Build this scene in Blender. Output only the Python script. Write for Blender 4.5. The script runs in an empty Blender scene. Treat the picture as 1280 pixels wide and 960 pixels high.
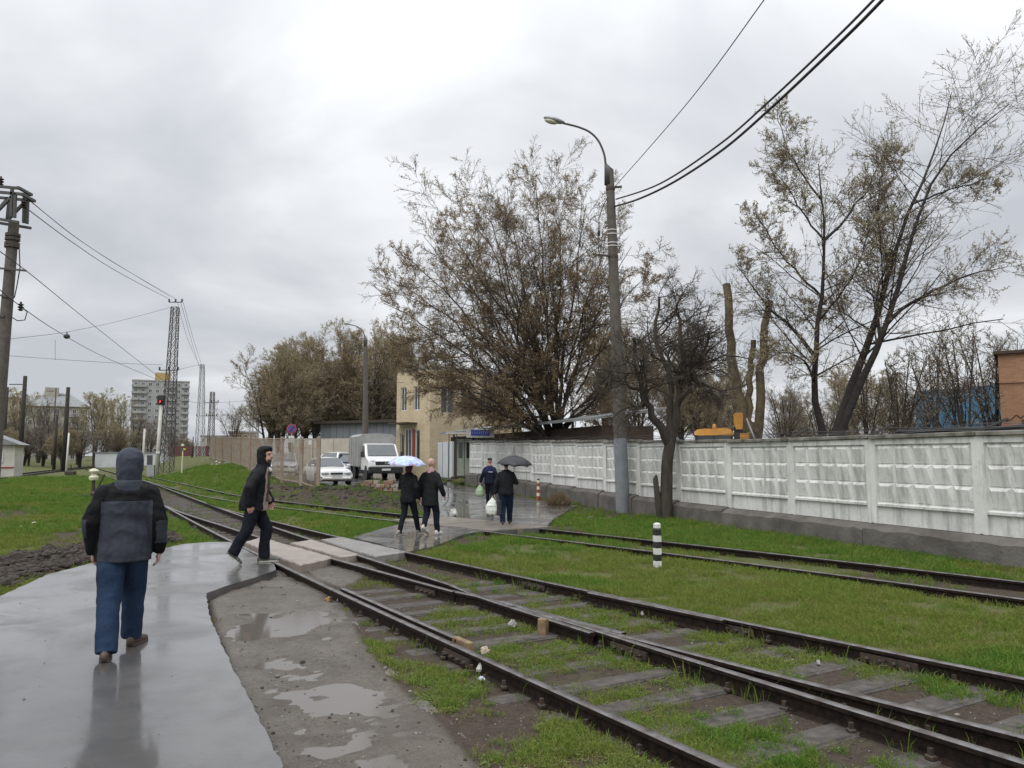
import bpy, bmesh, math, random
import numpy as np
from mathutils import Vector, Matrix, Euler
random.seed(7); RNG = np.random.default_rng(7)
scene = bpy.context.scene
col = scene.collection
# ------------------------------------------------------------------ camera, sky, sun, exposure
CH = 1.66; PITCH = math.atan(0.09)
cd = bpy.data.cameras.new('camera'); cam = bpy.data.objects.new('camera', cd); col.objects.link(cam)
cam.location = (0, 0, CH); cam.rotation_euler = (math.pi/2 + PITCH, 0, 0)
cd.sensor_width = 36; cd.sensor_fit = 'HORIZONTAL'; cd.lens = 36*1000/1280
cd.clip_start = 0.05; cd.clip_end = 6000
scene.camera = cam
SUN_EL, SUN_AZ = math.radians(52), math.radians(205)     # behind the camera, a little to the left, veiled by cloud
w = bpy.data.worlds.new('World'); scene.world = w; w.use_nodes = True
nt = w.node_tree; nt.nodes.clear()
def WN(t, **k):
    n = nt.nodes.new(t)
    for a, b in k.items(): setattr(n, a, b)
    return n
def wmath(op, a, b=None, clamp=False):
    n = WN('ShaderNodeMath', operation=op, use_clamp=clamp)
    for i, v in enumerate((a, b)):
        if v is None: continue
        if isinstance(v, (int, float)): n.inputs[i].default_value = v
        else: nt.links.new(v, n.inputs[i])
    return n.outputs[0]
sky = WN('ShaderNodeTexSky', sky_type='NISHITA'); sky.sun_disc = False
sky.sun_elevation = SUN_EL; sky.sun_rotation = SUN_AZ
tc = WN('ShaderNodeTexCoord'); sx = WN('ShaderNodeSeparateXYZ'); nt.links.new(tc.outputs['Generated'], sx.inputs[0])
zc = wmath('MAXIMUM', sx.outputs[2], 0.0)
# cloud deck: direction projected on a plane overhead
den = wmath('ADD', zc, 0.22)
cx = wmath('DIVIDE', sx.outputs[0], den); cy = wmath('DIVIDE', sx.outputs[1], den)
cb = WN('ShaderNodeCombineXYZ'); nt.links.new(cx, cb.inputs[0]); nt.links.new(cy, cb.inputs[1])
cb.inputs[2].default_value = 1.3
n1 = WN('ShaderNodeTexNoise'); n1.inputs['Scale'].default_value = 1.15; n1.inputs['Detail'].default_value = 6; n1.inputs['Roughness'].default_value = 0.5
n1.inputs['Distortion'].default_value = 0.35
nt.links.new(cb.outputs[0], n1.inputs['Vector'])
ramp = WN('ShaderNodeValToRGB'); nt.links.new(n1.outputs['Fac'], ramp.inputs[0])
e = ramp.color_ramp.elements
e[0].position = 0.37; e[0].color = (0.545, 0.570, 0.612, 1)
e[1].position = 0.64; e[1].color = (0.86, 0.878, 0.905, 1)
m_ = e.new(0.50); m_.color = (0.675, 0.697, 0.73, 1)
# overcast luminance: brighter overhead (1 + 2 sin el)
grad = wmath('ADD', wmath('ADD', wmath('MULTIPLY', zc, .0), 0.96), wmath('MULTIPLY', wmath('POWER', zc, 3.0), 2.4))
vm = WN('ShaderNodeVectorMath', operation='SCALE'); nt.links.new(ramp.outputs[0], vm.inputs[0]); nt.links.new(grad, vm.inputs['Scale'])
bg1 = WN('ShaderNodeBackground'); nt.links.new(sky.outputs[0], bg1.inputs[0]); bg1.inputs[1].default_value = 0.07
bg2 = WN('ShaderNodeBackground'); nt.links.new(vm.outputs[0], bg2.inputs[0]); bg2.inputs[1].default_value = 1.0
mx = WN('ShaderNodeMixShader'); mx.inputs[0].default_value = 0.94
nt.links.new(bg1.outputs[0], mx.inputs[1]); nt.links.new(bg2.outputs[0], mx.inputs[2])
wo = WN('ShaderNodeOutputWorld'); nt.links.new(mx.outputs[0], wo.inputs[0])
sl = bpy.data.lights.new('sun', 'SUN'); sun = bpy.data.objects.new('sun', sl); col.objects.link(sun)
sl.energy = 1.2; sl.angle = math.radians(50); sl.color = (1, 0.97, 0.93)
sd = Vector((math.sin(SUN_AZ)*math.cos(SUN_EL), math.cos(SUN_AZ)*math.cos(SUN_EL), math.sin(SUN_EL)))
sun.rotation_euler = sd.to_track_quat('Z', 'Y').to_euler(); sun.location = sd*60
vs = scene.view_settings
vs.view_transform = 'Standard'; vs.look = 'None'; vs.exposure = 0.12; vs.gamma = 1.0; vs.use_curve_mapping = False
scene.cycles.max_bounces = 6; scene.cycles.transparent_max_bounces = 8
# ------------------------------------------------------------------ photo geometry -> place
def ray(px, py):
    dx, dy = (px-640)/1000, (480-py)/1000
    return np.array([dx, math.cos(PITCH)-dy*math.sin(PITCH), math.sin(PITCH)+dy*math.cos(PITCH)])
def at(px, py, Y):
    d = ray(px, py); return d*(Y/d[1]) + np.array([0, 0, CH])
def gz(px, py, z=0.0):
    d = ray(px, py); return d*((z-CH)/d[2]) + np.array([0, 0, CH])
# ------------------------------------------------------------------ mesh helpers
class MB:
    def __init__(s): s.v = []; s.f = []; s.m = []; s.n = 0
    def add(s, v, f, m=0):
        o = s.n; s.v.extend([tuple(map(float, q)) for q in v]); s.n += len(v)
        s.f.extend([tuple(i+o for i in q) for q in f]); s.m.extend([m]*len(f)); return s
    def box(s, c, d, m=0, rz=0, taper=1.0, bev=0.0):
        hx, hy, hz = d[0]/2, d[1]/2, d[2]/2; cr, sr = math.cos(rz), math.sin(rz)
        def P(x, y, z): return (c[0]+x*cr-y*sr, c[1]+x*sr+y*cr, c[2]+z)
        if bev <= 0:
            vs_ = [P(-hx, -hy, -hz), P(hx, -hy, -hz), P(hx, hy, -hz), P(-hx, hy, -hz)]
            t = taper; vs_ += [P(-hx*t, -hy*t, hz), P(hx*t, -hy*t, hz), P(hx*t, hy*t, hz), P(-hx*t, hy*t, hz)]
            return s.add(vs_, [(3, 2, 1, 0), (4, 5, 6, 7), (0, 1, 5, 4), (1, 2, 6, 5), (2, 3, 7, 6), (3, 0, 4, 7)], m)
        b = bev; rings = []
        for z, k in ((-hz, b), (-hz+b, 0), (hz-b, 0), (hz, b)):
            x, y = hx-k, hy-k
            r = [(-x, -y+b), (-x+b, -y), (x-b, -y), (x, -y+b), (x, y-b), (x-b, y), (-x+b, y), (-x, y-b)]
            rings.append([P(q[0], q[1], z) for q in r])
        return s.loft(rings, m)
    def loft(s, rings, m=0, caps=True, close=True):
        n = len(rings[0]); v = [p for r in rings for p in r]; f = []
        for i in range(len(rings)-1):
            for j in range(n if close else n-1):
                a, b = i*n+j, i*n+(j+1) % n
                f.append((a, b, b+n, a+n))
        if caps: f.append(tuple(range(n-1, -1, -1))); f.append(tuple(range((len(rings)-1)*n, len(rings)*n)))
        return s.add(v, f, m)
    def tube(s, pts, r, n=8, m=0, caps=True):
        pts = [np.array(p, float) for p in pts]; k = len(pts)
        if not hasattr(r, '__len__'): r = [r]*k
        rings = []; u = None
        for i in range(k):
            t = pts[min(i+1, k-1)]-pts[max(i-1, 0)]; t = t/(np.linalg.norm(t)+1e-9)
            if u is None:
                a = np.array([0, 0, 1.]) if abs(t[2]) < .9 else np.array([1., 0, 0])
                u = np.cross(a, t)
            u = u-t*np.dot(u, t); u /= np.linalg.norm(u)+1e-9; vv = np.cross(t, u)
            rings.append([pts[i]+r[i]*(math.cos(2*math.pi*j/n)*u+math.sin(2*math.pi*j/n)*vv) for j in range(n)])
        return s.loft(rings, m, caps)
    def bar(s, p0, p1, w, h=None, m=0, up=(0, 0, 1)):
        p0, p1 = np.array(p0, float), np.array(p1, float); h = h or w
        t = p1-p0; t /= np.linalg.norm(t)+1e-9; a = np.array(up, float)
        if abs(np.dot(a, t)) > .95: a = np.array([1., 0, 0])
        x = np.cross(t, a); x /= np.linalg.norm(x); y = np.cross(x, t)
        q = [(-w/2, -h/2), (w/2, -h/2), (w/2, h/2), (-w/2, h/2)]
        return s.loft([[p+x*i+y*j for i, j in q] for p in (p0, p1)], m)
    def ell(s, c, r, m=0, nu=14, nv=9, R=None):
        rings = []
        for i in range(nv+1):
            th = math.pi*i/nv; th = min(max(th, 0.02), math.pi-0.02)
            ring = []
            for j in range(nu):
                ph = 2*math.pi*j/nu
                q = Vector((r[0]*math.sin(th)*math.cos(ph), r[1]*math.sin(th)*math.sin(ph), -r[2]*math.cos(th)))
                if R is not None: q = R @ q
                ring.append((c[0]+q[0], c[1]+q[1], c[2]+q[2]))
            rings.append(ring)
        return s.loft(rings, m)
    def lathe(s, prof, c=(0, 0, 0), n=14, m=0, axis='z'):
        rings = []
        for r, h in prof:
            ring = []
            for j in range(n):
                a = 2*math.pi*j/n; x, y = r*math.cos(a), r*math.sin(a)
                q = (x, y, h) if axis == 'z' else ((h, x, y) if axis == 'x' else (y, h, x))
                ring.append((c[0]+q[0], c[1]+q[1], c[2]+q[2]))
            rings.append(ring)
        return s.loft(rings, m)
    def prism(s, poly, z0, z1, m=0):
        a = sum(poly[i][0]*poly[(i+1) % len(poly)][1]-poly[(i+1) % len(poly)][0]*poly[i][1] for i in range(len(poly)))
        if a < 0: poly = poly[::-1]
        return s.loft([[(p[0], p[1], z0) for p in poly], [(p[0], p[1], z1) for p in poly]], m)
    def quad(s, a, b, c, d, m=0): return s.add([a, b, c, d], [(0, 1, 2, 3)], m)
    def build(s, name, mats, parent=None, smooth=False, angle=None, loc=None, rz=0):
        me = bpy.data.meshes.new(name); me.from_pydata(s.v, [], s.f); me.update()
        return link(name, me, mats, parent, smooth, angle, s.m, loc, rz)
def link(name, me, mats, parent=None, smooth=False, angle=None, mi=None, loc=None, rz=0):
    if not isinstance(mats, (list, tuple)): mats = [mats]
    for m in mats: me.materials.append(m)
    if mi is not None and len(mats) > 1: me.polygons.foreach_set('material_index', np.array(mi, np.int32))
    if smooth or angle:
        me.polygons.foreach_set('use_smooth', np.ones(len(me.polygons), bool))
        if angle: me.set_sharp_from_angle(angle=math.radians(angle))
    o = bpy.data.objects.new(name, me); col.objects.link(o); o.parent = parent
    if loc is not None: o.location = loc
    if rz: o.rotation_euler.z = rz
    return o
def npmesh(name, V, F, smooth=False):
    """V (n,3), F (m,4) or (m,3) arrays -> mesh, fast"""
    me = bpy.data.meshes.new(name); V = np.asarray(V, np.float32); F = np.asarray(F, np.int32); k = F.shape[1]
    me.vertices.add(len(V)); me.vertices.foreach_set('co', V.ravel())
    me.loops.add(F.size); me.loops.foreach_set('vertex_index', F.ravel())
    me.polygons.add(len(F)); me.polygons.foreach_set('loop_start', np.arange(0, F.size, k, dtype=np.int32))
    me.polygons.foreach_set('loop_total', np.full(len(F), k, np.int32))
    me.polygons.foreach_set('use_smooth', np.full(len(F), smooth, bool))
    me.update(calc_edges=True); return me
def tag(o, label=None, cat=None, group=None, kind=None):
    for k, v in (('label', label), ('category', cat), ('group', group), ('kind', kind)):
        if v: o[k] = v
    return o
def thing(name, label, cat, loc=(0, 0, 0), rz=0, group=None):
    o = bpy.data.objects.new(name, None); col.objects.link(o); o.location = [float(q) for q in loc]; o.rotation_euler.z = rz
    o.empty_display_size = .2
    return tag(o, label, cat, group)
def dup(o, parent=None, loc=None, rz=None, scale=None):
    c = o.copy(); col.objects.link(c); c.parent = parent if parent is not None else o.parent
    if loc is not None: c.location = [float(q) for q in loc]
    if rz is not None: c.rotation_euler.z = rz
    if scale is not None: c.scale = scale
    return c
# ------------------------------------------------------------------ materials
def S(r, g, b):
    f = lambda c: (c/255/12.92) if c <= 10 else ((c/255+.055)/1.055)**2.4
    return (f(r), f(g), f(b))
class NT:
    def __init__(s, name):
        s.m = bpy.data.materials.new(name); s.m.use_nodes = True; s.t = s.m.node_tree; s.t.nodes.clear()
        s.out = s.n('ShaderNodeOutputMaterial'); s.b = s.n('ShaderNodeBsdfPrincipled'); s.l(s.b.outputs[0], s.out.inputs[0])
    def n(s, t, **k):
        q = s.t.nodes.new(t)
        for a, b in k.items(): setattr(q, a, b)
        return q
    def l(s, a, b): s.t.links.new(a, b)
    def pos(s, obj=False):
        if obj: return s.n('ShaderNodeTexCoord').outputs['Object']
        return s.n('ShaderNodeNewGeometry').outputs['Position']
    def noise(s, vec, scale, detail=4, rough=.55, dist=0, stretch=None):
        if stretch:
            mp = s.n('ShaderNodeMapping'); mp.inputs['Scale'].default_value = stretch; s.l(vec, mp.inputs[0]); vec = mp.outputs[0]
        q = s.n('ShaderNodeTexNoise'); q.inputs['Scale'].default_value = scale; q.inputs['Detail'].default_value = detail
        q.inputs['Roughness'].default_value = rough; q.inputs['Distortion'].default_value = dist; s.l(vec, q.inputs['Vector']); return q.outputs['Fac']
    def ramp(s, fac, stops):
        q = s.n('ShaderNodeValToRGB'); s.l(fac, q.inputs[0]); el = q.color_ramp.elements
        for i, (p, c) in enumerate(stops):
            if isinstance(c, (int, float)): c = (c, c, c)
            x = el[i] if i < 2 else el.new(p)
            x.position = p; x.color = (*c, 1)
        return q.outputs[0]
    def mix(s, fac, a, b, blend='MIX'):
        q = s.n('ShaderNodeMix', data_type='RGBA', blend_type=blend)
        for sock, v in ((q.inputs[0], fac), (q.inputs[6], a), (q.inputs[7], b)):
            if isinstance(v, (int, float)): sock.default_value = v if sock is q.inputs[0] or sock.type == 'VALUE' else (v, v, v, 1)
            elif isinstance(v, tuple): sock.default_value = (*v, 1)
            else: s.l(v, sock)
        return q.outputs[2]
    def math(s, op, a, b=None, clamp=False):
        q = s.n('ShaderNodeMath', operation=op, use_clamp=clamp)
        for i, v in enumerate((a, b)):
            if v is None: continue
            if isinstance(v, (int, float)): q.inputs[i].default_value = v
            else: s.l(v, q.inputs[i])
        return q.outputs[0]
    def bump(s, h, strength=.3, dist=.01, chain=None):
        q = s.n('ShaderNodeBump'); q.inputs['Strength'].default_value = strength; q.inputs['Distance'].default_value = dist
        s.l(h, q.inputs['Height'])
        if chain is not None: s.l(chain, q.inputs['Normal'])
        return q.outputs[0]
    def set(s, **k):
        names = dict(col='Base Color', rough='Roughness', metal='Metallic', normal='Normal', coat='Coat Weight', coatr='Coat Roughness', coatior='Coat IOR',
                     spec='Specular IOR Level', emit='Emission Color', emits='Emission Strength', trans='Transmission Weight', ior='IOR', alpha='Alpha')
        for a, v in k.items():
            sock = s.b.inputs[names[a]]
            if isinstance(v, (int, float)): sock.default_value = v
            elif isinstance(v, tuple): sock.default_value = (*v, 1)
            else: s.l(v, sock)
        return s
def mat(name, c, rough=.7, c2=None, sc=4, lo=.35, hi=.68, bump=0, bsc=None, bd=.01, metal=0, coat=0, coatr=.1, spec=.5, obj=False, stretch=None, emit=None, emits=0):
    t = NT(name); p = t.pos(obj)
    if c2 is None: c2 = tuple(q*.72 for q in c)
    f = t.noise(p, sc, 6, .6, stretch=stretch)
    t.set(col=t.mix(t.ramp(f, [(lo, 0.), (hi, 1.)]), c, c2), rough=rough, metal=metal, coat=coat, coatr=coatr, spec=spec)
    if bump: t.set(normal=t.bump(t.noise(p, bsc or sc*6, 5), bump, bd))
    if emit: t.set(emit=emit, emits=emits)
    return t.m
MT = {}
def defmats():
    M = MT
    # wet asphalt: grey, with a film of rain water in shallow patches
    for nm, c, c2, wet in (('asphalt_path', (.150, .141, .130), (.080, .075, .069), .5), ('asphalt_road', (.15, .142, .132), (.095, .09, .085), .5)):
        t = NT(nm); p = t.pos()
        big = t.noise(p, .8, 5, .6, .8); mid = t.noise(p, 2.3, 5, .6); fine = t.noise(p, 90, 3, .7); agg = t.noise(p, 260, 2, .8)
        c_ = t.mix(t.ramp(big, [(.38, 0.), (.62, 1.)]), c, c2)
        c_ = t.mix(t.ramp(mid, [(.45, 0.), (.75, .5)]), c_, tuple(q*.75 for q in c2))
        c_ = t.mix(t.ramp(agg, [(.35, .5), (.6, 0.)]), c_, (.03, .03, .03)); c_ = t.mix(t.ramp(t.noise(p, 45, 4, .7), [(.55, 0.), (.75, .4)]), c_, (.26, .25, .24))
        film = t.ramp(t.noise(p, .9, 5, .6, .8), [(.32, 0.), (.54, 1.)]); c_ = t.mix(t.math('MULTIPLY', film, .55), c_, tuple(q*.62 for q in c2))
        t.set(col=c_, rough=t.ramp(mid, [(.3, .34), (.7, .52)]), spec=.6, coat=t.math('ADD', t.math('MULTIPLY', film, .55), .45, True), coatr=t.ramp(film, [(0, .28), (1, .085)]), coatior=1.45)
        t.set(normal=t.bump(t.math('ADD', fine, t.math('MULTIPLY', agg, .6)), .28, .005, t.bump(t.noise(p, 1.1, 3), .10, .05, t.bump(t.noise(p, 16, 5, .65), .22, .012))))
        M[nm] = t.m
    # open ground: grass soil / mud / bare dirt from the zone attribute
    t = NT('ground_soil'); p = t.pos(); za = t.n('ShaderNodeVertexColor', layer_name='zone'); sp = t.n('ShaderNodeSeparateColor'); t.l(za.outputs[0], sp.inputs[0])
    br = t.noise(p, 2.2, 6, .65, .4); fi = t.noise(p, 14, 6, .7); vf = t.noise(p, 70, 4, .75)
    def edge(ch, a=.9):
        return t.ramp(t.math('ADD', ch, t.math('MULTIPLY', t.math('SUBTRACT', t.math('ADD', t.math('MULTIPLY', br, .6), t.math('MULTIPLY', fi, .4)), .5), a)), [(.38, 0.), (.62, 1.)])
    grass = t.mix(t.ramp(fi, [(.35, 0.), (.7, 1.)]), (.085, .112, .03), (.135, .145, .05))
    grass = t.mix(t.ramp(br, [(.44, 0.), (.66, .85)]), grass, (.15, .125, .065))
    grass = t.mix(t.ramp(vf, [(.4, .5), (.6, 0.)]), grass, (.03, .035, .012))
    soil = t.mix(t.ramp(fi, [(.35, 0.), (.7, 1.)]), (.072, .053, .038), (.032, .023, .016))
    soil = t.mix(t.ramp(vf, [(.45, 0.), (.8, .6)]), soil, (.15, .13, .11))
    mud = t.mix(t.ramp(br, [(.35, 0.), (.7, 1.)]), (.165, .145, .122), (.098, .082, .067))
    mud = t.mix(t.ramp(fi, [(.48, 0.), (.7, .7)]), mud, (.075, .062, .05)); mud = t.mix(t.ramp(vf, [(.5, 0.), (.75, .7)]), mud, (.05, .042, .035))
    em = edge(sp.outputs[1], .7); es = edge(sp.outputs[2], 1.0)
    c_ = t.mix(es, grass, soil); c_ = t.mix(em, c_, mud)
    wetm = t.ramp(t.noise(p, 1.6, 5, .6, .5), [(.4, .0), (.62, 1.)])
    t.set(col=c_, spec=.2, rough=t.mix(em, .9, t.ramp(wetm, [(0, .48), (1, .20)])))
    t.set(normal=t.bump(t.math('ADD', fi, t.math('MULTIPLY', vf, .5)), .7, .03))
    M['ground'] = t.m
    t = NT('puddle_water'); p = t.pos()
    t.set(col=(.125, .11, .095), rough=.09, spec=.5, ior=1.33, normal=t.bump(t.noise(p, 9, 2), .04, .01)); M['water'] = t.m
    # concrete of the crossing slabs
    for nm, c, c2 in (('slab_pink', (.40, .335, .285), (.27, .225, .195)), ('slab_grey', (.31, .295, .275), (.2, .19, .18)), ('slab_beige', (.26, .225, .185), (.16, .14, .12))):
        t = NT(nm); p = t.pos(); a = t.noise(p, 3, 6, .65); b = t.noise(p, 40, 4, .7)
        c_ = t.mix(t.ramp(a, [(.35, 0.), (.68, 1.)]), c, c2); c_ = t.mix(t.ramp(b, [(.3, .6), (.48, 0.)]), c_, (.07, .055, .045))
        t.set(col=c_, rough=.42, coat=.45, coatr=.22, normal=t.bump(b, .5, .012)); M[nm] = t.m
    # rails
    t = NT('rail_steel'); p = t.pos(); g = t.n('ShaderNodeNewGeometry'); s3 = t.n('ShaderNodeSeparateXYZ'); t.l(g.outputs['Normal'], s3.inputs[0])
    t.set(col=t.mix(t.ramp(t.noise(p, 18, 5), [(.35, 0.), (.7, 1.)]), (.011, .0085, .0075), (.032, .021, .016)), rough=.6, spec=.12, normal=t.bump(t.noise(p, 60, 4), .4, .006)); M['rail'] = t.m
    t = NT('rail_head'); p = t.pos()
    t.set(col=t.mix(t.ramp(t.noise(p, 7, 5), [(.4, 0.), (.65, 1.)]), (.20, .19, .185), (.09, .07, .06)), rough=.33, metal=.55, normal=t.bump(t.noise(p, 50, 3), .15, .003)); M['railtop'] = t.m
    M['sleeper'] = mat('sleeper_wood', (.10, .086, .075), .8, (.035, .028, .024), 9, bump=.7, bsc=30, bd=.015, stretch=(1, 1, 1))
    M['wood'] = mat('raw_wood', (.27, .19, .10), .7, (.13, .085, .045), 14, bump=.3)
    M['iron'] = mat('dark_iron', (.035, .03, .027), .55, (.07, .045, .03), 20, bump=.3)
    # white-washed fence concrete with runs of dirt
    t = NT('whitewash'); p = t.pos(); a = t.noise(p, 1.3, 6, .65); s1 = t.noise(p, 1.0, 6, .7, 0, (5.5, 5.5, .55)); b = t.noise(p, 7, 6, .7); vf = t.noise(p, 34, 4, .7)
    c_ = t.mix(t.ramp(a, [(.35, 0.), (.7, 1.)]), (.74, .74, .70), (.60, .60, .565))
    c_ = t.mix(t.ramp(s1, [(.49, 0.), (.66, .75)]), c_, (.31, .305, .28))
    c_ = t.mix(t.ramp(b, [(.55, 0.), (.72, .6)]), c_, (.36, .35, .31)); c_ = t.mix(t.ramp(vf, [(.24, .8), (.36, 0.)]), c_, (.13, .12, .1))
    t.set(col=c_, rough=.85, normal=t.bump(b, .25, .015)); M['whitewash'] = t.m
    M['oldconcrete'] = mat('old_concrete', (.24, .23, .21), .85, (.11, .105, .09), 2.5, bump=.5, bsc=20, bd=.02)
    M['coping'] = mat('mossy_coping', (.27, .26, .225), .9, (.07, .066, .05), 3.5, bump=.5, bsc=25, bd=.02)
    M['plinth'] = mat('plinth_concrete', (.15, .138, .122), .85, (.075, .067, .057), 1.9, bump=.5, bsc=15, bd=.03)
    M['pole'] = mat('pole_concrete', (.135, .118, .10), .9, (.085, .073, .062), 6, bump=.4, bsc=40)
    M['polegrey'] = mat('pole_grey_paint', (.24, .26, .28), .6, (.19, .20, .215), 5, bump=.15)
    M['galv'] = mat('galvanised_steel', (.40, .41, .42), .5, (.27, .275, .28), 8, metal=.3)
    M['darksteel'] = mat('dark_painted_steel', (.05, .05, .052), .5, (.085, .075, .065), 9)
    M['rust'] = mat('rusty_steel', (.27, .19, .125), .8, (.16, .095, .055), 3.0, bump=.3)
    M['rustpale'] = mat('pale_rusty_steel', (.34, .31, .27), .75, (.25, .165, .10), 2.2, bump=.2)
    M['cable'] = mat('black_cable', (.02, .02, .022), .5)
    M['white'] = mat('white_paint', (.72, .72, .70), .55, (.55, .54, .51), 9)
    M['black'] = mat('black_paint', (.02, .02, .021), .55, (.035, .033, .03), 9)
    M['redpaint'] = mat('red_paint', (.36, .05, .035), .6, (.2, .05, .035), 9)
    M['cream'] = mat('cream_paint', (.70, .68, .50), .6, (.55, .53, .40), 9)
    M['yellow'] = mat('yellow_paint', (.72, .55, .06), .5, (.6, .45, .06), 9)
    M['teal'] = mat('green_paint', (.03, .13, .11), .5, (.02, .08, .08), 9)
    M['orange'] = mat('orange_yellow_paint', (.62, .29, .03), .5, (.48, .21, .03), 5, coat=.4)
    M['glass'] = mat('window_glass', (.035, .045, .05), .08, (.06, .072, .08), 2, spec=.7)
    M['carglass'] = mat('car_glass', (.03, .038, .042), .06, (.05, .06, .065), 2, spec=.8, coat=.6, coatr=.03)
    M['tyre'] = mat('tyre_rubber', (.018, .018, .018), .8)
    M['plastic'] = mat('black_plastic', (.03, .031, .033), .5)
    M['chrome'] = mat('bright_metal', (.55, .55, .56), .25, metal=.9)
    M['lamp'] = mat('headlamp_glass', (.62, .64, .66), .12, (.4, .42, .44), 12, coat=1, coatr=.05)
    M['redlamp'] = mat('red_tail_lamp', (.35, .03, .03), .25, coat=.6)
    M['bark'] = mat('grey_brown_bark', (.075, .06, .047), .9, (.036, .029, .023), 7, bump=.8, bsc=30, bd=.03, stretch=(1, 1, .3))
    M['barkdark'] = mat('dark_wet_bark', (.042, .034, .029), .85, (.02, .017, .015), 7, bump=.8, bsc=30, bd=.03)
    M['barklichen'] = mat('lichen_bark', (.19, .155, .085), .9, (.075, .058, .04), 3.2, bump=.9, bsc=26, bd=.03)
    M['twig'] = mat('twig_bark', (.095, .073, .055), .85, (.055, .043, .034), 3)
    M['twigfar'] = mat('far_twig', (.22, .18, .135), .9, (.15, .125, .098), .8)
    def leafm(nm, a, b):
        t = NT(nm); p = t.pos(); t.set(col=t.mix(t.ramp(t.noise(p, 1.7, 4), [(.35, 0.), (.68, 1.)]), a, b), rough=.7, spec=.12); tr_ = t.n('ShaderNodeBsdfTranslucent'); tr_.inputs[0].default_value = (*a, 1); ms = t.n('ShaderNodeMixShader'); ms.inputs[0].default_value = .3; t.l(t.b.outputs[0], ms.inputs[1]); t.l(tr_.outputs[0], ms.inputs[2]); t.l(ms.outputs[0], t.out.inputs[0]); M[nm] = t.m
    leafm('bud', (.36, .27, .155), (.25, .185, .105)); leafm('budgreen', (.44, .38, .25), (.31, .27, .17)); leafm('budfar', (.20, .155, .075), (.125, .10, .055))
    leafm('budolive', (.38, .31, .18), (.27, .22, .13)); leafm('budgold', (.42, .35, .17), (.30, .26, .13))
    leafm('blade', (.145, .215, .035), (.205, .225, .055)); leafm('bladedry', (.265, .225, .09), (.18, .185, .055)); leafm('weed', (.14, .215, .045), (.21, .25, .07))
    leafm('bladelush', (.09, .19, .028), (.135, .205, .04))
defmats()
# ------------------------------------------------------------------ numpy noise
def _h(ix, iy, s):
    n = (ix.astype(np.int64)*374761393 + iy.astype(np.int64)*668265263 + s*1442695041) & 0x7fffffff
    n = ((n ^ (n >> 13))*1274126177) & 0x7fffffff
    return ((n ^ (n >> 16)) & 0xffff)/65535.0
def vnoise(x, y, s=0):
    ix, iy = np.floor(x), np.floor(y); fx, fy = x-ix, y-iy; fx = fx*fx*(3-2*fx); fy = fy*fy*(3-2*fy)
    a, b, c, d = _h(ix, iy, s), _h(ix+1, iy, s), _h(ix, iy+1, s), _h(ix+1, iy+1, s)
    return (a*(1-fx)+b*fx)*(1-fy)+(c*(1-fx)+d*fx)*fy
def fbm(x, y, sc=1., o=4, s=0):
    r = 0; a = .5; t = 0
    for i in range(o): r = r+a*vnoise(x*sc, y*sc, s+i*17); t += a; a *= .5; sc *= 2.07
    return r/t
def inpoly(x, y, poly):
    r = np.zeros(x.shape, bool); n = len(poly)
    for i in range(n):
        x0, y0 = poly[i][:2]; x1, y1 = poly[(i+1) % n][:2]
        if y0 == y1: continue
        c = ((y0 > y) != (y1 > y)) & (x < (x1-x0)*(y-y0)/(y1-y0)+x0); r ^= c
    return r
def polydist(x, y, poly):
    d = np.full(x.shape, 1e9); n = len(poly)
    for i in range(n):
        a = np.array(poly[i][:2]); b = np.array(poly[(i+1) % n][:2]); e_ = b-a; L = e_@e_+1e-12
        t = np.clip(((x-a[0])*e_[0]+(y-a[1])*e_[1])/L, 0, 1)
        d = np.minimum(d, np.hypot(x-a[0]-t*e_[0], y-a[1]-t*e_[1]))
    return np.where(inpoly(x, y, poly), d, -d)
def sstep(a, b, x): t = np.clip((x-a)/(b-a), 0, 1); return t*t*(3-2*t)
# ------------------------------------------------------------------ railway alignment (X as a function of distance Y)
PA = [(142,598),(209.7,634),(264,666),(292.5,677.7),(324.5,691.7),(358,707.5),(402.5,729),(433.8,744),(506,777),(561,804.5),(617,832),(700,864.6),(762,892.6),(825,920),(900,949.7)]
PD = [(200,609),(274,633),(305,643),(340,650.5),(402,667),(427,671),(509,689),(540,697),(600,709),(660,721.5),(700,730),(780,750),(900,773),(1036,800),(1192,828),(1280,846.5)]
PE = [(227,615),(264,621),(300,626),(345.6,634),(380,639),(418,642.5),(496,650),(622,664),(700,673.6),(825,689),(900,698),(1036,716),(1280,742)]
PF = [(197,603),(242.5,609.7),(300,619),(347,626),(384,631),(449,638),(534,646),(669,659.5),(700,663),(900,685.7),(1149,715),(1280,727)]
def fitfn(pts, deg, lo, hi):
    P = np.array([gz(*q) for q in pts]); c = np.polyfit(P[:, 1], P[:, 0], deg); dc = np.polyder(c)
    def f(Y):
        Y = np.asarray(Y, float); Yc = np.clip(Y, lo, hi)
        return np.polyval(c, Yc)+np.polyval(dc, Yc)*(Y-Yc)
    return f
GAUGE = 1.44
fA = fitfn(PA, 3, 4.4, 58)
_ys = np.concatenate([np.arange(-4, 60, .25), np.arange(60, 300, 2.)])
def offset_fn(f, d):
    x = f(_ys); s_ = np.gradient(x, _ys); n = np.hypot(1, s_)
    X, Y = x+d/n, _ys-d*s_/n; o = np.argsort(Y); X, Y = X[o], Y[o]
    return lambda q: np.interp(q, Y, X)
_fD0 = fitfn(PD, 3, 6.0, 40); _fDA = offset_fn(fA, GAUGE)
def fD(Y):
    Y = np.asarray(Y, float); k = sstep(20, 29, Y); return _fD0(Y)*(1-k)+_fDA(Y)*k
fC = _fDA
fB = offset_fn(lambda y: fD(y), -1.385)
PM = [((a, b)) for a, b in PE]
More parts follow.
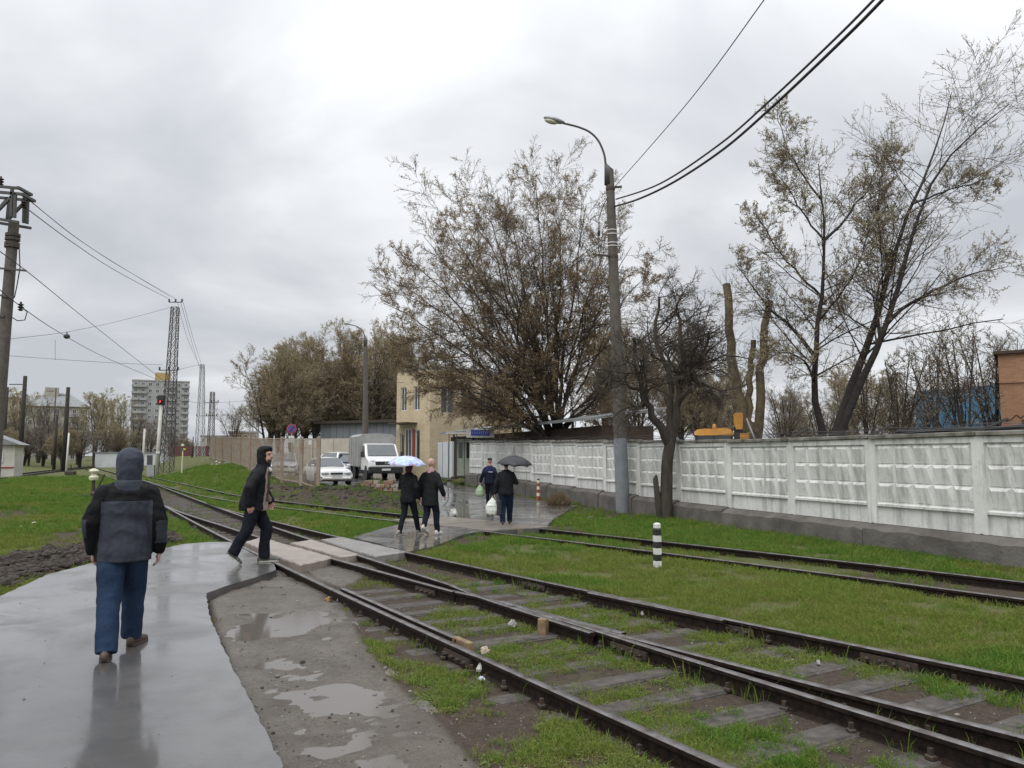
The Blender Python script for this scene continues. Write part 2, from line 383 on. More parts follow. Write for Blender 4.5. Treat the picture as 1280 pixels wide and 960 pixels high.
_cE = np.array([gz(*q) for q in PE]); _cF = np.array([gz(*q) for q in PF])
_s = np.linspace(10.9, 50, 80)
_xc = (np.interp(_s, _cE[::-1, 1], _cE[::-1, 0])+np.interp(_s, _cF[::-1, 1], _cF[::-1, 0]))/2
_cc = np.polyfit(_s[_s < 38], _xc[_s < 38], 3); _dc = np.polyder(_cc)
def fM(Y):
    Y = np.asarray(Y, float); Yc = np.clip(Y, 11, 36); return np.polyval(_cc, Yc)+np.polyval(_dc, Yc)*(Y-Yc)
fE = offset_fn(fM, -.70); fF = offset_fn(fM, .70)
# ------------------------------------------------------------------ terrain
_PX = np.array([-400, 0, 84, 150, 185, 215, 243, 300, 347, 384, 449, 534, 669, 1280, 1600.])
_Y0 = np.array([60, 76, 116, 185, 150, 75, 47, 37.5, 33, 30.5, 27.5, 25, 21.5, 13, 12.])
_SX = np.array([-400, 140, 185, 225, 330, 400, 445, 560, 650, 1600.]); _SL = np.array([.03, .012, .012, .034, .034, .019, .011, .011, .0, .0])
BUMPS = []
for (px, py, h_, r_) in [(a, b, c*.6, d) for a, b, c, d in [(392,622,.35,1.6),(420,622,.42,1.5),(440,618,.5,1.3),(452,624,.42,1.0),(475,628,.35,1.2),(495,632,.30,1.0),(370,615,.3,1.4),(352,607,.3,1.6)]]:
    p_ = gz(px, py); BUMPS.append((p_[0], p_[1], h_, r_))
WX0, WY0, WSL = 7.74, 13.28, -.338          # foot of the concrete fence: X = WX0 + WSL (Y - WY0)
def wallX(Y): return WX0+WSL*(np.asarray(Y, float)-WY0)
def zg(X, Y):
    X = np.asarray(X, float); Y = np.asarray(Y, float); Ys = np.maximum(Y, .5)
    px = 640+1000*X/Ys
    a, d, e, f = fA(Y), fD(Y), fE(Y), fF(Y)
    z = np.full(X.shape, -.125)
    z = z-.02*sstep(-.3, .1, X-a)+.065*sstep(.06, .35, X-d)-.05*sstep(-.3, .0, X-e)+.06*sstep(.05, .5, X-f)
    bank = np.interp(px, _SX, _SL)*np.maximum(0, Ys-np.interp(px, _PX, _Y0)); bank = 1.9*np.tanh(bank/1.9)
    z = z+np.where(Y > 3, bank, 0)
    for bx, by, bh, br_ in BUMPS:
        r2 = ((X-bx)**2+(Y-by)**2)/br_**2
        z = z+bh*np.exp(-r2)*(.25+1.5*fbm(X, Y, 2.2, 4, 5))
    dw = wallX(Y)-X                       # ground steps up behind the fence's plinth
    z = z+.42*sstep(.1, -.3, dw)*sstep(60, 48, Y)
    amp = np.where((X > a-.2) & (X < d+.1), .012, .03)
    return z+(fbm(X, Y, .55, 3, 11)-.5)*amp*1.6+(fbm(X, Y, 3.1, 3, 23)-.5)*amp*.7
def zs(X, Y): return float(zg(np.array([X]), np.array([Y]))[0])
def G(px, py):
    d = ray(px, py); t = np.concatenate([np.linspace(1, 60, 6000), np.linspace(60, 400, 3000)]); P = d[None]*t[:, None]+np.array([0, 0, CH])
    b = P[:, 2] < zg(P[:, 0], P[:, 1])
    i = np.argmax(b) if b.any() else len(t)-1
    return P[i]
# ------------------------------------------------------------------ areas on the ground
def zpoly(pts, z=0): return [tuple(gz(x, y, z)[:2]) for x, y in pts]
PATH = zpoly([(230,680),(262,677.5),(292,677.5)])
_yk = np.linspace(gz(292, 677.5)[1], gz(352, 705)[1], 7)
PATH += [(float(fA(y))-.075, float(y)) for y in _yk]
PATH += zpoly([(345,712),(318,722),(287,731),(258,741.5),(261,768),(283,818),(318,888),(354,958)]) + [(-1.05, 3.0), (-.2, .5), (.1, -6), (-14, -6), (-9, 6.2)]
PATH += zpoly([(0,745),(60,718),(130,700),(200,686)])
_R = [(441,671),(470,662),(496,655.5),(515,651),(533,645.5),(538,640),(524,632),(506,625),(500,613),(472,604),(444,610),(428,614),(410,611),(385,606)]
ROAD = [tuple(gz(x, y)[:2]) for x, y in _R]+[tuple(q) for q in ((-14.5, 46.5), (-20, 60), (-14, 66), (-3.0, 55.5))]
ROAD += [(float(wallX(y))-.55, float(y)) for y in (52, 46, 40, 36, 33)]
ROAD += [tuple(gz(x, y)[:2]) for x, y in [(700,629),(722,631.5),(713,635),(704,641),(690,650),(684,657),(674,660.5),(648,661),(619,663.5),(594,664.5),(578,668),(558,676),(535,684),(511,689),(480,681),(458,675)]]
MUD = zpoly([(262,742),(320,722),(352,708),(372,714),(398,727),(424,752),(446,800),(480,845),(530,893),(590,960),(600,1100),(420,1250),(340,960),(285,820)], -.12)
MUD2 = zpoly([(374,705),(440,694),(482,702),(455,718),(428,733),(400,724)], -.12)
DUG = zpoly([(-60,712),(40,694),(125,680),(215,672),(232,679),(190,688),(130,700),(60,718),(-60,760)], -.12)
BARE = [zpoly(q, -.12) for q in ([(60,668),(130,656),(215,660),(215,676),(120,684),(50,690)], [(700,636),(740,634),(830,640),(925,646),(930,652),(850,650),(770,648),(715,642)],
        [(300,618),(400,604),(505,622),(540,640),(520,648),(440,638),(380,634),(330,628)], [(1060,716),(1280,734),(1280,746),(1060,728)], [(-60,640),(40,636),(60,642),(-40,652)],
        [(610,664),(690,658),(740,668),(720,674),(640,668)], [(560,678),(660,664),(640,672),(560,690)])]
ROADSIDE_HOLE = zpoly([(545,634),(575,627),(600,630),(612,637),(592,645),(560,651),(538,649)])
def roadz(X, Y):
    z = zg(X, Y); k = sstep(fF(Y)+.3, fF(Y)+3.0, X)*sstep(19, 26, Y)
    hol = sstep(-.1, .35, polydist(X, Y, ROADSIDE_HOLE))
    return -.010*(1-k)+(np.maximum(z+.05, -.01))*k-.05*hol
# ------------------------------------------------------------------ ground sheet
def axis(c0, c1, d0, g, lim0, lim1):
    a = list(np.arange(c0, c1, d0)); d = d0
    while a[-1] < lim1: d *= g; a.append(a[-1]+d)
    d = d0; b = [c0]
    while b[-1] > lim0: d *= g; b.append(b[-1]-d)
    return np.array(b[:0:-1]+a)
gx = axis(-6.5, 8.0, .065, 1.07, -2500, 2500); gy = axis(2.6, 17, .065, 1.045, -40, 4000)
XX, YY = np.meshgrid(gx, gy); SH = XX.shape; X, Y = XX.ravel(), YY.ravel()
near = (np.abs(X) < 80) & (Y < 200)
Z = zg(np.clip(X, -400, 400), np.clip(Y, -20, 400))
dpath = np.full(X.shape, -9.); droad = dpath.copy(); dmud = dpath.copy(); ddug = dpath.copy(); dbare = dpath.copy()
i_ = near.nonzero()[0]
dpath[i_] = polydist(X[i_], Y[i_], PATH); droad[i_] = polydist(X[i_], Y[i_], ROAD)
dmud[i_] = np.maximum(polydist(X[i_], Y[i_], MUD), polydist(X[i_], Y[i_], MUD2)); ddug[i_] = polydist(X[i_], Y[i_], DUG)
for q in BARE: dbare[i_] = np.maximum(dbare[i_], polydist(X[i_], Y[i_], q))
mudm = sstep(-.25, .2, dmud); dugm = sstep(-.15, .15, ddug)
fn = fbm(X, Y, 1.3, 4, 41); fn2 = fbm(X, Y, 5.0, 3, 43)
mudp = sstep(-.05, .5, dmud); Z = Z+mudm*((fn-.5)*.045+(fn2-.5)*.045+(fbm(X, Y, 11., 2, 44)-.5)*.014)+.02*mudm*(1-mudp)+.035*mudm*sstep(8.6, 10.2, Y)*sstep(.1, .5, fn+.15)+dugm*((fbm(X, Y, 3.2, 4, 47)-.30)*.30)
Z = np.where(dpath > 0, -.16, Z); rz_ = roadz(X, Y); Z = np.where(droad > -.02, np.minimum(Z, rz_-.05), Z)
Z = np.where((dpath <= 0) & (dpath > -.6) & (dmud > -.3), Z-.0, Z)
intrack = (X > fA(Y)-.25) & (X < fD(Y)+.15) & (Y < 70); intrack2 = (X > fE(Y)-.2) & (X < fF(Y)+.2) & (Y < 80)
soil = np.maximum(np.where(intrack, .66+.12*sstep(9, 14, Y), np.where(intrack2, .42, .12)), np.maximum(dugm, .8*sstep(-.5, .3, dbare)))
edgeA = sstep(2.6, 1.6, fA(Y)-X)*(X < fA(Y))*(Y < 15); soil = np.maximum(soil, .74*edgeA)
soil = np.maximum(soil, .75*sstep(.5, .0, np.abs(dpath))*(dpath < 0))
soil = np.maximum(soil, .62*sstep(.35, -.1, droad*-1)*(droad < 0)*(droad > -.4))
for bx, by, bh, br_ in BUMPS: soil = np.maximum(soil, .68*np.exp(-((X-bx)**2+(Y-by)**2)/br_**2*.9))
soil = np.maximum(soil, .35*(Y > 70)); soil = np.where((X > wallX(Y)+.4) & (Y < 60), .8, soil)
F = np.arange(SH[0]*SH[1]).reshape(SH); F = np.stack([F[:-1, :-1], F[:-1, 1:], F[1:, 1:], F[1:, :-1]], -1).reshape(-1, 4)
me = npmesh('ground', np.stack([X, Y, Z], 1), F, True)
ca = me.color_attributes.new('zone', 'FLOAT_COLOR', 'POINT')
ca.data.foreach_set('color', np.stack([1-soil, mudm, soil, np.ones_like(X)], 1).astype(np.float32).ravel())
ground = tag(link('ground', me, MT['ground']), 'muddy grassy open ground around the tracks', None, None, 'structure')
# ------------------------------------------------------------------ paved sheets
def sheet(name, poly, zf, m, step, depth=.16, lab=None, jag=0.0):
    bm = bmesh.new()
    if jag:
        q = []
        for i in range(len(poly)):
            a, b = np.array(poly[i]), np.array(poly[(i+1) % len(poly)]); L = np.linalg.norm(b-a)
            k = int(min(40, max(1, L/.12))) if L < 8 else 1; n_ = np.array([b[1]-a[1], a[0]-b[0]])/(L+1e-9)
            for j in range(k):
                p = a+(b-a)*j/k; q.append(p+n_*(0 if j == 0 else random.uniform(-jag, jag)))
        poly = q
    f0 = bm.faces.new([bm.verts.new((p[0], p[1], 0)) for p in poly])
    if f0.normal.z < 0: bm.normal_update()
    xs = [p[0] for p in poly]; ys = [p[1] for p in poly]
    for k, (lo, hi) in enumerate(((min(xs), max(xs)), (min(ys), max(ys)))):
        v = lo+step
        while v < hi:
            nrm = (1, 0, 0) if k == 0 else (0, 1, 0); co = (v, 0, 0) if k == 0 else (0, v, 0)
            bmesh.ops.bisect_plane(bm, geom=bm.verts[:]+bm.edges[:]+bm.faces[:], plane_co=co, plane_no=nrm); v += step
    bmesh.ops.recalc_face_normals(bm, faces=bm.faces[:])
    if sum(f.normal.z for f in bm.faces) < 0: bmesh.ops.reverse_faces(bm, faces=bm.faces[:])
    V = np.array([v.co[:] for v in bm.verts]); zz = zf(V[:, 0], V[:, 1])
    for v, z in zip(bm.verts, zz): v.co.z = z
    be = [e_ for e_ in bm.edges if e_.is_boundary]
    r = bmesh.ops.extrude_edge_only(bm, edges=be)
    for v in r['geom']:
        if isinstance(v, bmesh.types.BMVert): v.co.z -= depth
    bmesh.ops.recalc_face_normals(bm, faces=bm.faces[:])
    if sum(f.normal.z*f.calc_area() for f in bm.faces) < 0: bmesh.ops.reverse_faces(bm, faces=bm.faces[:])
    me = bpy.data.meshes.new(name); bm.to_mesh(me); bm.free()
    o = link(name, me, m, smooth=True, angle=40); tag(o, lab, None, None, 'structure'); return o
sheet('footpath', PATH, lambda x, y: (fbm(x, y, .5, 2, 61)-.5)*.006, MT['asphalt_path'], .45, .17, 'wet grey asphalt footpath leading to the crossing', .010)
sheet('road', ROAD, roadz, MT['asphalt_road'], .8, .2, 'wet asphalt yard and crossing beyond the rails', .03)
wp = [q for q in zpoly([(250,742),(345,708),(378,712),(436,760),(470,820),(560,900),(640,980),(640,1150),(420,1300),(330,960),(275,820)], -.127)]
o = MB().add([(p[0], p[1], -.1215) for p in wp], [tuple(range(len(wp)))]).build('mud_puddle', MT['water']); tag(o, 'shallow rain puddles lying in the muddy strip', None, None, 'structure')
if o.data.polygons[0].normal.z < 0: o.data.flip_normals()
c_ = np.mean(ROADSIDE_HOLE, 0); o = MB()
zz_ = float(roadz(np.array([c_[0]]), np.array([c_[1]]))[0])+.012
o.add([(p[0], p[1], zz_) for p in ROADSIDE_HOLE], [tuple(range(len(ROADSIDE_HOLE)))]); o = o.build('road_puddle', MT['water']); tag(o, 'rain puddle in a broken hollow of the asphalt', None, None, 'structure')
if o.data.polygons[0].normal.z < 0: o.data.flip_normals()
# crossing slabs
def slab(pts, m, label, z=.012, t=.14):
    bm = bmesh.new(); P = [np.array(gz(x, y, z)[:2]) for x, y in pts]; q = []
    for i in range(len(P)):
        a, b = P[i], P[(i+1) % len(P)]; k = max(2, int(np.linalg.norm(b-a)/.09)); n_ = np.array([b[1]-a[1], a[0]-b[0]])/np.linalg.norm(b-a)
        for j in range(k): q.append(a+(b-a)*j/k+n_*random.uniform(-.014, .014))
    c = np.mean(q, 0); mb = MB()
    rings = [[(p[0], p[1], z-t) for p in q], [(p[0], p[1], z-.02) for p in q], [(*(c+(p-c)*.985), z) for p in q]]
    mb.loft(rings); o = mb.build('crossing_slab', m); tag(o, label, 'concrete slab', 'concrete slabs laid between the rails of the crossing')
    if sum(f.normal.z*f.area for f in o.data.polygons if abs(f.normal.z) > .9 and f.center.z > z-.005) < 0: o.data.flip_normals()
def between(f0, f1, o0, o1, ya, yb):          # slab outline that follows two rails, as photo-plane free world polygon
    n = 5; ys = np.linspace(ya, yb, n); return None
slab([(306,677.5),(327,671),(352,679),(384,687.5),(415,696.5),(396,701),(374,705.5),(345,694.5),(325,685.5)], MT['slab_pink'], 'pinkish worn concrete slab nearest the footpath between the rails')
slab([(362,678.5),(389,674.5),(420,683.5),(448,692.5),(424,695.5),(395,687)], MT['slab_pink'], 'narrow pinkish concrete slab in the middle of the crossing')
slab([(401,674),(427,671),(468,680),(507,689),(468,694.5),(440,687)], MT['slab_grey'], 'grey wet concrete slab beside the far rail of the turnout')
def railslab(f0, f1, y0, y1, lab, m):
    ys = np.linspace(y0, y1, 4); P = [(float(f0(y))+.16, y) for y in ys]+[(float(f1(y))-.16, y+.9) for y in ys[::-1]]
    mb = MB().prism(P, -.15, .004); o = mb.build('crossing_slab', m); tag(o, lab, 'concrete slab', 'concrete slabs laid between the rails of the crossing')
railslab(fE, fF, 18.1, 19.7, 'beige concrete slab between the far rails at the right of the crossing', MT['slab_beige'])
railslab(fE, fF, 19.75, 21.2, 'beige concrete slab between the far rails behind the walking couple', MT['slab_beige'])
# ------------------------------------------------------------------ grass
tuftc = bpy.data.collections.new('tuft_shapes')
def tuft(name, n, h, rad, wd, lean, m, rng):
    V = []; Fq = []
    for i in range(n):
        a = rng.random()*6.283; r = rad*math.sqrt(rng.random()); bx, by = r*math.cos(a), r*math.sin(a)
        hh = h*(.45+.75*rng.random()); l = lean*(.3+rng.random()); la = rng.random()*6.283; wa = rng.random()*6.283
        wx, wy = wd*math.cos(wa)/2, wd*math.sin(wa)/2; mx_, my_ = bx+l*hh*.35*math.cos(la), by+l*hh*.35*math.sin(la); tx, ty = bx+l*hh*math.cos(la), by+l*hh*math.sin(la)
        o = len(V); V += [(bx-wx, by-wy, -.02), (bx+wx, by+wy, -.02), (mx_+wx*.8, my_+wy*.8, hh*.55), (mx_-wx*.8, my_-wy*.8, hh*.55), (tx, ty, hh*(1-.25*l))]
        Fq += [(o, o+1, o+2, o+3), (o+3, o+2, o+4)]
    me = bpy.data.meshes.new(name); me.from_pydata(V, [], Fq); me.materials.append(m)
    o = bpy.data.objects.new(name, me); return o
def rosette(name, n, h, rad, m, rng):
    V = []; Fq = []
    for i in range(n):
        a = rng.random()*6.283; r = rad*(.3+.7*rng.random()); hh = h*(.4+.8*rng.random()); s_ = .0035+.005*rng.random()
        cx_, cy_ = r*math.cos(a), r*math.sin(a); ux, uy = math.cos(a), math.sin(a); px_, py_ = -uy, ux; o = len(V)
        V += [(cx_-ux*s_*1.3, cy_-uy*s_*1.3, hh*.85), (cx_+px_*s_, cy_+py_*s_, hh), (cx_+ux*s_*1.3, cy_+uy*s_*1.3, hh*.93), (cx_-px_*s_, cy_-py_*s_, hh*1.02)]
        Fq.append((o, o+1, o+2, o+3))
        o = len(V); V += [(0, 0, -.01), (.003, 0, -.01), (cx_, cy_, hh*.9)]; Fq.append((o, o+1, o+2))
    me = bpy.data.meshes.new(name); me.from_pydata(V, [], Fq); me.materials.append(m)
    return bpy.data.objects.new(name, me)
def scatter(name, label, P, sc, protos, seed):
    cc = bpy.data.collections.new(name+'_shapes')
    for o in protos: cc.objects.link(o)
    me = bpy.data.meshes.new(name); me.vertices.add(len(P)); me.vertices.foreach_set('co', P.astype(np.float32).ravel())
    at_ = me.attributes.new('sz', 'FLOAT', 'POINT'); at_.data.foreach_set('value', sc.astype(np.float32))
    r = np.random.default_rng(seed).random(len(P))*6.283; at2 = me.attributes.new('rot', 'FLOAT_VECTOR', 'POINT')
    rr = np.random.default_rng(seed+1).normal(0, .12, (len(P), 2)); at2.data.foreach_set('vector', np.stack([rr[:, 0], rr[:, 1], r], 1).astype(np.float32).ravel())
    o = bpy.data.objects.new(name, me); col.objects.link(o); tag(o, label, None, None, 'stuff')
    ng = bpy.data.node_groups.new(name+'_nodes', 'GeometryNodeTree')
    ng.interface.new_socket('Geometry', in_out='INPUT', socket_type='NodeSocketGeometry'); ng.interface.new_socket('Geometry', in_out='OUTPUT', socket_type='NodeSocketGeometry')
    N = ng.nodes; gi = N.new('NodeGroupInput'); go = N.new('NodeGroupOutput'); ip = N.new('GeometryNodeInstanceOnPoints'); ci = N.new('GeometryNodeCollectionInfo')
    ci.inputs['Collection'].default_value = cc; ci.inputs['Separate Children'].default_value = True; ci.inputs['Reset Children'].default_value = True
    ip.inputs['Pick Instance'].default_value = True
    a1 = N.new('GeometryNodeInputNamedAttribute'); a1.data_type = 'FLOAT'; a1.inputs[0].default_value = 'sz'
    a2 = N.new('GeometryNodeInputNamedAttribute'); a2.data_type = 'FLOAT_VECTOR'; a2.inputs[0].default_value = 'rot'
    L = ng.links.new; L(gi.outputs[0], ip.inputs['Points']); L(ci.outputs[0], ip.inputs['Instance']); L(a1.outputs[0], ip.inputs['Scale']); L(a2.outputs[0], ip.inputs['Rotation']); L(ip.outputs[0], go.inputs[0])
    md = o.modifiers.new('scatter', 'NODES'); md.node_group = ng
    return o
def ground_z(X, Y):
    ix = np.interp(X, gx, np.arange(len(gx))); iy = np.interp(Y, gy, np.arange(len(gy))); Zm = Z.reshape(SH)
    i0 = np.clip(ix.astype(int), 0, len(gx)-2); j0 = np.clip(iy.astype(int), 0, len(gy)-2); u, v = ix-i0, iy-j0
    return (Zm[j0, i0]*(1-u)+Zm[j0, i0+1]*u)*(1-v)+(Zm[j0+1, i0]*(1-u)+Zm[j0+1, i0+1]*u)*v
def sample_field(arr, X, Y):
    Zm = arr.reshape(SH); i0 = np.clip(np.round(np.interp(X, gx, np.arange(len(gx)))).astype(int), 0, len(gx)-1); j0 = np.clip(np.round(np.interp(Y, gy, np.arange(len(gy)))).astype(int), 0, len(gy)-1)
    return Zm[j0, i0]
r_ = np.random.default_rng(3); N_ = 420000
ang = r_.uniform(-.74, .74, N_); rr = np.exp(r_.uniform(math.log(3.4), math.log(75), N_)); X_, Y_ = rr*np.sin(ang), rr*np.cos(ang)
so = sample_field(soil, X_, Y_); mu = sample_field(mudm, X_, Y_); dp = sample_field(dpath, X_, Y_); dr = sample_field(droad, X_, Y_)
cl = fbm(X_, Y_, 1.5, 4, 91); cl2 = fbm(X_, Y_, 6, 3, 93)
dens = np.clip(1.12-so*1.25, 0, 1); itk = (X_ > fA(Y_)-.05) & (X_ < fD(Y_)+.05)
dens = np.where(itk, np.clip((cl-.38)*5, 0, 1)*np.clip((cl2-.28)*3, 0, 1)*np.where((Y_ > 9.5) & (Y_ < 13), .35, .8)*np.where(Y_ > 13.5, .12, 1), dens*np.clip(.22+(cl-.34)*3.4, .08, 1))
eA = (X_ < fA(Y_)-.02) & (X_ > fA(Y_)-1.7) & (Y_ < 14); dens = np.where(eA, np.clip((cl-.40)*5, 0, .8)*np.clip((cl2-.30)*3.5, 0, 1)*sstep(1.9, .3, fA(Y_)-X_), dens)
it2 = (X_ > fE(Y_)-.1) & (X_ < fF(Y_)+.1); dens = np.where(it2, dens*np.clip((cl-.42)*6, 0.05, 1), dens)
for f_ in (fA, fB, fC, fD, fE, fF): dens = np.where(np.abs(X_-f_(Y_)) < .10, 0, dens)
dens = dens*(mu < .4)*(dp < -.04)*(dr < -.03)*(X_ < wallX(Y_)-.2); keep = r_.random(N_) < dens*(.35+.65*cl2)
X_, Y_, rr, cl, itk, eA = X_[keep], Y_[keep], rr[keep], cl[keep], itk[keep], eA[keep]
P_ = np.stack([X_, Y_, ground_z(X_, Y_)], 1)
rt = random.Random(5)
lush = fbm(X_, Y_, .35, 3, 97)+.25*sstep(12, 20, Y_)+.15*(X_ > fF(Y_)) > .64
wd_ = (itk | eA) & (np.random.default_rng(8).random(len(X_)) < .45)
sz = (.75+.5*np.random.default_rng(9).random(len(X_)))*(.75+rr/22.)
protA = [tuft('grass_tuft', 16, .055, .055, .0042, .9, MT['blade'], rt), tuft('grass_tuft', 13, .045, .06, .0045, 1.1, MT['bladedry'], rt), tuft('grass_tuft', 18, .06, .05, .0042, .8, MT['blade'], rt)]
protB = [tuft('lush_tuft', 18, .07, .055, .005, .7, MT['bladelush'], rt), tuft('lush_tuft', 16, .06, .06, .0048, .8, MT['blade'], rt)]
protC = [rosette('weed', 20, .024, .05, MT['weed'], rt), rosette('weed', 18, .016, .06, MT['weed'], rt), tuft('weed_tuft', 14, .05, .05, .0045, 1., MT['weed'], rt)]
a_ = ~wd_ & ~lush; scatter('grass', 'short worn grass over the open ground', P_[a_], sz[a_], protA, 21)
a_ = ~wd_ & lush; scatter('lush_grass', 'fresh green grass growing thick beside the tracks', P_[a_], sz[a_], protB, 22)
scatter('weeds', 'low leafy weeds between the rails and sleepers', P_[wd_], sz[wd_]*.95, protC, 23)
# clods of dug soil, grit on the path
r_ = np.random.default_rng(71); X_ = []; Y_ = []
for poly, n in ((DUG, 1500),):
    q = np.array(poly); x = r_.uniform(q[:, 0].min(), q[:, 0].max(), n*4); y = r_.uniform(q[:, 1].min(), q[:, 1].max(), n*4); k = inpoly(x, y, poly) & (sample_field(dpath, x, y) < -.05); X_.append(x[k]); Y_.append(y[k])
for bx, by, bh, br_ in BUMPS: X_.append(r_.normal(bx, br_*.55, 130)); Y_.append(r_.normal(by, br_*.55, 130))
CLX, CLY = np.concatenate(X_), np.concatenate(Y_)
k = sample_field(droad, CLX, CLY) < -.1; CLX, CLY = CLX[k], CLY[k]
# taller tufts by rails
yy_ = np.random.default_rng(31).uniform(4.2, 12, 260); ff = np.random.default_rng(32).integers(0, 4, 260); xo = np.random.default_rng(33).normal(0, .05, 260)
x_ = np.array([float((fA, fB, fC, fD)[f_](y)) for f_, y in zip(ff, yy_)])+np.where(ff == 0, -.14, .14)*np.where(np.random.default_rng(34).random(260) < .5, 1, -1)+xo
k_ = (yy_ < 8.5) | (ff == 3); x_, yy_ = x_[k_], yy_[k_]
scatter('tall_grass', 'taller grass blades growing against the rails', np.stack([x_, yy_, ground_z(x_, yy_)], 1), np.random.default_rng(35).uniform(.6, 1.3, len(x_)), [tuft('tall_tuft', 7, .15, .03, .006, .5, MT['blade'], rt), tuft('tall_tuft', 5, .19, .03, .006, .4, MT['bladelush'], rt)], 24)
# small stones and clods in mud and track bed
r_ = np.random.default_rng(51); N_ = 11000; ang = r_.uniform(-.7, .7, N_); rr = np.exp(r_.uniform(math.log(3.6), math.log(32), N_)); X_, Y_ = rr*np.sin(ang), rr*np.cos(ang)
k_ = ((sample_field(soil, X_, Y_) > .42) | (sample_field(mudm, X_, Y_) > .4)) & (sample_field(dpath, X_, Y_) < -.02) & (sample_field(droad, X_, Y_) < -.02); X_, Y_ = X_[k_], Y_[k_]
def stone(name, m, rnd):
    mb = MB(); mb.ell((0, 0, .2), (1, .8, .55), 0, 6, 4)
    mb.v = [(a*(1+rnd.uniform(-.2, .2)), b*(1+rnd.uniform(-.2, .2)), c*(1+rnd.uniform(-.2, .2))) for a, b, c in mb.v]
    me = bpy.data.meshes.new(name); me.from_pydata(mb.v, [], mb.f); me.materials.append(m); return bpy.data.objects.new(name, me)
ms1 = mat('stone_grey', (.20, .185, .165), .75, (.10, .09, .08), 30); ms2 = mat('clod_brown', (.055, .042, .032), .85, (.035, .027, .02), 30); ms3 = mat('stone_pale', (.27, .25, .22), .75, (.2, .18, .16), 30)
scatter('soil_clods', 'dark dug clods of soil beside path and yard', np.stack([CLX, CLY, ground_z(CLX, CLY)], 1), np.random.default_rng(72).gamma(1.6, .022, len(CLX))+.012, [stone('clod', ms2, rt), stone('clod', ms2, rt), stone('clod', ms2, rt)], 26)
r_g = np.random.default_rng(73); x = r_g.uniform(-6, -.3, 900); y = r_g.uniform(3.4, 13, 900); k = sample_field(dpath, x, y) > .03; x, y = x[k], y[k]
scatter('path_grit', 'fine grit and crumbs lying on the wet path', np.stack([x, y, np.full(len(x), .0)], 1), r_g.gamma(1., .0016, len(x))+.001, [stone('grit', ms1, rt), stone('grit', ms2, rt)], 27)
scatter('gravel', 'small stones and clods strewn over mud and track bed', np.stack([X_, Y_, ground_z(X_, Y_)], 1), r_.gamma(1.2, .0036, len(X_))+.0025, [stone('stone', ms1, rt), stone('stone', ms2, rt), stone('stone', ms2, rt), stone('stone', ms3, rt)], 25)
# ------------------------------------------------------------------ tracks
def rail_mesh(P, h=.15, head=.07, foot=.125, top=0.):
    prof = [(-foot/2, -h), (foot/2, -h), (foot/2, -h+.012), (.012, -h+.03), (.010, -.045), (head/2, -.034), (head/2, -.006), (head/2-.008, 0), (-head/2+.008, 0), (-head/2, -.006), (-head/2, -.034), (-.010, -.045), (-.012, -h+.03), (-foot/2, -h+.012)]
    P = np.array(P); T = np.gradient(P, axis=0); T /= np.linalg.norm(T, axis=1)[:, None]; Nn = np.stack([T[:, 1], -T[:, 0]], 1)
    n = len(prof); V = []; F = []; mi = []
    for p, q in zip(P, Nn):
        for a, b in prof: V.append((p[0]+q[0]*a, p[1]+q[1]*a, top+b))
    for i in range(len(P)-1):
        for j in range(n):
            a, b = i*n+j, i*n+(j+1) % n; F.append((a, a+n, b+n, b)); mi.append(1 if j in (6, 7, 8) else 0)
    F.append(tuple(range(n))); F.append(tuple((len(P)-1)*n+k for k in range(n-1, -1, -1))); mi += [0, 0]
    mb = MB(); mb.v = V; mb.f = F; mb.m = mi; return mb
def rail(f, y0, y1, parent, name='rail', dx=0., top=0., **k):
    ys = list(np.arange(y0, min(y1, 30), .4))+list(np.arange(max(30, y0), y1, 2.)); ys = [y for y in ys if y < y1]+[y1]
    P = [(float(f(y))+(dx(y) if callable(dx) else dx), y) for y in ys]
    return rail_mesh(P, top=top, **k).build(name, [MT['rail'], MT['railtop']], parent, angle=50)
YF = 9.05                                   # distance of the frog, where the two inner rails cross
to = thing('railway_turnout', 'dark railway turnout with two diverging tracks crossing the foreground', 'railway track', (0, 0, 0))
rail(fA, 1.2, 120, to); rail(fD, 3.4, 120, to)
rail(fC, 1.8, YF+.35, to, top=-.001); rail(fB, 2.6, YF-.05, to, top=-.002)
rail(fC, YF+1.35, 28.5, to, 'closure_rail'); rail(fB, YF+1.0, 27.0, to, 'closure_rail')
rail(fC, YF-1.3, YF+1.5, to, 'wing_rail', dx=lambda y: -.11 if y < YF+.6 else -.11+(y-YF-.6)*.12, top=-.003)
rail(fB, YF-1.3, YF+1.2, to, 'wing_rail', dx=lambda y: .11 if y < YF+.5 else .11-(y-YF-.5)*.15, top=-.004)
rail(fA, gz(565, 800)[1], gz(433, 736)[1], to, 'check_rail', dx=.135, top=.012)
rail(fD, gz(905, 776)[1], gz(745, 741)[1], to, 'check_rail', dx=-.135, top=.01)
slp = MB().box((0, 0, -.09), (1, .24, .18), bev=.015)
slp.v = [(x, y+random.uniform(-.012, .012), z+random.uniform(-.006, .006)) for x, y, z in slp.v]
sl0 = None; y = 3.3; n_s = 0
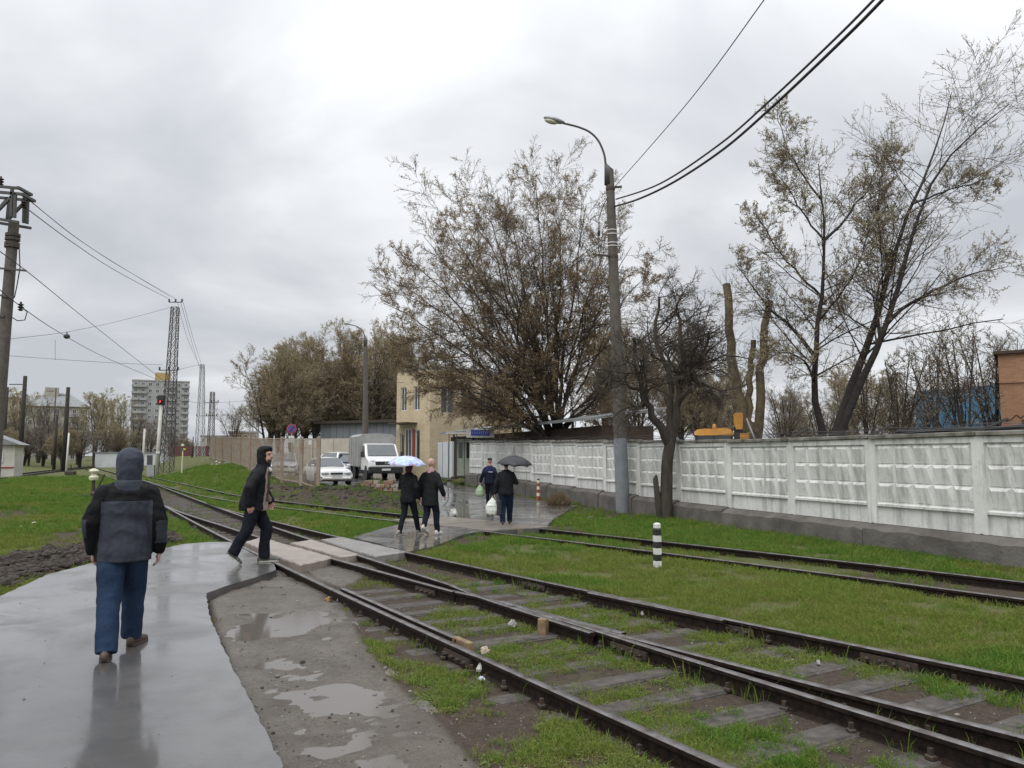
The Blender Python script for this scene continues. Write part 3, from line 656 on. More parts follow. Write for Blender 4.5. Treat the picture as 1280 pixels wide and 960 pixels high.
while y < 34:
    s_ = (float(fA(y+.05))-float(fA(y-.05)))/.1; t = np.array([s_, 1])/math.hypot(s_, 1); nrm = np.array([t[1], -t[0]])
    a = np.array([float(fA(y)), y]); L = 1.5
    for k in range(60):
        b = a+nrm*(1.2+.05*k)
        if b[0] > float(fD(b[1])): L = 1.2+.05*k; break
    if 10.6 < y < 14.3: y += .56*abs(t[1]); continue
    c = a+nrm*L/2; ln = L+.75+random.uniform(-.08, .12); rz = math.atan2(nrm[1], nrm[0])+random.uniform(-.025, .025)
    zz = -.128+random.uniform(-.012, .006)
    if sl0 is None:
        sl0 = slp.build('sleeper', MT['sleeper'], to); o = sl0; o.location = (c[0], c[1], zz); o.rotation_euler.z = rz; o.scale = (ln, 1, 1)
    else: dup(sl0, to, (c[0], c[1], zz), rz, (ln, random.uniform(.85, 1.1), 1))
    y += .56*abs(t[1])
# fish plates with bolts, spikes
def joint(f, y, side, parent, L=.5):
    s_ = float(f(y+.1)-f(y-.1))/.2; t = np.array([s_, 1])/math.hypot(s_, 1); nrm = np.array([t[1], -t[0]])*side; c = np.array([float(f(y)), y])
    mb = MB(); mb.bar((*(c+nrm*.030-t*L/2), -.085), (*(c+nrm*.030+t*L/2), -.085), .03, .07); pl = mb.build('fish_plate', MT['iron'], parent)
    for k in range(4):
        q = c+nrm*.05+t*(-L/2+.07+k*(L-.14)/3); MB().lathe([(.018, -.02), (.018, .018), (.012, .022), (.012, .035)], (0, 0, 0), 6, 0, 'x').build('bolt', MT['iron'], pl, loc=(q[0], q[1], -.085), rz=math.atan2(nrm[1], nrm[0]))
for f, y, sd_ in ((fA, 7.15, -1), (fA, 5.0, 1), (fD, 8.3, -1), (fD, 9.4, -1), (fD, 7.0, -1), (fC, 8.1, -1), (fC, 7.4, -1), (fB, 10.6, -1), (fC, 10.0, -1), (fD, 11.0, -1), (fA, 20, -1)): joint(f, y, sd_, to)
sp0 = None
for f, y0, y1 in ((fA, 3.6, 10.5), (fC, 4.0, 9), (fB, 4.4, 9), (fD, 5.6, 11)):
    y = y0
    while y < y1:
        for sd_ in (-1, 1):
            p = (float(f(y))+sd_*.085, y, -.128)
            if sp0 is None: sp0 = MB().box((0, 0, .01), (.05, .06, .03), bev=.006).box((0, 0, .04), (.026, .026, .045)).build('spike', MT['iron'], to, loc=p)
            else: dup(sp0, to, p, random.uniform(0, 1))
        y += .46
# switch blade chairs by the points
ft = thing('far_railway_track', 'overgrown single track running past the concrete fence', 'railway track', (0, 0, 0))
rail(fE, 5., 90, ft); rail(fF, 6., 90, ft)
y = 9.
while y < 34:
    s_ = float(fM(y+.1)-fM(y-.1))/.2; t = np.array([s_, 1])/math.hypot(s_, 1); nrm = np.array([t[1], -t[0]])
    if not (17 < y < 22.5): dup(sl0, ft, (float(fM(y)), y, -.155+random.uniform(-.02, .012)), math.atan2(nrm[1], nrm[0]), (2.4, 1, 1))
    y += .6*abs(t[1])
def poly_track(name, pts, label, n, sleepers=0):
    P = np.array([gz(*q)[:2] for q in pts]); P = P[np.argsort(P[:, 1])]; c = np.polyfit(P[:, 1], P[:, 0], 2); f = lambda y: np.polyval(c, y)
    t_ = thing(name, label, 'railway track', (0, 0, 0)); y0, y1 = P[0, 1]*.75, P[-1, 1]
    for d in (-.75, .75): rail(offset_fn(f, d), y0, y1, t_, top=.05, h=.14, head=.09)
    y = y0
    while y < y0+sleepers*.8:
        s_ = float(f(y+.1)-f(y-.1))/.2; dup(sl0, t_, (float(f(y)), y, -.05), math.atan2(-s_, 1), (2.5, 1, 1)); y += .8
poly_track('distant_track', [(0,596),(40,592),(84,586.5),(120,583),(150,580.5)], 'far track crossing the left field toward the hut', 0, 30)
poly_track('distant_track', [(25,583),(70,581.5),(110,580),(150,578)], 'farthest track running in front of the left grass bank', 0)
# ------------------------------------------------------------------ white concrete fence
wf = thing('concrete_fence', 'long whitewashed concrete panel fence on a grey plinth', 'fence', (0, 0, 0))
WD = math.hypot(1, WSL); wt = np.array([WSL, 1])/WD; wn = np.array([-wt[1], wt[0]])    # along (away) and facing the tracks
PW, PH = 2.27*WD, 1.60
def panel_mesh():
    mb = MB(); W = PW-.06; t = .10
    # local: x along, y out toward the viewer (negative), z up
    x0, x1 = -W/2, W/2
    mb.box((0, .03, PH/2), (W, .06, PH))
    fr = .09
    mb.box((x0+fr/2, -.02, PH/2), (fr, .06, PH)); mb.box((x1-fr/2, -.02, PH/2), (fr, .06, PH)); mb.box((0, -.02, PH-.05), (W-2*fr-.004, .055, .10))
    mb.loft([[(x, -.001, .40), (x, -.055, .375), (x, -.055, .335), (x, -.001, .31)] for x in (x0+fr+.003, x1-fr-.003)])
    nc, nr = 5, 3; gw = (W-2*fr)/nc; zb, zt = .42, PH-.115; gh = (zt-zb)/nr
    for i in range(nc):
        for j in range(nr):
            a = x0+fr+i*gw+.006; b = a+gw-.012; c = zb+j*gh+.006; d = c+gh-.012; mx_ = (a+b)/2
            # wedge: flat face leaning out towards its top, side and top facets
            ix = gw*.26; tz = d-gh*.16
            v = [(a, 0, c), (b, 0, c), (b, 0, d), (a, 0, d), (a+ix, -.015, c+.01), (b-ix, -.015, c+.01), (b-ix*.75, -.052, tz), (a+ix*.75, -.052, tz)]
            mb.add(v, [(4, 5, 6, 7), (0, 1, 5, 4), (1, 2, 6, 5), (2, 3, 7, 6), (3, 0, 4, 7)])
    return mb
pm = panel_mesh(); p0 = None; postm = None; copm = None
rzw = math.atan2(-wt[1], -wt[0])       # local +x runs toward the camera end; local -y faces the tracks
def wz(Y): return .38+.02*max(0., Y-20)*.9
YJ0 = 13.28
for k in range(-3, 13):
    ya = YJ0+2.27*k; yc = ya+1.135; c = (float(wallX(yc)), yc, wz(yc))
    tilt = random.uniform(-.006, .006)
    if p0 is None: p0 = pm.build('panel', MT['whitewash'], wf, loc=c, rz=rzw); p = p0
    else: p = dup(p0, wf, c, rzw+random.uniform(-.006, .006))
    p.rotation_euler.x = random.uniform(-.012, .012)
    c2 = (c[0], c[1], c[2]+PH+.045)
    if copm is None: copm = MB().box((0, .01, 0), (PW-.03, .24, .075), bev=.012).build('coping', MT['coping'], wf, loc=c2, rz=rzw)
    else: dup(copm, wf, c2, rzw).rotation_euler.y = random.uniform(-.006, .006)
    c3 = (float(wallX(ya)), ya, wz(ya)); q = np.array(c3[:2])+wn*.0
    if postm is None: postm = MB().box((0, 0, PH/2), (.10, .10, PH+.0), bev=.012).build('post', MT['whitewash'], wf, loc=(q[0], q[1], c3[2]), rz=rzw)
    else: dup(postm, wf, (q[0], q[1], c3[2]), rzw)
    # plinth block
    L = PW-.012; q = np.array(c[:2])+wn*(-.02); zt = c[2]-.004; zb = -.35
    mb = MB(); x0, x1 = -L/2, L/2; n = 9; top = []; 
    rings = []
    for i in range(n+1):
        x = x0+(x1-x0)*i/n; j1, j2 = random.uniform(-.03, .02), random.uniform(-.02, .02)
        rings.append([(x, .2, zb-zt), (x, -.34+j2, zb-zt), (x, -.30+j1, -.10+j2*1.2), (x, -.17+j1*.4, -.02+j2*.5), (x, -.12, -.004), (x, .2, -.004)])
    mb.loft(rings[::-1]); mb.build('plinth_block', MT['plinth'], wf, loc=(q[0], q[1], zt), rz=rzw, angle=35)
# coiled wire brackets and strands on the fence
for k in (0, 1, 2):
    ya = YJ0+2.27*(k)+.05; b = np.array([float(wallX(ya)), ya, wz(ya)+PH+.08]); e_ = b+np.array([-.12*wt[0]*4+.1, -.5*wt[1], .20])
    MB().bar(b, e_, .035, .035).build('bracket', MT['darksteel'], wf)
for d in (0, 1, 2):
    pts = []
    for i in range(90):
        y = 9+i*.33; pts.append((float(wallX(y))+.10+.10*d, y, wz(y)+PH+.11+.05*d+.02*math.sin(i*.9+d)))
    MB().tube(pts, .006, 4).build('barbed_wire', MT['darksteel'], wf)
# black pipe lying behind the coping at the right
pts = [(float(wallX(y))+.32, y, wz(y)+PH+.13+.012*math.sin(y*5)) for y in np.arange(9, 15.4, .3)]
tag(MB().tube(pts, .045, 8).build('pipe_bundle', MT['cable'], smooth=True), 'black hose lying along the top of the white fence', 'hose')
# ------------------------------------------------------------------ buildings
def window_set(parent, proto, spots, rz=0):
    for p in spots: dup(proto, parent, p, rz)
def brickmat(name, c1, c2, mortar, bw=.25, bh=.075, obj=True):
    t = NT(name); p = t.pos(True); mp = t.n('ShaderNodeMapping'); mp.inputs['Rotation'].default_value = (math.pi/2, 0, 0); t.l(p, mp.inputs[0])
    b = t.n('ShaderNodeTexBrick'); t.l(mp.outputs[0], b.inputs[0]); b.inputs['Scale'].default_value = 1; b.inputs['Brick Width'].default_value = bw; b.inputs['Row Height'].default_value = bh
    b.inputs['Mortar Size'].default_value = .008; b.inputs['Color1'].default_value = (*c1, 1); b.inputs['Color2'].default_value = (*c2, 1); b.inputs['Mortar'].default_value = (*mortar, 1)
    c_ = t.mix(t.ramp(t.noise(p, .8, 6, .65), [(.4, 0.), (.72, .55)]), b.outputs[0], tuple(q*.62 for q in c2))
    t.set(col=c_, rough=.85, normal=t.bump(b.outputs['Fac'], -.3, .01)); return t.m
MT['ybrick'] = brickmat('yellow_brick', (.62, .51, .33), (.52, .42, .26), (.48, .42, .33))
MT['obrick'] = brickmat('orange_brick', (.42, .22, .12), (.33, .165, .09), (.36, .26, .18))
MT['panelgrey'] = mat('grey_cladding', (.38, .38, .375), .8, (.29, .29, .288), .5)
MT['panelpale'] = mat('pale_cladding', (.58, .60, .61), .8, (.46, .48, .49), .6)
MT['greymetal'] = mat('blue_grey_sheet', (.20, .215, .235), .55, (.15, .16, .175), .8)
MT['roofgrey'] = mat('grey_roofing', (.26, .265, .265), .7, (.17, .175, .175), 1.2)
MT['beige'] = mat('beige_plaster', (.50, .46, .38), .85, (.38, .34, .28), .9)
MT['plaster'] = mat('off_white_plaster', (.62, .60, .54), .85, (.46, .44, .39), .8)
MT['blue'] = mat('blue_sheet', (.06, .19, .31), .6, (.05, .145, .24), .7)
MT['brownboard'] = mat('dark_brown_boards', (.075, .05, .036), .8, (.045, .032, .024), 2)
MT['doorgreen'] = mat('pale_green_door', (.52, .58, .48), .6, (.44, .50, .41), 3)
MT['palebrick'] = mat('pale_silicate_brick', (.42, .39, .34), .85, (.30, .275, .235), .5)
MT['greenroof'] = mat('grey_green_sheet', (.20, .26, .25), .6, (.14, .18, .175), 1)
def frame(px, py, Y): p = at(px, py, Y); return p
# -- yellow brick two-storey building
def at_s(px, Y): p = at(px, 570, Y); return np.array([p[0], p[1]])
ybL, ybC, ybR = at_s(495, 54), at_s(537, 51.5), at_s(652, 57)
zb = .25
yb = thing('brick_building', 'two storey yellow brick building behind the spreading bare tree', 'building', (ybC[0], ybC[1], zb))
def wallpiece(parent, A, B, org, z0, z1, t, m, name='wall', holes=()):
    """a wall from A to B with openings (s0,s1,z0,z1); outer face looks to the right hand side of A->B"""
    A, B, org2 = np.array(A), np.array(B), np.array(org[:2]); L = np.linalg.norm(B-A); mb = MB()
    ss = sorted({0., L, *[h[0] for h in holes], *[h[1] for h in holes]}); zz = sorted({z0, z1, *[h[2] for h in holes], *[h[3] for h in holes]})
    for i in range(len(ss)-1):
        for j in range(len(zz)-1):
            cs, cz = (ss[i]+ss[i+1])/2, (zz[j]+zz[j+1])/2
            if any(h[0] < cs < h[1] and h[2] < cz < h[3] for h in holes): continue
            mb.box((cs, t/2, cz), (ss[i+1]-ss[i], t, zz[j+1]-zz[j]))
    d = (B-A)/L; rz = math.atan2(d[1], d[0]); q = A-org2
    # drop interior doubled faces
    bm = bmesh.new(); me = bpy.data.meshes.new(name); me.from_pydata(mb.v, [], mb.f); bm.from_mesh(me); bmesh.ops.remove_doubles(bm, verts=bm.verts[:], dist=.0005)
    seen = {}
    for f in bm.faces: seen.setdefault(tuple(sorted(v.index for v in f.verts)), []).append(f)
    bmesh.ops.delete(bm, geom=[f for fs in seen.values() if len(fs) > 1 for f in fs], context='FACES'); bm.to_mesh(me); bm.free()
    o = link(name, me, m, parent, loc=(q[0], q[1], 0), rz=rz); return o, (q, d, rz)
def window_mesh(wd, ht, mf, mg, depth=.12, bars=1):
    fr = MB(); b = .06
    for x in (-wd/2+b/2, wd/2-b/2): fr.box((x, 0, ht/2), (b, .06, ht))
    for z in (b/2, ht-b/2): fr.box((0, 0, z), (wd-2*b, .055, b))
    for i in range(bars): fr.box((-wd/2+wd*(i+1)/(bars+1), 0, ht/2), (.05, .05, ht-2*b))
    gl = MB().box((0, .02, ht/2), (wd-2*b, .012, ht-2*b)); return fr, gl
def put_windows(parent, place, items, mf, mg, sill=True):
    q, d, rz = place
    cache = {}
    for (s, z, wd, ht, bars) in items:
        loc = (q[0]+d[0]*s-d[1]*.10, q[1]+d[1]*s+d[0]*.10, z); key = (wd, ht, bars)
        if key not in cache:
            fr, gl = window_mesh(wd, ht, mf, mg, bars=bars); a = fr.build('window', mf, parent, loc=loc, rz=rz); g_ = gl.build('pane', mg, a); cache[key] = (a, g_)
        else:
            a0, g0 = cache[key]; a = dup(a0, parent, loc, rz); dup(g0, a, (0, 0, 0))
LL = np.linalg.norm(ybC-ybL); LR = np.linalg.norm(ybR-ybC)
hl = [(.42, .82, .9, 2.9), (.95, 1.6, 0., 3.2), (1.9, 2.35, .7, 3.1), (.4, 1.0, 4.4, 6.0), (1.7, 2.3, 4.4, 6.0)]
k_ = LL/3.3; hl = [(a*k_, b*k_, c, d) for a, b, c, d in hl]
o, pl = wallpiece(yb, ybL, ybC, ybC, 0, 7.0, .3, MT['ybrick'], holes=hl)
put_windows(yb, pl, [((a+b)/2, c, b-a, d-c, 0 if i < 3 else 1) for i, (a, b, c, d) in enumerate(hl) if i != 1], MT['white'], MT['glass'])
a, b, c, d = hl[1]; fr, gl = window_mesh(b-a, d-c, None, None, bars=1); q, dd, rz = pl; s_ = (a+b)/2
dr = fr.build('door', MT['white'], yb, loc=(q[0]+dd[0]*s_, q[1]+dd[1]*s_, c), rz=rz); gl.build('pane', MT['glass'], dr)
MB().box((0, -.45, 0), (1.9, 1.0, .10)).build('door_canopy', MT['brownboard'], yb, loc=(q[0]+dd[0]*s_*.95, q[1]+dd[1]*s_*.95, 3.55), rz=rz)
MB().box((0, -.03, 0), (.22, .05, 1.9)).build('notice_board', MT['redpaint'], yb, loc=(q[0]+dd[0]*(b+.2), q[1]+dd[1]*(b+.2), 2.2), rz=rz)
hr = []
for i in range(4):
    s0 = .9+i*(LR-1.4)/4; hr += [(s0, s0+1.1, 4.2, 6.0)]
o, pr = wallpiece(yb, ybC, ybR, ybC, 0, 7.0, .3, MT['ybrick'], holes=hr)
put_windows(yb, pr, [((a+b)/2, c, b-a, d-c, 1) for a, b, c, d in hr], MT['beige'], MT['glass'])
bk = np.array([.0, 9.]); P = [ybL-ybC, (0, 0), ybR-ybC, ybR-ybC+bk, ybL-ybC+bk]
MB().prism([tuple(p) for p in P], 7.004, 7.25).build('roof', MT['roofgrey'], yb)
wallpiece(yb, ybR, ybR+bk, ybC, 0, 6.995, .3, MT['ybrick']); wallpiece(yb, ybL+bk, ybL, ybC, 0, 6.995, .3, MT['plaster'])
# -- lean-to behind the fence with the blue sign
leA, leB = np.array([float(wallX(49.2))+.55, 49.2]), np.array([float(wallX(30))+1.2, 30.])
le = thing('lean_to_shed', 'low dark brown shed with sloping grey roof behind the white fence', 'shed', (leA[0], leA[1], .3))
d_ = (leB-leA); L_ = np.linalg.norm(d_); d_ /= L_; n_ = np.array([-d_[1], d_[0]])
if n_[0] < 0: n_ = -n_
rz_l = math.atan2(d_[1], d_[0])
zl = at(538, 541, 49.6)[2]-.3
MB().box((L_/2, 1.2, 1.25), (L_, 2.2, 2.5)).build('wall', MT['brownboard'], le, rz=rz_l)
mb = MB(); mb.loft([[(x, -.5, zl-.10), (x, 3.2, zl+.42), (x, 3.2, zl+.50), (x, -.5, zl-.0)] for x in (-.3, L_+.3)]); mb.build('roof', MT['roofgrey'], le, rz=rz_l)
for i in range(6): MB().bar((1+i*L_/6, 0, 2.4), (1+i*L_/6, -.0, zl-.03), .08).build('post', MT['darksteel'], le, rz=rz_l)
pS = at(600.5, 541.5, 40.6)
sg = thing('shop_sign', 'small white board with a blue lettered plate above the fence', 'sign', (pS[0], pS[1], pS[2]), .12)
MB().box((0, .03, 0), (1.42, .05, .44)).build('board', MT['white'], sg)
bp = MB().box((-.0, -.01, .02), (.95, .025, .28)).build('blue_plate', mat('blue_plate', (.03, .06, .40), .5, (.025, .05, .3), 5), sg)
for i, hgt in enumerate((.13, .15, .12, .15, .14, .12, .15, .13)): MB().box((-.39+i*.11, -.026, .02), (.035, .012, hgt)).build('letter', mat('letter_pale', (.30, .36, .62), .5) if i == 0 else bpy.data.materials['letter_pale'], bp)
# -- doorway in the fence, with dark steps
pD = at(582.5, 594, 43.6)
dw = thing('fence_doorway', 'pale green double door set in the white fence above dark steps', 'door', (pD[0]+.1, pD[1]+.15, .55), .15)
MB().box((-.42, 0, 1.02), (.40, .06, 2.04), bev=.01).box((.02, 0, 1.02), (.40, .06, 2.04), bev=.01).build('door_leaf', MT['doorgreen'], dw)
MB().box((-.42, -.035, 1.42), (.22, .012, .85)).box((.02, -.035, 1.42), (.22, .012, .85)).build('pane', MT['glass'], dw)
MB().box((-.68, 0, 1.08), (.10, .14, 2.16)).box((.28, 0, 1.08), (.10, .14, 2.16)).box((-.2, 0, 2.12), (.86, .14, .10)).build('frame', MT['darksteel'], dw)
MB().box((-.45, -.45, 2.32), (1.5, 1.1, .07)).build('canopy', MT['white'], dw)
for i in range(4): MB().box((-.80-.28*i, -.6, -.05-.14*i), (.30, .9, .10)).build('step', MT['iron'], dw)
MB().box((-.2, -.6, .0), (1.2, 1.0, .10)).build('landing', MT['iron'], dw)
for x, z in ((-.72, 0), (-1.12, -.2)): MB().bar((x, -1.05, z), (x, -1.05, 2.28), .045).build('canopy_post', MT['darksteel'], dw)
wf2 = at_s(548, 48.3); 
pw = thing('white_wall_panel', 'white metal gate panel between the brick building and the fence door', 'wall panel', (float(wallX(47.9)), 47.9, .0), rzw)
MB().box((0, 0, 1.45), (3.6, .1, 2.1)).build('sheet', MT['panelpale'], pw); MB().box((0, 0, .2), (3.6, .3, .39)).build('base', MT['plinth'], pw); MB().box((-.5, -.06, 1.45), (.05, .04, 2.08)).box((.9, -.06, 1.45), (.05, .04, 2.08)).build('rib', MT['galv'], pw)
# -- grey metal shed and beige wall at the left of the brick building
p0_, p1_ = at(400, 570, 74), at(500, 570, 70)
gs = thing('metal_shed', 'long low blue grey sheet metal shed behind the truck', 'shed', (p0_[0], p0_[1], 0)); d_ = (p1_-p0_)[:2]; L_ = np.linalg.norm(d_); rz = math.atan2(d_[1], d_[0]); ht = at(450, 529, 72)[2]
MB().box((L_/2, 3, ht/2), (L_, 6, ht)).build('wall', MT['greymetal'], gs, rz=rz); MB().box((L_/2, 2.9, ht+.12), (L_+.8, 6.8, .24)).build('roof', MT['iron'], gs, rz=rz)
for i in range(12): MB().box((L_*(i+.5)/12, -.02, ht/2), (.05, .04, ht-.02)).build('rib', MT['greymetal'], gs, rz=rz)
p0_, p1_ = at(366, 570, 66), at(500, 570, 62); bw_ = thing('plaster_wall', 'low beige concrete wall behind the parked cars', 'wall', (p0_[0], p0_[1], 0)); d_ = (p1_-p0_)[:2]; L_ = np.linalg.norm(d_); rz = math.atan2(d_[1], d_[0]); ht = at(430, 548, 64)[2]
for i in range(5): MB().box((L_*(i+.5)/5, 0, ht/2), (L_/5-.04, .15, ht)).build('panel', MT['beige'], bw_, rz=rz)
# -- distant housing
def block(name, label, px0, px1, pytop, Y, depth, mw, mr, floors, cols, z0=0., pyb=None, roof='flat', balc=(), rz=0., wm=None):
    a, b = at_s(px0, Y), at_s(px1, Y); W = np.linalg.norm(b-a); top = at((px0+px1)/2, pytop, Y)[2]
    t_ = thing(name, label, 'building', ((a[0]+b[0])/2, Y, z0), rz or -math.atan(((px0+px1)/2-640)/1000)); W *= math.cos(math.atan(((px0+px1)/2-640)/1000)); H = top-z0
    MB().box((0, depth/2, H/2), (W, depth, H)).build('wall', mw, t_)
    if roof == 'flat': MB().box((0, depth/2, H+.25), (W+.4, depth+.4, .5)).build('roof', mr, t_)
    else:
        mb = MB(); mb.add([(-W/2-.6, -.6, H), (W/2+.6, -.6, H), (W/2+.6, depth+.6, H), (-W/2-.6, depth+.6, H), (-W/2+depth*.3, depth/2, H+roof), (W/2-depth*.3, depth/2, H+roof)], [(0, 1, 5, 4), (1, 2, 5), (2, 3, 4, 5), (3, 0, 4), (3, 2, 1, 0)]); mb.build('roof', mr, t_)
    fh = H/floors; w0 = None
    for j in range(floors):
        for i in range(cols):
            x = -W/2+W*(i+.5)/cols; z = fh*j+fh*.32; wd, hh = W/cols*.52, fh*.48
            if w0 is None:
                w0 = MB().box((0, -.02, hh/2), (wd, .08, hh)).build('window', MT['white'], t_, loc=(x, 0, z)); g0 = MB().box((-wd*.22, -.075, hh/2), (wd*.36, .03, hh*.84)).box((wd*.22, -.075, hh/2), (wd*.36, .03, hh*.84)).build('pane', MT['glass'], w0)
            else: q = dup(w0, t_, (x, 0, z)); dup(g0, q, (0, 0, 0))
    bl = None
    for c in balc:
        for j in range(1, floors):
            x = -W/2+W*(c+.5)/cols; p = (x, -.55, fh*j+fh*.06)
            if bl is None: bl = MB().box((0, 0, fh*.2), (W/cols*1.15, 1.0, fh*.36)).build('balcony', MT['panelgrey'] if j % 3 else MT['panelpale'], t_, loc=p)
            else: dup(bl, t_, p)
    return t_, W, H
tw, W, H = block('apartment_tower', 'grey twelve storey apartment tower on the skyline', 162, 234, 477, 300, 16, MT['panelgrey'], MT['panelgrey'], 12, 8, balc=(0, 1, 5, 7))
MB().box((.5, 7, H+2.0), (5.5, 6, 3.5)).build('roof_room', MT['yellow'] if False else mat('ochre_plaster', (.45, .33, .13), .8), tw)
fv, W, H = block('apartment_house', 'pale five storey house with a grey hipped roof behind the left trees', 30, 107, 508, 190, 13, MT['palebrick'], MT['roofgrey'], 5, 7, roof=3.6, balc=(1, 5))
MB().box((-W*.1, 6, H+3.2), (3, 3, 3.2)).build('chimney', MT['palebrick'], fv)
block('apartment_house', 'low orange brick house far off at the end of the mesh fence', 285, 322, 541, 260, 12, MT['obrick'], MT['roofgrey'], 4, 6)
block('apartment_house', 'beige block peeping above the left trees at the frame edge', -40, 28, 498, 230, 14, MT['beige'], MT['roofgrey'], 6, 7)
block('apartment_house', 'pale low block half hidden by the flowering tree', 250, 284, 546, 280, 12, MT['beige'], MT['roofgrey'], 3, 5)
# -- small hut at the left edge
ph = at(-22, 590, 62); hut = thing('trackside_hut', 'small pale trackside hut with grey gable roof and red stripe', 'hut', (ph[0], ph[1], zs(ph[0], ph[1])), .35); hh = at(10, 555, 62)[2]-zs(ph[0], ph[1])
MB().box((0, 1.5, hh/2), (4.2, 3, hh)).build('wall', MT['plaster'], hut); MB().box((0, -.02, hh*.33), (4.21, .05, .10)).build('stripe', MT['redpaint'], hut)
MB().loft([[(-2.5, y, hh-.05), (2.5, y, hh-.05), (0, y, hh+1.0)] for y in (-.35, 3.4)]).build('roof', MT['roofgrey'], hut)
MB().box((.9, -.03, hh*.62), (.9, .05, .8)).build('window', MT['panelpale'], hut); MB().box((-.7, -.03, hh*.45), (.85, .05, hh*.88)).build('door', MT['galv'], hut)
# -- right: orange brick building and blue hall
pO = at(1254, 570, 32); ob = thing('brick_building', 'orange brick building corner cut by the right frame edge', 'building', (pO[0], pO[1], 0), -.58); ht = at(1254, 443, 32)[2]
MB().box((4, 4, ht/2), (8, 8, ht)).build('wall', MT['obrick'], ob); MB().box((4, 4, ht+.06), (8.3, 8.3, .12)).build('roof', MT['brownboard'], ob)
zb_ = at(1260, 478, 32)[2]; MB().box((4, -.02, zb_), (8.02, .06, .08)).build('brick_course', MT['obrick'], ob); MB().box((1.3, -.02, at(1270, 533, 32)[2]), (1.2, .06, .5)).build('hatch', MT['brownboard'], ob)
# step crack in the brickwork
cr = [at(1256, 527, 32), at(1262, 524, 32), at(1266, 519, 32), at(1270, 523, 32), at(1280, 515, 32)]; mb = MB()
for a, b in zip(cr[:-1], cr[1:]): mb.bar(((a[0]-pO[0])*1.1, -.006, a[2]), ((b[0]-pO[0])*1.1, -.006, b[2]), .02, .035)
mb.build('crack', MT['brownboard'], ob)
pB = at(1147, 570, 52); pB2 = at(1275, 570, 46); bh_ = thing('blue_hall', 'blue sheet clad hall behind bare trees beside the orange brickwork', 'building', (pB[0], pB[1], 0)); d_ = (pB2-pB)[:2]; L_ = np.linalg.norm(d_); rz = math.atan2(d_[1], d_[0]); h0 = at(1147, 489, 52)[2]
MB().box((L_/2, 4, h0*.78), (L_, 8, h0*.44)).build('cladding', MT['blue'], bh_, rz=rz); MB().box((L_/2, 4, h0*.28), (L_-.1, 7.9, h0*.56)).build('wall', MT['oldconcrete'], bh_, rz=rz)
mb = MB().box((.7, -.02, h0*.32), (1.2, .08, h0*.48)); mb.build('blue_door', MT['blue'], bh_, rz=rz)
for i in range(5): MB().box((2.4+i*1.5, -.02, h0*.32), (.9, .07, h0*.25)).build('window', MT['panelpale'] if i % 2 else MT['glass'], bh_, rz=rz)
# red fence far, white kiosk
p_ = at(252, 565, 120); tag(MB().box((0, 0, 1.0), (6, .1, 1.5)).build('red_fence', mat('dull_red', (.13, .055, .048), .85), loc=(p_[0]-2, p_[1], zs(p_[0], p_[1])-.2)), 'low dull red fence far beyond the yellow marker post', 'fence')
for px, w_, lab in ((145, 3.2, 'small white trackside shed left of the hooded man'), (181, 2.6, 'small white trackside shed beside the lattice tower')):
    p_ = at(px, 565, 120); z_ = zs(p_[0], p_[1]); k = thing('white_shed', lab, 'shed', (p_[0], p_[1], z_)); MB().box((0, 1, 1.1), (w_+3, 2, 2.2)).build('wall', MT['panelpale'], k); MB().box((0, 1, 2.26), (w_+3.3, 2.3, .12)).build('roof', MT['roofgrey'], k); MB().box((.8, -.03, .95), (.8, .05, 1.8)).build('door', MT['darksteel'], k)
# ------------------------------------------------------------------ rusty mesh fence
mf = thing('mesh_fence', 'rusty see-through mesh fence along the grass bank', 'fence', (0, 0, 0))
fp = [(398.5, 604.5, 34.5), (377, 597, 38), (353, 590, 43), (334, 584.5, 49), (314, 578.5, 57), (302, 576, 64), (290, 573.5, 71), (279, 571.5, 79), (270, 570, 86), (263, 569, 92)]
tops = [547, 547, 547, 547, 546.5, 546.5, 546, 546, 545.5, 545]
pp = []
for (x, yb_, D_), ty in zip(fp, tops):
    b = at(x, 570, D_); t = at(x, ty, D_); zb_ = zs(b[0], b[1]); pp.append((np.array([b[0], b[1], zb_-.1]), np.array([t[0], t[1], t[2]])))
for i, (b, t) in enumerate(pp):
    MB().bar(b, t+np.array([0, 0, .05]), .15 if i < 3 else .12).build('post', MT['rustpale'] if i < 4 else MT['rust'], mf)
for i in range(len(pp)-1):
    (b0, t0), (b1, t1) = pp[i], pp[i+1]; mb = MB(); L = np.linalg.norm((t1-t0)[:2]); n = int(L/(.26 if i < 3 else .32))
    for k in (0, 1): 
        o_ = np.array([0, 0, -.06]) if k else np.array([0, 0, .28])
        mb.bar((t0 if k else b0)+o_, (t1 if k else b1)+o_, .05)
    mb.build('rail', MT['rustpale'], mf); mb = MB()
    for j in range(1, n):
        f = j/n; mb.bar(b0+(b1-b0)*f+np.array([0, 0, .2]), t0+(t1-t0)*f+np.array([0, 0, -.1]), .022 if i < 3 else .05, .022)
    for z in (.3, .55, .8): mb.bar(b0+(t0-b0)*z, b1+(t1-b1)*z, .018)
    mb.build('mesh_panel', MT['rustpale'], mf)
q = (pp[0][1]*.62+pp[1][1]*.38)-np.array([0, 0, .22]); q0 = pp[0][1]*.2+pp[1][1]*.8-np.array([0, 0, .22])
MB().bar(q, q+(q0-q)*.42, .03, .20).build('white_plate', MT['white'], mf)
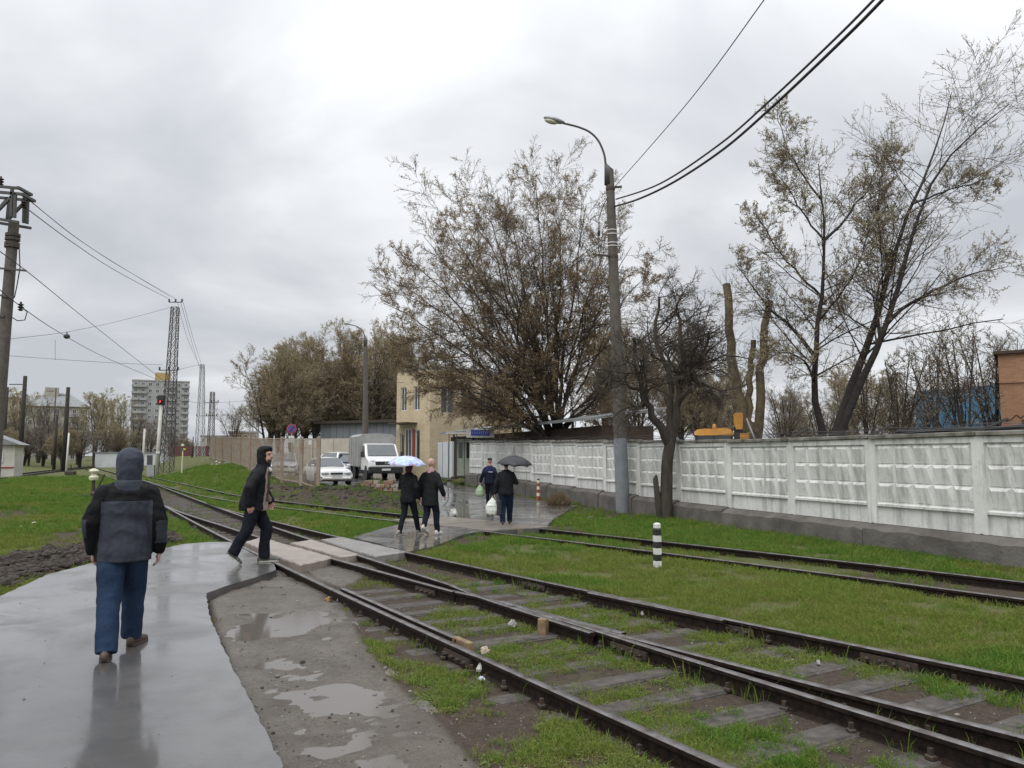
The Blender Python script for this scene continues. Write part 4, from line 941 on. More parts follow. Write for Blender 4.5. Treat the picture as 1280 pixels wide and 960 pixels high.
# ------------------------------------------------------------------ poles, masts, lamps
def lamp_post(px, py, ptop, r0, r1, arm, label, grey=None, Yd=None, group='street lamps'):
    b = G(px, py) if Yd is None else np.array([*at_s(px, Yd), 0.]); b[2] = zs(b[0], b[1]); D_ = b[1]
    t = thing('street_lamp', label, 'street lamp', b); tp = at(ptop[0], ptop[1], D_)-b; n = 12
    L = lambda f: np.array([tp[0]*f, tp[1]*f, tp[2]*f])
    MB().tube([L(0)-np.array([0, 0, .2]), L(.35), L(.7), L(1)], [r0, r0*.85+r1*.15, r0*.4+r1*.6, r1], 16).build('pole', MT['pole'], t, angle=40)
    if grey: f = (at(px, grey, D_)[2]-b[2])/tp[2]; MB().tube([L(0)-np.array([0, 0, .1]), L(f*.5), L(f)], [r0+.012, r0*.97+.014, r0*.93+.014], 16).build('paint_band', MT['polegrey'], t, angle=40)
    A = [at(x, y, D_)-b for x, y in arm]; MB().tube([A[0]-np.array([0, 0, .5]), A[0], A[1]], [r1+.01, r1+.005, .045], 12).build('cap', MT['darksteel'], t, smooth=True)
    P = A[1:]; Q = []
    for i in range(len(P)-1):
        for k in range(4):
            f = k/4; p0, p1, p2, p3 = P[max(i-1, 0)], P[i], P[i+1], P[min(i+2, len(P)-1)]
            Q.append(.5*((2*p1)+(-p0+p2)*f+(2*p0-5*p1+4*p2-p3)*f*f+(-p0+3*p1-3*p2+p3)*f**3))
    Q.append(P[-1]); MB().tube(Q, .035, 8).build('arm', MT['darksteel'], t, smooth=True)
    e_ = P[-1]; d = P[-1]-P[-2]; d /= np.linalg.norm(d); R = Matrix.Rotation(math.atan2(d[2], -d[0]), 3, 'Y')
    hd = MB().ell((e_[0]+d[0]*.30, e_[1], e_[2]+d[2]*.3+.03), (.36, .15, .085), 0, 16, 9, R).build('lamp_head', MT['galv'], t, smooth=True)
    MB().ell((e_[0]+d[0]*.40, e_[1], e_[2]+d[2]*.40-.04), (.22, .12, .08), 0, 14, 8, R).build('diffuser', MT['cream'], hd, smooth=True)
    return t, b, tp
lp, lb, lt = lamp_post(779, 641, (762, 212), .205, .125, [(760.5, 212), (757, 205), (755, 192), (748, 176), (737, 165), (722, 158.5), (704, 154)], 'tall concrete street lamp with grey painted foot beside the fence', 548)
for y, w_, m in ((288, .030, 'white'), (293, .03, 'white'), (304, .03, 'white'), (308, .03, 'white'), (321, .09, 'iron'), (236, .10, 'iron')):
    f = (at(765, y, lb[1])[2]-lb[2])/lt[2]; r = .205*(1-f)+.125*f+.02; c = lt*f; MB().lathe([(r-.02, -w_/2), (r, -w_/2), (r, w_/2), (r-.02, w_/2)], c, 16).build('band', MT[m], lp)
for y, dx in ((321, -.5), (236, .35)): f = (at(765, y, lb[1])[2]-lb[2])/lt[2]; c = lt*f; MB().bar(c+np.array([0, -.1, 0]), c+np.array([dx, -.15, .02]), .06).build('bracket', MT['iron'], lp)
c = lambda y: lt*((at(765, y, lb[1])[2]-lb[2])/lt[2])
MB().tube([c(250)+np.array([-.15, -.16, 0]), c(262)+np.array([-.30, -.16, 0]), c(275)+np.array([-.42, -.16, 0]), c(293)+np.array([-.44, -.16, 0])], .016, 6).ell(c(293)+np.array([-.44, -.16, 0]), (.05, .05, .12)).build('junction_cable', MT['cable'], lp)
l2 = lamp_post(457, 560, (457, 425), .24, .15, [(457, 425), (456, 420), (453, 413), (446, 408), (438, 406)], 'second concrete street lamp rising behind the truck', None, 60)
# catenary mast at the left edge
bm_ = np.array([*at_s(-9, 27), 0.]); bm_[2] = zs(bm_[0], bm_[1])
cm = thing('catenary_mast', 'concrete overhead line mast with a lattice crosshead at left edge', 'mast', bm_); tp = at(17.5, 278, 27)-bm_
MB().tube([(0, 0, -.2), tp*.5, tp], [.235, .20, .165], 16).build('pole', MT['pole'], cm, angle=40)
def rel(px, py, D_=27): return at(px, py, D_)-bm_
def bars(name, segs, w_, m=None):
    mb = MB()
    for a, b in segs: mb.bar(a, b, w_)
    return mb.build(name, m or MT['darksteel'], cm)
for dpt in (-.35, .35):
    o_ = np.array([0, dpt, 0]); Q = lambda x, y: rel(x, y)+o_
    bars('crosshead_frame', [(Q(-40, 233), Q(31, 239.5)), (Q(-40, 240), Q(35, 247)), (Q(-40, 270), Q(31, 281.5)), (Q(23, 240), Q(22, 275)), (Q(27, 246), Q(26, 276)), (Q(4, 243), Q(1, 272)), (Q(1, 272), Q(22, 250)), (Q(-20, 270), Q(3, 243)), (Q(-20, 240), Q(-20, 272))], .085)
bars('crosshead_tie', [(rel(31, 239)+np.array([0, -.4, 0]), rel(31, 239)+np.array([0, .4, 0])), (rel(35, 247)+np.array([0, -.4, 0]), rel(35, 247)+np.array([0, .4, 0]))], .09)
for y in (294, 299, 305, 308): 
    f = np.clip((bm_[2]+tp[2]-at(10, y, 27)[2])/tp[2], 0, 1); cc_ = tp*(1-f); MB().lathe([(.2, -.05), (.235, -.05), (.235, .05), (.2, .05)], cc_, 14).build('clamp', MT['iron'], cm)
for (x0, x1, y) in ((4, 37, 338), (1, 22, 371), (-2, 10, 395)): bars('bracket', [(rel(x0, y-1)+np.array([0, -.2, 0]), rel(x1, y+2)+np.array([0, -.2, 0]))], .06)
for (x, y) in ((1, 226), (30, 255), (26, 383)): MB().lathe([(.03, -.16), (.10, -.12), (.04, -.08), (.11, -.03), (.04, .02), (.11, .06), (.04, .1), (.03, .16)], rel(x, y), 10).build('insulator', MT['iron'], cm)
MB().tube([rel(24, 309), rel(25, 335), rel(21, 358), rel(18, 372)], .018, 6).build('jumper', MT['cable'], cm); MB().tube([rel(26, 383), rel(34, 390), rel(31, 400), rel(22, 401), rel(14, 396)], .018, 6).build('jumper', MT['cable'], cm)
# lattice towers
def lattice(label, px, D_, pytop, wb, wt_, m=None, arms=(), n=None, pxtop=None, th=.09):
    b = np.array([*at_s(px, D_), 0.]); b[2] = zs(b[0], b[1]); H = at(px, pytop, D_)[2]-b[2]; t = thing('lattice_tower', label, 'lattice mast', b); m = m or MT['darksteel']
    dx = (at(pxtop, pytop, D_)[0]-b[0]) if pxtop else 0
    def cn(k, z): w_ = (wb+(wt_-wb)*z/H)/2; return np.array([(-1, 1, 1, -1)[k]*w_+dx*z/H, (-1, -1, 1, 1)[k]*w_, z])
    for k in range(4): MB().bar(cn(k, 0), cn(k, H), th).build('leg', m, t)
    n = n or 14; zz = [H*(1-(1-i/n)**1.15) for i in range(n+1)]; mb = MB()
    for i in range(n):
        for k in range(4):
            a, c = cn(k, zz[i]), cn((k+1) % 4, zz[i+1]); mb.bar(a, c, th*.5); mb.bar(cn((k+1) % 4, zz[i]), cn(k, zz[i+1]), th*.5); mb.bar(cn(k, zz[i+1]), cn((k+1) % 4, zz[i+1]), th*.5)
    mb.build('bracing', m, t)
    for (py, x0, x1) in arms:
        z = at(px, py, D_)[2]-b[2]; ar = MB().bar((at(x0, py, D_)[0]-b[0], -.1, z), (at(x1, py, D_)[0]-b[0], -.1, z), th*1.1).build('cross_arm', m, t)
        for x in (x0, (x0+x1)/2, x1): MB().lathe([(.03, 0), (.11, .05), (.05, .15), (.12, .22), (.03, .34)], (at(x, py, D_)[0]-b[0], -.1, z), 8).build('insulator', MT['iron'], ar)
    return t, b
lattice('tall dark lattice mast beside the red railway signal', 208.5, 75, 384, 1.0, .55, arms=((378, 212, 228), (463, 200, 223)), n=18, pxtop=219, th=.065)
lattice('pale slender lattice mast beyond the tall dark one', 249.5, 115, 455.5, 1.1, .45, MT['galv'], n=12, pxtop=253, th=.07)
lattice('short lattice mast with side arms over the mesh fence', 263, 125, 490, .9, .5, MT['darksteel'], arms=((503, 256, 273), (520, 246, 271)), n=9, th=.075)
lattice('thin far lattice mast behind the hooded man in black', 313, 150, 507, .7, .45, MT['galv'], arms=((534, 308, 322),), n=8, th=.06)
lattice('thin far lattice mast right of the flowering tree', 321, 165, 524, .6, .45, MT['galv'], n=7, th=.06)
def wpole(px, D_, pytop, label, r=.17, arms=(), m='pole'):
    b = np.array([*at_s(px, D_), 0.]); b[2] = zs(b[0], b[1]); H = at(px, pytop, D_)[2]-b[2]; t = thing('utility_pole', label, 'pole', b, 0, 'poles along the left bank'); MB().tube([(0, 0, -.2), (.05, 0, H*.5), (.1, 0, H)], [r*1.2, r, r*.85], 10).build('shaft', MT[m], t, smooth=True)
    for py, x0, x1 in arms: z = at(px, py, D_)[2]-b[2]; MB().bar((at(x0, py, D_)[0]-b[0], 0, z), (at(x1, py, D_)[0]-b[0], 0, z), .09).build('cross_arm', MT['iron'], t)
wpole(25, 84, 470, 'dark pole with a short left arm above the hut', .23, ((480.5, 12, 30),), 'barkdark'); wpole(80, 92, 484, 'dark pole in front of the pale five storey house', .24, ((494, 73, 86),), 'barkdark'); wpole(68, 100, 518, 'short dark pole left of the pale house pole', .17, (), 'barkdark')
wpole(83.5, 80, 541, 'thin white post in front of the dark pole', .09, (), 'white'); wpole(178.5, 95, 536, 'white concrete post beside the hooded man in grey', .13, (), 'plaster'); wpole(240, 110, 546, 'thin dark post by the far red fence', .09, (), 'iron')
wpole(4, 120, 484, 'dark mast half behind the left concrete mast', .2, (), 'barkdark'); wpole(65, 140, 485, 'thin far pole above the pale roof', .12, ((489, 58, 68),), 'iron')
# red signal
b = np.array([*at_s(196, 66), 0.]); b[2] = zs(b[0], b[1]); sgn = thing('railway_signal', 'railway signal on a pale post showing a red light', 'signal', b); H = at(200, 506, 66)[2]-b[2]; dx = at(201.5, 506, 66)[0]-b[0]
MB().tube([(0, 0, -.1), (dx, 0, H)], [.15, .12], 10).build('post', MT['plaster'], sgn, smooth=True); c = at(201.5, 500, 66)-b
MB().box((c[0], 0, c[2]), (.58, .3, .80), bev=.03).build('head', MT['black'], sgn); lm = NT('red_signal_light'); lm.set(col=(.5, .02, .02), rough=.3, emit=(1, .05, .06), emits=1.6)
MB().lathe([(.11, 0), (.11, -.02), (.02, -.04)], (c[0]+.02, -.16, c[2]-.16), 12, 0, 'y').build('red_light', lm.m, sgn); MB().lathe([(.13, 0), (.14, -.22), (.12, -.22), (.11, 0)], (c[0]+.02, -.15, c[2]-.14), 12, 0, 'y').build('hood', MT['black'], sgn)
MB().box((.15, -.18, H*.34), (.3, .05, .18)).build('number_plate', MT['white'], sgn); MB().box((-.4, 0, .5), (.6, .4, 1.0)).build('relay_box', MT['galv'], sgn)
# yellow marker post
b = G(227, 595); mk = thing('marker_post', 'cream marker post with green and yellow plates on the bank', 'marker post', b); s_ = b[1]/1000; H = (595-560)*s_
MB().tube([(0, 0, 0), (0, 0, 3.5*s_)], .045, 8).build('foot', MT['black'], mk); MB().tube([(0, 0, 3.4*s_), (.02, 0, H*.9)], .05, 8).build('post', MT['cream'], mk)
MB().box((-.01, -.04, H*.94), (.20, .05, .18)).build('green_plate', MT['teal'], mk); MB().box((.17, -.05, H*.95), (.18, .04, .12)).build('yellow_plate', MT['yellow'], mk); MB().box((0, -.03, H*1.10), (.22, .04, .18)).build('number_plate', MT['cream'], mk)
# no stopping sign
pS = at(364.5, 536, 48); b = np.array([pS[0], pS[1], zs(pS[0], pS[1])]); ns = thing('no_stopping_sign', 'round no stopping sign on a pale post above the mesh fence', 'sign', b); hz_ = pS[2]-b[2]
MB().tube([(0, .05, 0), (0, .05, hz_)], .05, 8).build('post', MT['galv'], ns); MB().lathe([(.01, .03), (.30, .03), (.30, 0), (.01, 0)], (0, 0, hz_), 20, 0, 'y').build('red_rim', mat('sign_red', (.38, .06, .10), .5), ns)
MB().lathe([(.01, -.003), (.23, -.003), (.23, -.01), (.01, -.01)], (0, 0, hz_), 20, 0, 'y').build('blue_disc', mat('sign_blue', (.10, .09, .32), .5), ns)
MB().bar((-.18, -.016, hz_+.18), (.18, -.016, hz_-.18), .055, .01).bar((-.18, -.021, hz_-.18), (.18, -.021, hz_+.18), .055, .01).build('red_cross', bpy.data.materials['sign_red'], ns); MB().box((0, -.0, hz_-.62), (.34, .03, .4)).build('lower_plate', MT['white'], ns)
# bollards
b = G(822, 709); bl = thing('striped_bollard', 'black and white striped concrete marker post in the grass', 'bollard', b); h_ = (709-655)*b[1]/1000; n = 7
for i in range(n): MB().box((0, 0, h_*(i+.5)/n), (.10, .10, h_/n), bev=.004 if i < n-1 else .02).build('band', MT['white'] if i % 2 == 0 else MT['black'], bl, rz=.35)
MB().box((0, 0, -.1), (.12, .12, .21)).build('foot', MT['oldconcrete'], bl, rz=.35)
b = G(673, 626); b[2] = float(roadz(np.array([b[0]]), np.array([b[1]]))[0]); bl = thing('striped_bollard', 'red and white striped bollard beside the fence plinth', 'bollard', b); h_ = (626-602)*b[1]/1000
for i in range(6): MB().lathe([(.075-.004*i, 0), (.073-.004*i, h_/6)], (0, 0, h_*i/6), 12).build('band', MT['redpaint'] if i % 2 == 0 else MT['cream'], bl, angle=40)
MB().ell((0, 0, h_), (.055, .055, .05)).build('cap', MT['black'], bl)
# switch stand with lantern
b = G(116, 622); sw = thing('switch_stand', 'switch stand with a pale lantern and lever left of the track', 'switch stand', b); s_ = b[1]/1000
H = (622-586)*s_; MB().tube([(0, 0, 0), (0, 0, H*.62)], [.10, .055], 10).build('column', MT['iron'], sw); MB().bar((-.9, 0, .05), (.7, 0, .05), .18, .1).build('base', MT['iron'], sw)
MB().lathe([(.17, 0), (.20, .12), (.12, .20), (.12, .26), (.21, .38), (.17, .44), (.03, .50)], (0, 0, H*.60), 10).build('lantern', MT['cream'], sw); MB().tube([(0, 0, H*.6+.45), (0, 0, H*1.12)], [.05, .03], 8).build('finial', MT['iron'], sw)
MB().bar((.10, -.1, .12), (.52, -.1, H*.80), .06).build('lever', MT['iron'], sw); MB().ell((.10, -.1, .16), (.16, .12, .12)).build('counterweight', MT['iron'], sw)
b2 = G(88, 594); sw2 = thing('switch_stand', 'small dark switch machine beside the far left track', 'switch stand', b2); MB().box((0, 0, .2), (.9, .5, .4), bev=.05).build('case', MT['iron'], sw2); MB().tube([(0, 0, .4), (0, 0, .95)], .06, 8).build('column', MT['iron'], sw2)
# ------------------------------------------------------------------ wires
def wire(pts, r, label, sag=0, group='overhead wires'):
    P = [np.array(at(*p)) for p in pts]; Q = []
    for i in range(len(P)-1):
        for k in range(8):
            f = k/8; p0, p1, p2, p3 = P[max(i-1, 0)], P[i], P[i+1], P[min(i+2, len(P)-1)]
            Q.append(.5*((2*p1)+(-p0+p2)*f+(2*p0-5*p1+4*p2-p3)*f*f+(-p0+3*p1-3*p2+p3)*f**3))
    Q.append(P[-1]); o = MB().tube(Q, r, 5).build('overhead_wire', MT['cable'], smooth=True); tag(o, label, 'wire', group); return o
LY = lb[1]
wire([(768, 234, LY), (860, 128, 17.5), (955, 0, 12.5), (1060, -150, 9)], .011, 'single thin wire rising right from the lamp post top')
wire([(770, 249, LY), (826, 229, 21), (900, 180, 18.2), (960, 128, 16), (1030, 62, 13.8), (1092, 0, 12), (1240, -160, 8.5)], .024, 'upper thick black cable sweeping from lamp post to top right')
wire([(768, 258, LY), (800, 248, 22), (845, 226, 20.4), (905, 186, 18.1), (965, 134, 16), (1037, 66, 13.7), (1103, 0, 12), (1250, -160, 8.5)], .030, 'lower thick black cable sweeping from lamp post to top right')
wire([(752, 300, LY), (700, 340, 30), (640, 385, 40)], .012, 'thin service wire dropping left from the lamp post into branches')
wire([(752, 306, LY), (690, 352, 32), (630, 396, 42)], .012, 'second service wire dropping left from the lamp post into branches')
for i, (a, b_, lab) in enumerate((((30, 244), (213, 371), 'uppermost line wire from left crosshead to tall lattice mast'), ((36, 250), (219, 373), 'middle line wire from left crosshead to tall lattice mast'), ((30, 258), (210, 373), 'lowest line wire from left crosshead to tall lattice mast'))):
    mxx, mxy = (a[0]+b_[0])/2, (a[1]+b_[1])/2+9; wire([(*a, 27), (mxx-30, mxy-22, 40), (mxx+25, mxy+14, 55), (*b_, 75)], .012+.004*i, lab)
wire([(-20, 300, 24), (36, 341, 28), (90, 385, 40), (160, 441, 58), (215, 484, 76)], .016, 'contact wire running from the left mast bracket down to the signal')
wire([(-20, 345, 24), (26, 383, 28), (75, 416, 40), (130, 446, 58), (200, 476, 76)], .016, 'catenary wire with a dark ball descending right from the left mast')
wire([(-20, 427, 40), (13, 423.5, 45), (83, 415, 55), (150, 401, 65), (214, 384, 75)], .014, 'cross span wire rising from left edge to the tall lattice mast head')
wire([(-10, 443, 50), (70, 449, 62), (150, 454, 68), (203, 456, 75)], .014, 'lower cross span wire level above the distant houses')
wire([(223, 462, 75), (240, 458, 100), (252, 456, 115)], .02, 'short span wire between the two tallest lattice masts')
for i, x in enumerate((226, 222, 229)): wire([(x, 378, 75), (x+13, 425, 95), (250+i*2, 462, 118)], .017, ('left', 'middle', 'right')[i]+' of three wires falling right from the tall lattice mast head')
wire([(230, 500, 80), (262, 504, 110), (330, 499, 150)], .02, 'faint far wire crossing behind the short lattice mast')
wire([(69, 425, 55), (69, 450, 58)], .012, 'short vertical dropper below the cross span wire')
p_ = at(83.5, 420.5, 44); bo = thing('wire_ball', 'dark ball hanging on the catenary wire', 'wire ball', p_); MB().ell((0, 0, 0), (.17, .17, .14)).build('ball', MT['black'], bo, smooth=True); MB().tube([(0, 0, .1), (0, 0, .25)], .03, 6).build('clip', MT['iron'], bo)
wire([(463, 470, 60), (480, 478, 55), (505, 478, 52)], .013, 'thin wire from the second street lamp to the brick building')
# ------------------------------------------------------------------ trees
def nrm(v): return v/(np.linalg.norm(v, axis=-1, keepdims=True)+1e-9)
def tubes_np(P, R, n):
    N, K, _ = P.shape; T = nrm(np.gradient(P, axis=1)); ax = nrm(P[:, -1]-P[:, 0]); a = np.where(np.abs(ax[:, 2:3]) < .9, [[0, 0, 1.]], [[1., 0, 0]]); U = nrm(np.cross(a, ax))
    U = nrm(U[:, None]-T*np.sum(U[:, None]*T, -1, keepdims=True)); W_ = np.cross(T, U); th = np.arange(n)*2*math.pi/n
    V = P[:, :, None]+R[:, :, None, None]*(np.cos(th)[None, None, :, None]*U[:, :, None]+np.sin(th)[None, None, :, None]*W_[:, :, None])
    idx = np.arange(N*K*n).reshape(N, K, n); a = idx[:, :-1]; b = np.roll(idx, -1, 2)[:, :-1]; c = np.roll(idx, -1, 2)[:, 1:]; d = idx[:, 1:]
    return V.reshape(-1, 3), np.stack([a, b, c, d], -1).reshape(-1, 4)
def grow(P, R, n, t0, ang, ln, up, k, jit, rr, rng, t1=1., curl=0., rmin=.004, fall=.55):
    N, K, _ = P.shape; M_ = N*n; idx = np.repeat(np.arange(N), n); t = t0+(t1-t0)*((np.tile(np.arange(n), N)+rng.random(M_))/n); f = np.clip(t*(K-1), 0, K-1.001); i = f.astype(int); w_ = (f-i)[:, None]
    pos = P[idx, i]*(1-w_)+P[idx, i+1]*w_; tan = nrm(P[idx, i+1]-P[idx, i]); ra = R[idx, i]*(1-w_[:, 0])+R[idx, i+1]*w_[:, 0]
    L = np.sum(np.linalg.norm(np.diff(P, axis=1), axis=-1), 1)[idx]; v = rng.normal(size=(M_, 3)); v = nrm(v-tan*np.sum(v*tan, -1, keepdims=True)); a = np.radians(rng.uniform(*ang, M_))[:, None]
    d = np.cos(a)*tan+np.sin(a)*v; d[:, 2] += up; d = nrm(d); ln_ = L*rng.uniform(*ln, M_)*(1-fall*(t-t0)/(1-t0+1e-6)); seg = (ln_/(k-1))[:, None]; pts = [pos]
    for s_ in range(1, k):
        d = d+rng.normal(size=(M_, 3))*jit; d[:, 2] += up*.35+curl*s_/k; d = nrm(d); pts.append(pts[-1]+d*seg)
    r0 = np.maximum(ra*rr, rmin); taper = np.linspace(1, .35, k)[None]; return np.stack(pts, 1), np.maximum(r0[:, None]*taper, rmin*.7)
def leaves_np(P, per, size, rng, t0=.1, spread=.03, up=.3, asp=.5):
    N, K, _ = P.shape; M_ = N*per; idx = np.repeat(np.arange(N), per); t = t0+(1-t0)*rng.random(M_); f = np.clip(t*(K-1), 0, K-1.001); i = f.astype(int); w_ = (f-i)[:, None]
    c = P[idx, i]*(1-w_)+P[idx, i+1]*w_+rng.normal(size=(M_, 3))*spread; a = rng.normal(size=(M_, 3)); a[:, 2] += up; a = nrm(a); b = nrm(np.cross(a, rng.normal(size=(M_, 3)))); s_ = (size*(.5+rng.random(M_)))[:, None]
    V = np.stack([c, c+a*s_*.5+b*s_*asp*.5, c+a*s_, c+a*s_*.5-b*s_*asp*.5], 1).reshape(-1, 3); return V, np.arange(M_*4).reshape(M_, 4)
def resample(pts, k):
    pts = np.array(pts, float); m = len(pts); Q = []
    for i in range(m-1):
        for j in range(6):
            f = j/6; p0, p1, p2, p3 = pts[max(i-1, 0)], pts[i], pts[i+1], pts[min(i+2, m-1)]; Q.append(.5*((2*p1)+(-p0+p2)*f+(2*p0-5*p1+4*p2-p3)*f*f+(-p0+3*p1-3*p2+p3)*f**3))
    Q.append(pts[-1]); Q = np.array(Q); s_ = np.r_[0, np.cumsum(np.linalg.norm(np.diff(Q, axis=0), axis=1))]; u = np.linspace(0, s_[-1], k); return np.stack([np.interp(u, s_, Q[:, j]) for j in range(3)], 1)
def cat_mesh(name, parts):
    V = []; F = []; n = 0
    for v, f in parts: V.append(v); F.append(f+n); n += len(v)
    return npmesh(name, np.concatenate(V), np.concatenate(F), True)
def make_tree(name, label, base, stems, levels, seed, bark, twig, leaf=None, lspec=None, cat='tree', group=None, jitter=.0, skip=0):
    """stems: list of (world points relative to nothing, r0, r1); levels: list of dict for grow()"""
    rng = np.random.default_rng(seed); base = np.array(base, float); K = 12
    P = np.stack([resample(s[0], K) for s in stems])-base; R = np.stack([np.linspace(s[1]**.7, s[2]**.7, K)**(1/.7) for s in stems]); P[:, 1:] += rng.normal(size=P[:, 1:].shape)*jitter*(np.arange(len(P)) >= skip)[:, None, None]
    t = thing(name, label, cat, base, 0, group); tv = [tubes_np(P, R, 9)]; cv = []; allp = []; cur = (P[skip:], R[skip:])
    for li, lv in enumerate(levels):
        src = cur if not lv.get('from_all') else (np.concatenate([a for a, _ in allp]), np.concatenate([b for _, b in allp])); q = {k: v for k, v in lv.items() if k not in ('from_all', 'thick', 'sides')}
        cur = grow(*src, rng=rng, **q); (tv if lv.get('thick') else cv).append(tubes_np(*cur, lv.get('sides', 4 if lv.get('thick') else 3)))
    link('trunk', cat_mesh('trunk', tv), bark, t); crown = link('crown', cat_mesh('crown', cv), twig, t)
    if leaf: V, F_ = leaves_np(cur[0], rng=rng, **lspec); link('buds', npmesh('buds', V, F_), leaf, crown)
    return t
def pst(pts, D_, r0, r1, dv=0., rng=random): return ([at(x, y, D_+dv*i/len(pts)) for i, (x, y) in enumerate(pts)], r0, r1)
# big spreading willow-like tree behind the fence
D0 = 35.; bz = .3
st = []; rgs = random.Random(12)
for i, (tx, ty) in enumerate([(482,378),(492,350),(512,325),(530,296),(556,272),(580,262),(605,248),(634,236),(668,222),(698,236),(730,256),(760,284),(788,308),(812,338),(498,418),(512,455),(540,482),(590,505),(838,405),(826,450),(560,330),(620,300),(690,300),(600,400),(650,350),(740,350)]):
    bx, by = 697+rgs.uniform(-9, 9), 566; dx, dy = tx-bx, ty-by; L_ = math.hypot(dx, dy); k = L_/350; w1 = .18*abs(dx)/L_
    P_ = [(bx, by), (bx+dx*.22+rgs.uniform(-4, 4), by+dy*(.30+w1*.3)), (bx+dx*.48+rgs.uniform(-6, 6), by+dy*(.56+w1*.35)), (bx+dx*.75+rgs.uniform(-6, 6), by+dy*(.80+w1*.3)), (tx, ty)]
    if i in (1, 3, 5, 7, 9, 11, 13, 15): P_ = P_[1:]
    st.append(pst(P_, D0, (.055+.06*k)*(.6 if len(P_) == 4 else 1), .010, rgs.uniform(-5, 5)))
bt = at(700, 570, D0); make_tree('spreading_tree', 'wide spreading bare tree with brown buds above the shed roof', (bt[0], bt[1], bz), st,
    [dict(n=16, t0=.14, ang=(22, 66), ln=(.19, .40), up=.01, k=6, jit=.10, rr=.5, thick=True, sides=4, fall=.3), dict(n=11, t0=.1, ang=(25, 62), ln=(.32, .60), up=.02, k=4, jit=.12, rr=.55, rmin=.009), dict(n=8, t0=.08, ang=(20, 60), ln=(.34, .68), up=.03, k=3, jit=.13, rr=.6, rmin=.0065)], 101, MT['bark'], MT['twig'], MT['bud'], dict(per=6, size=.060, spread=.03, up=.4, asp=.42), jitter=.04)
# dark twisted tree in front of the fence
D1 = 22.1; bt = np.array([*at_s(832, D1), 0.]); bt[2] = zs(bt[0], bt[1])-.03
st = [pst([(832,646),(833,605),(834,575),(838,552)], D1, .185, .15), pst([(836,556),(822,525),(806,490),(797,455),(792,425)], D1, .13, .04, -1), pst([(836,556),(848,515),(852,470),(853,425),(848,385)], D1, .14, .04, .8), pst([(836,556),(840,500),(830,455),(820,415),(825,370)], D1, .12, .035, 1.5),
      pst([(850,500),(868,470),(882,440),(890,415)], D1, .08, .03, -.8), pst([(806,490),(785,480),(768,470),(752,475)], D1, .06, .02, .5), pst([(852,470),(880,478),(898,495)], D1, .05, .02, -1)]
make_tree('twisted_tree', 'dark leafless twisted tree growing in front of the white fence', bt, st, [dict(n=14, t0=.35, ang=(35, 85), ln=(.36, .65), up=.03, k=7, jit=.22, rr=.45, thick=True, sides=4), dict(n=10, t0=.1, ang=(30, 75), ln=(.35, .7), up=.05, k=5, jit=.2, rr=.55, rmin=.007), dict(n=11, t0=.1, ang=(25, 70), ln=(.35, .8), up=.06, k=4, jit=.18, rr=.6, rmin=.005)], 102, MT['bark'], MT['twig'], jitter=.05, skip=1)
# broken stub at its foot
tr = [o for o in bpy.data.objects if o.name.startswith('twisted_tree')][0]
MB().tube([(-.18, -.05, 0), (-.24, -.05, .55), (-.30, -.05, 1.15), (-.27, -.05, 1.25)], [.10, .09, .07, .02], 8).build('broken_stub', MT['bark'], tr, angle=50)
# maple pair on the right
D2 = 25.
st = [pst([(1032,566),(1020,500),(1019,440),(1026,370),(1031,300),(1028,255),(1022,205)], D2, .13, .015, -1), pst([(1036,566),(1062,490),(1090,415),(1113,335),(1142,250),(1163,210),(1176,165),(1188,115)], D2, .16, .012, 1.5), pst([(1042,560),(1076,480),(1108,405),(1130,330),(1165,230),(1210,172),(1262,130)], D2, .14, .012, -2),
      pst([(1106,408),(1140,378),(1190,352),(1225,340),(1258,334)], D2, .07, .012, -1), pst([(1021,448),(990,410),(955,378),(920,330)], D2, .07, .012, 1), pst([(1019,505),(1012,460),(985,440),(950,455)], D2, .05, .012, -1.5), pst([(1031,300),(1060,270),(1085,235),(1105,190)], D2, .05, .010, 1), pst([(1100,420),(1095,370),(1110,330),(1118,270)], D2, .06, .012, 1.5), pst([(1140,255),(1180,240),(1215,230),(1242,220)], D2, .04, .01, 1), pst([(1027,250),(1000,215),(985,185),(970,140)], D2, .035, .01, 1), pst([(1026,370),(990,335),(965,300),(945,265)], D2, .04, .01, -1), pst([(1030,300),(1003,265),(985,235),(960,205)], D2, .035, .01, 1), pst([(1024,400),(1055,362),(1075,325),(1088,280)], D2, .04, .01, -1.5), pst([(1113,335),(1100,290),(1098,250),(1105,205)], D2, .035, .01, 1), pst([(1090,415),(1060,395),(1040,385),(1005,390)], D2, .03, .008, 2)]
bt = at(1036, 570, D2); make_tree('maple_tree', 'slender three stemmed tree with sparse pale buds behind the fence', (bt[0], bt[1], bz), st,
    [dict(n=21, t0=.22, ang=(30, 72), ln=(.18, .36), up=.04, k=6, jit=.07, rr=.34, thick=True, sides=4, fall=.2), dict(n=9, t0=.1, ang=(30, 65), ln=(.42, .75), up=.03, k=4, jit=.09, rr=.5, rmin=.007), dict(n=5, t0=.15, ang=(25, 60), ln=(.3, .55), up=.1, k=3, jit=.1, rr=.7, rmin=.006)], 103, MT['barkdark'], MT['twig'], MT['budgreen'], dict(per=4, size=.05, spread=.02, up=.5, t0=.15, asp=.5), jitter=.02)
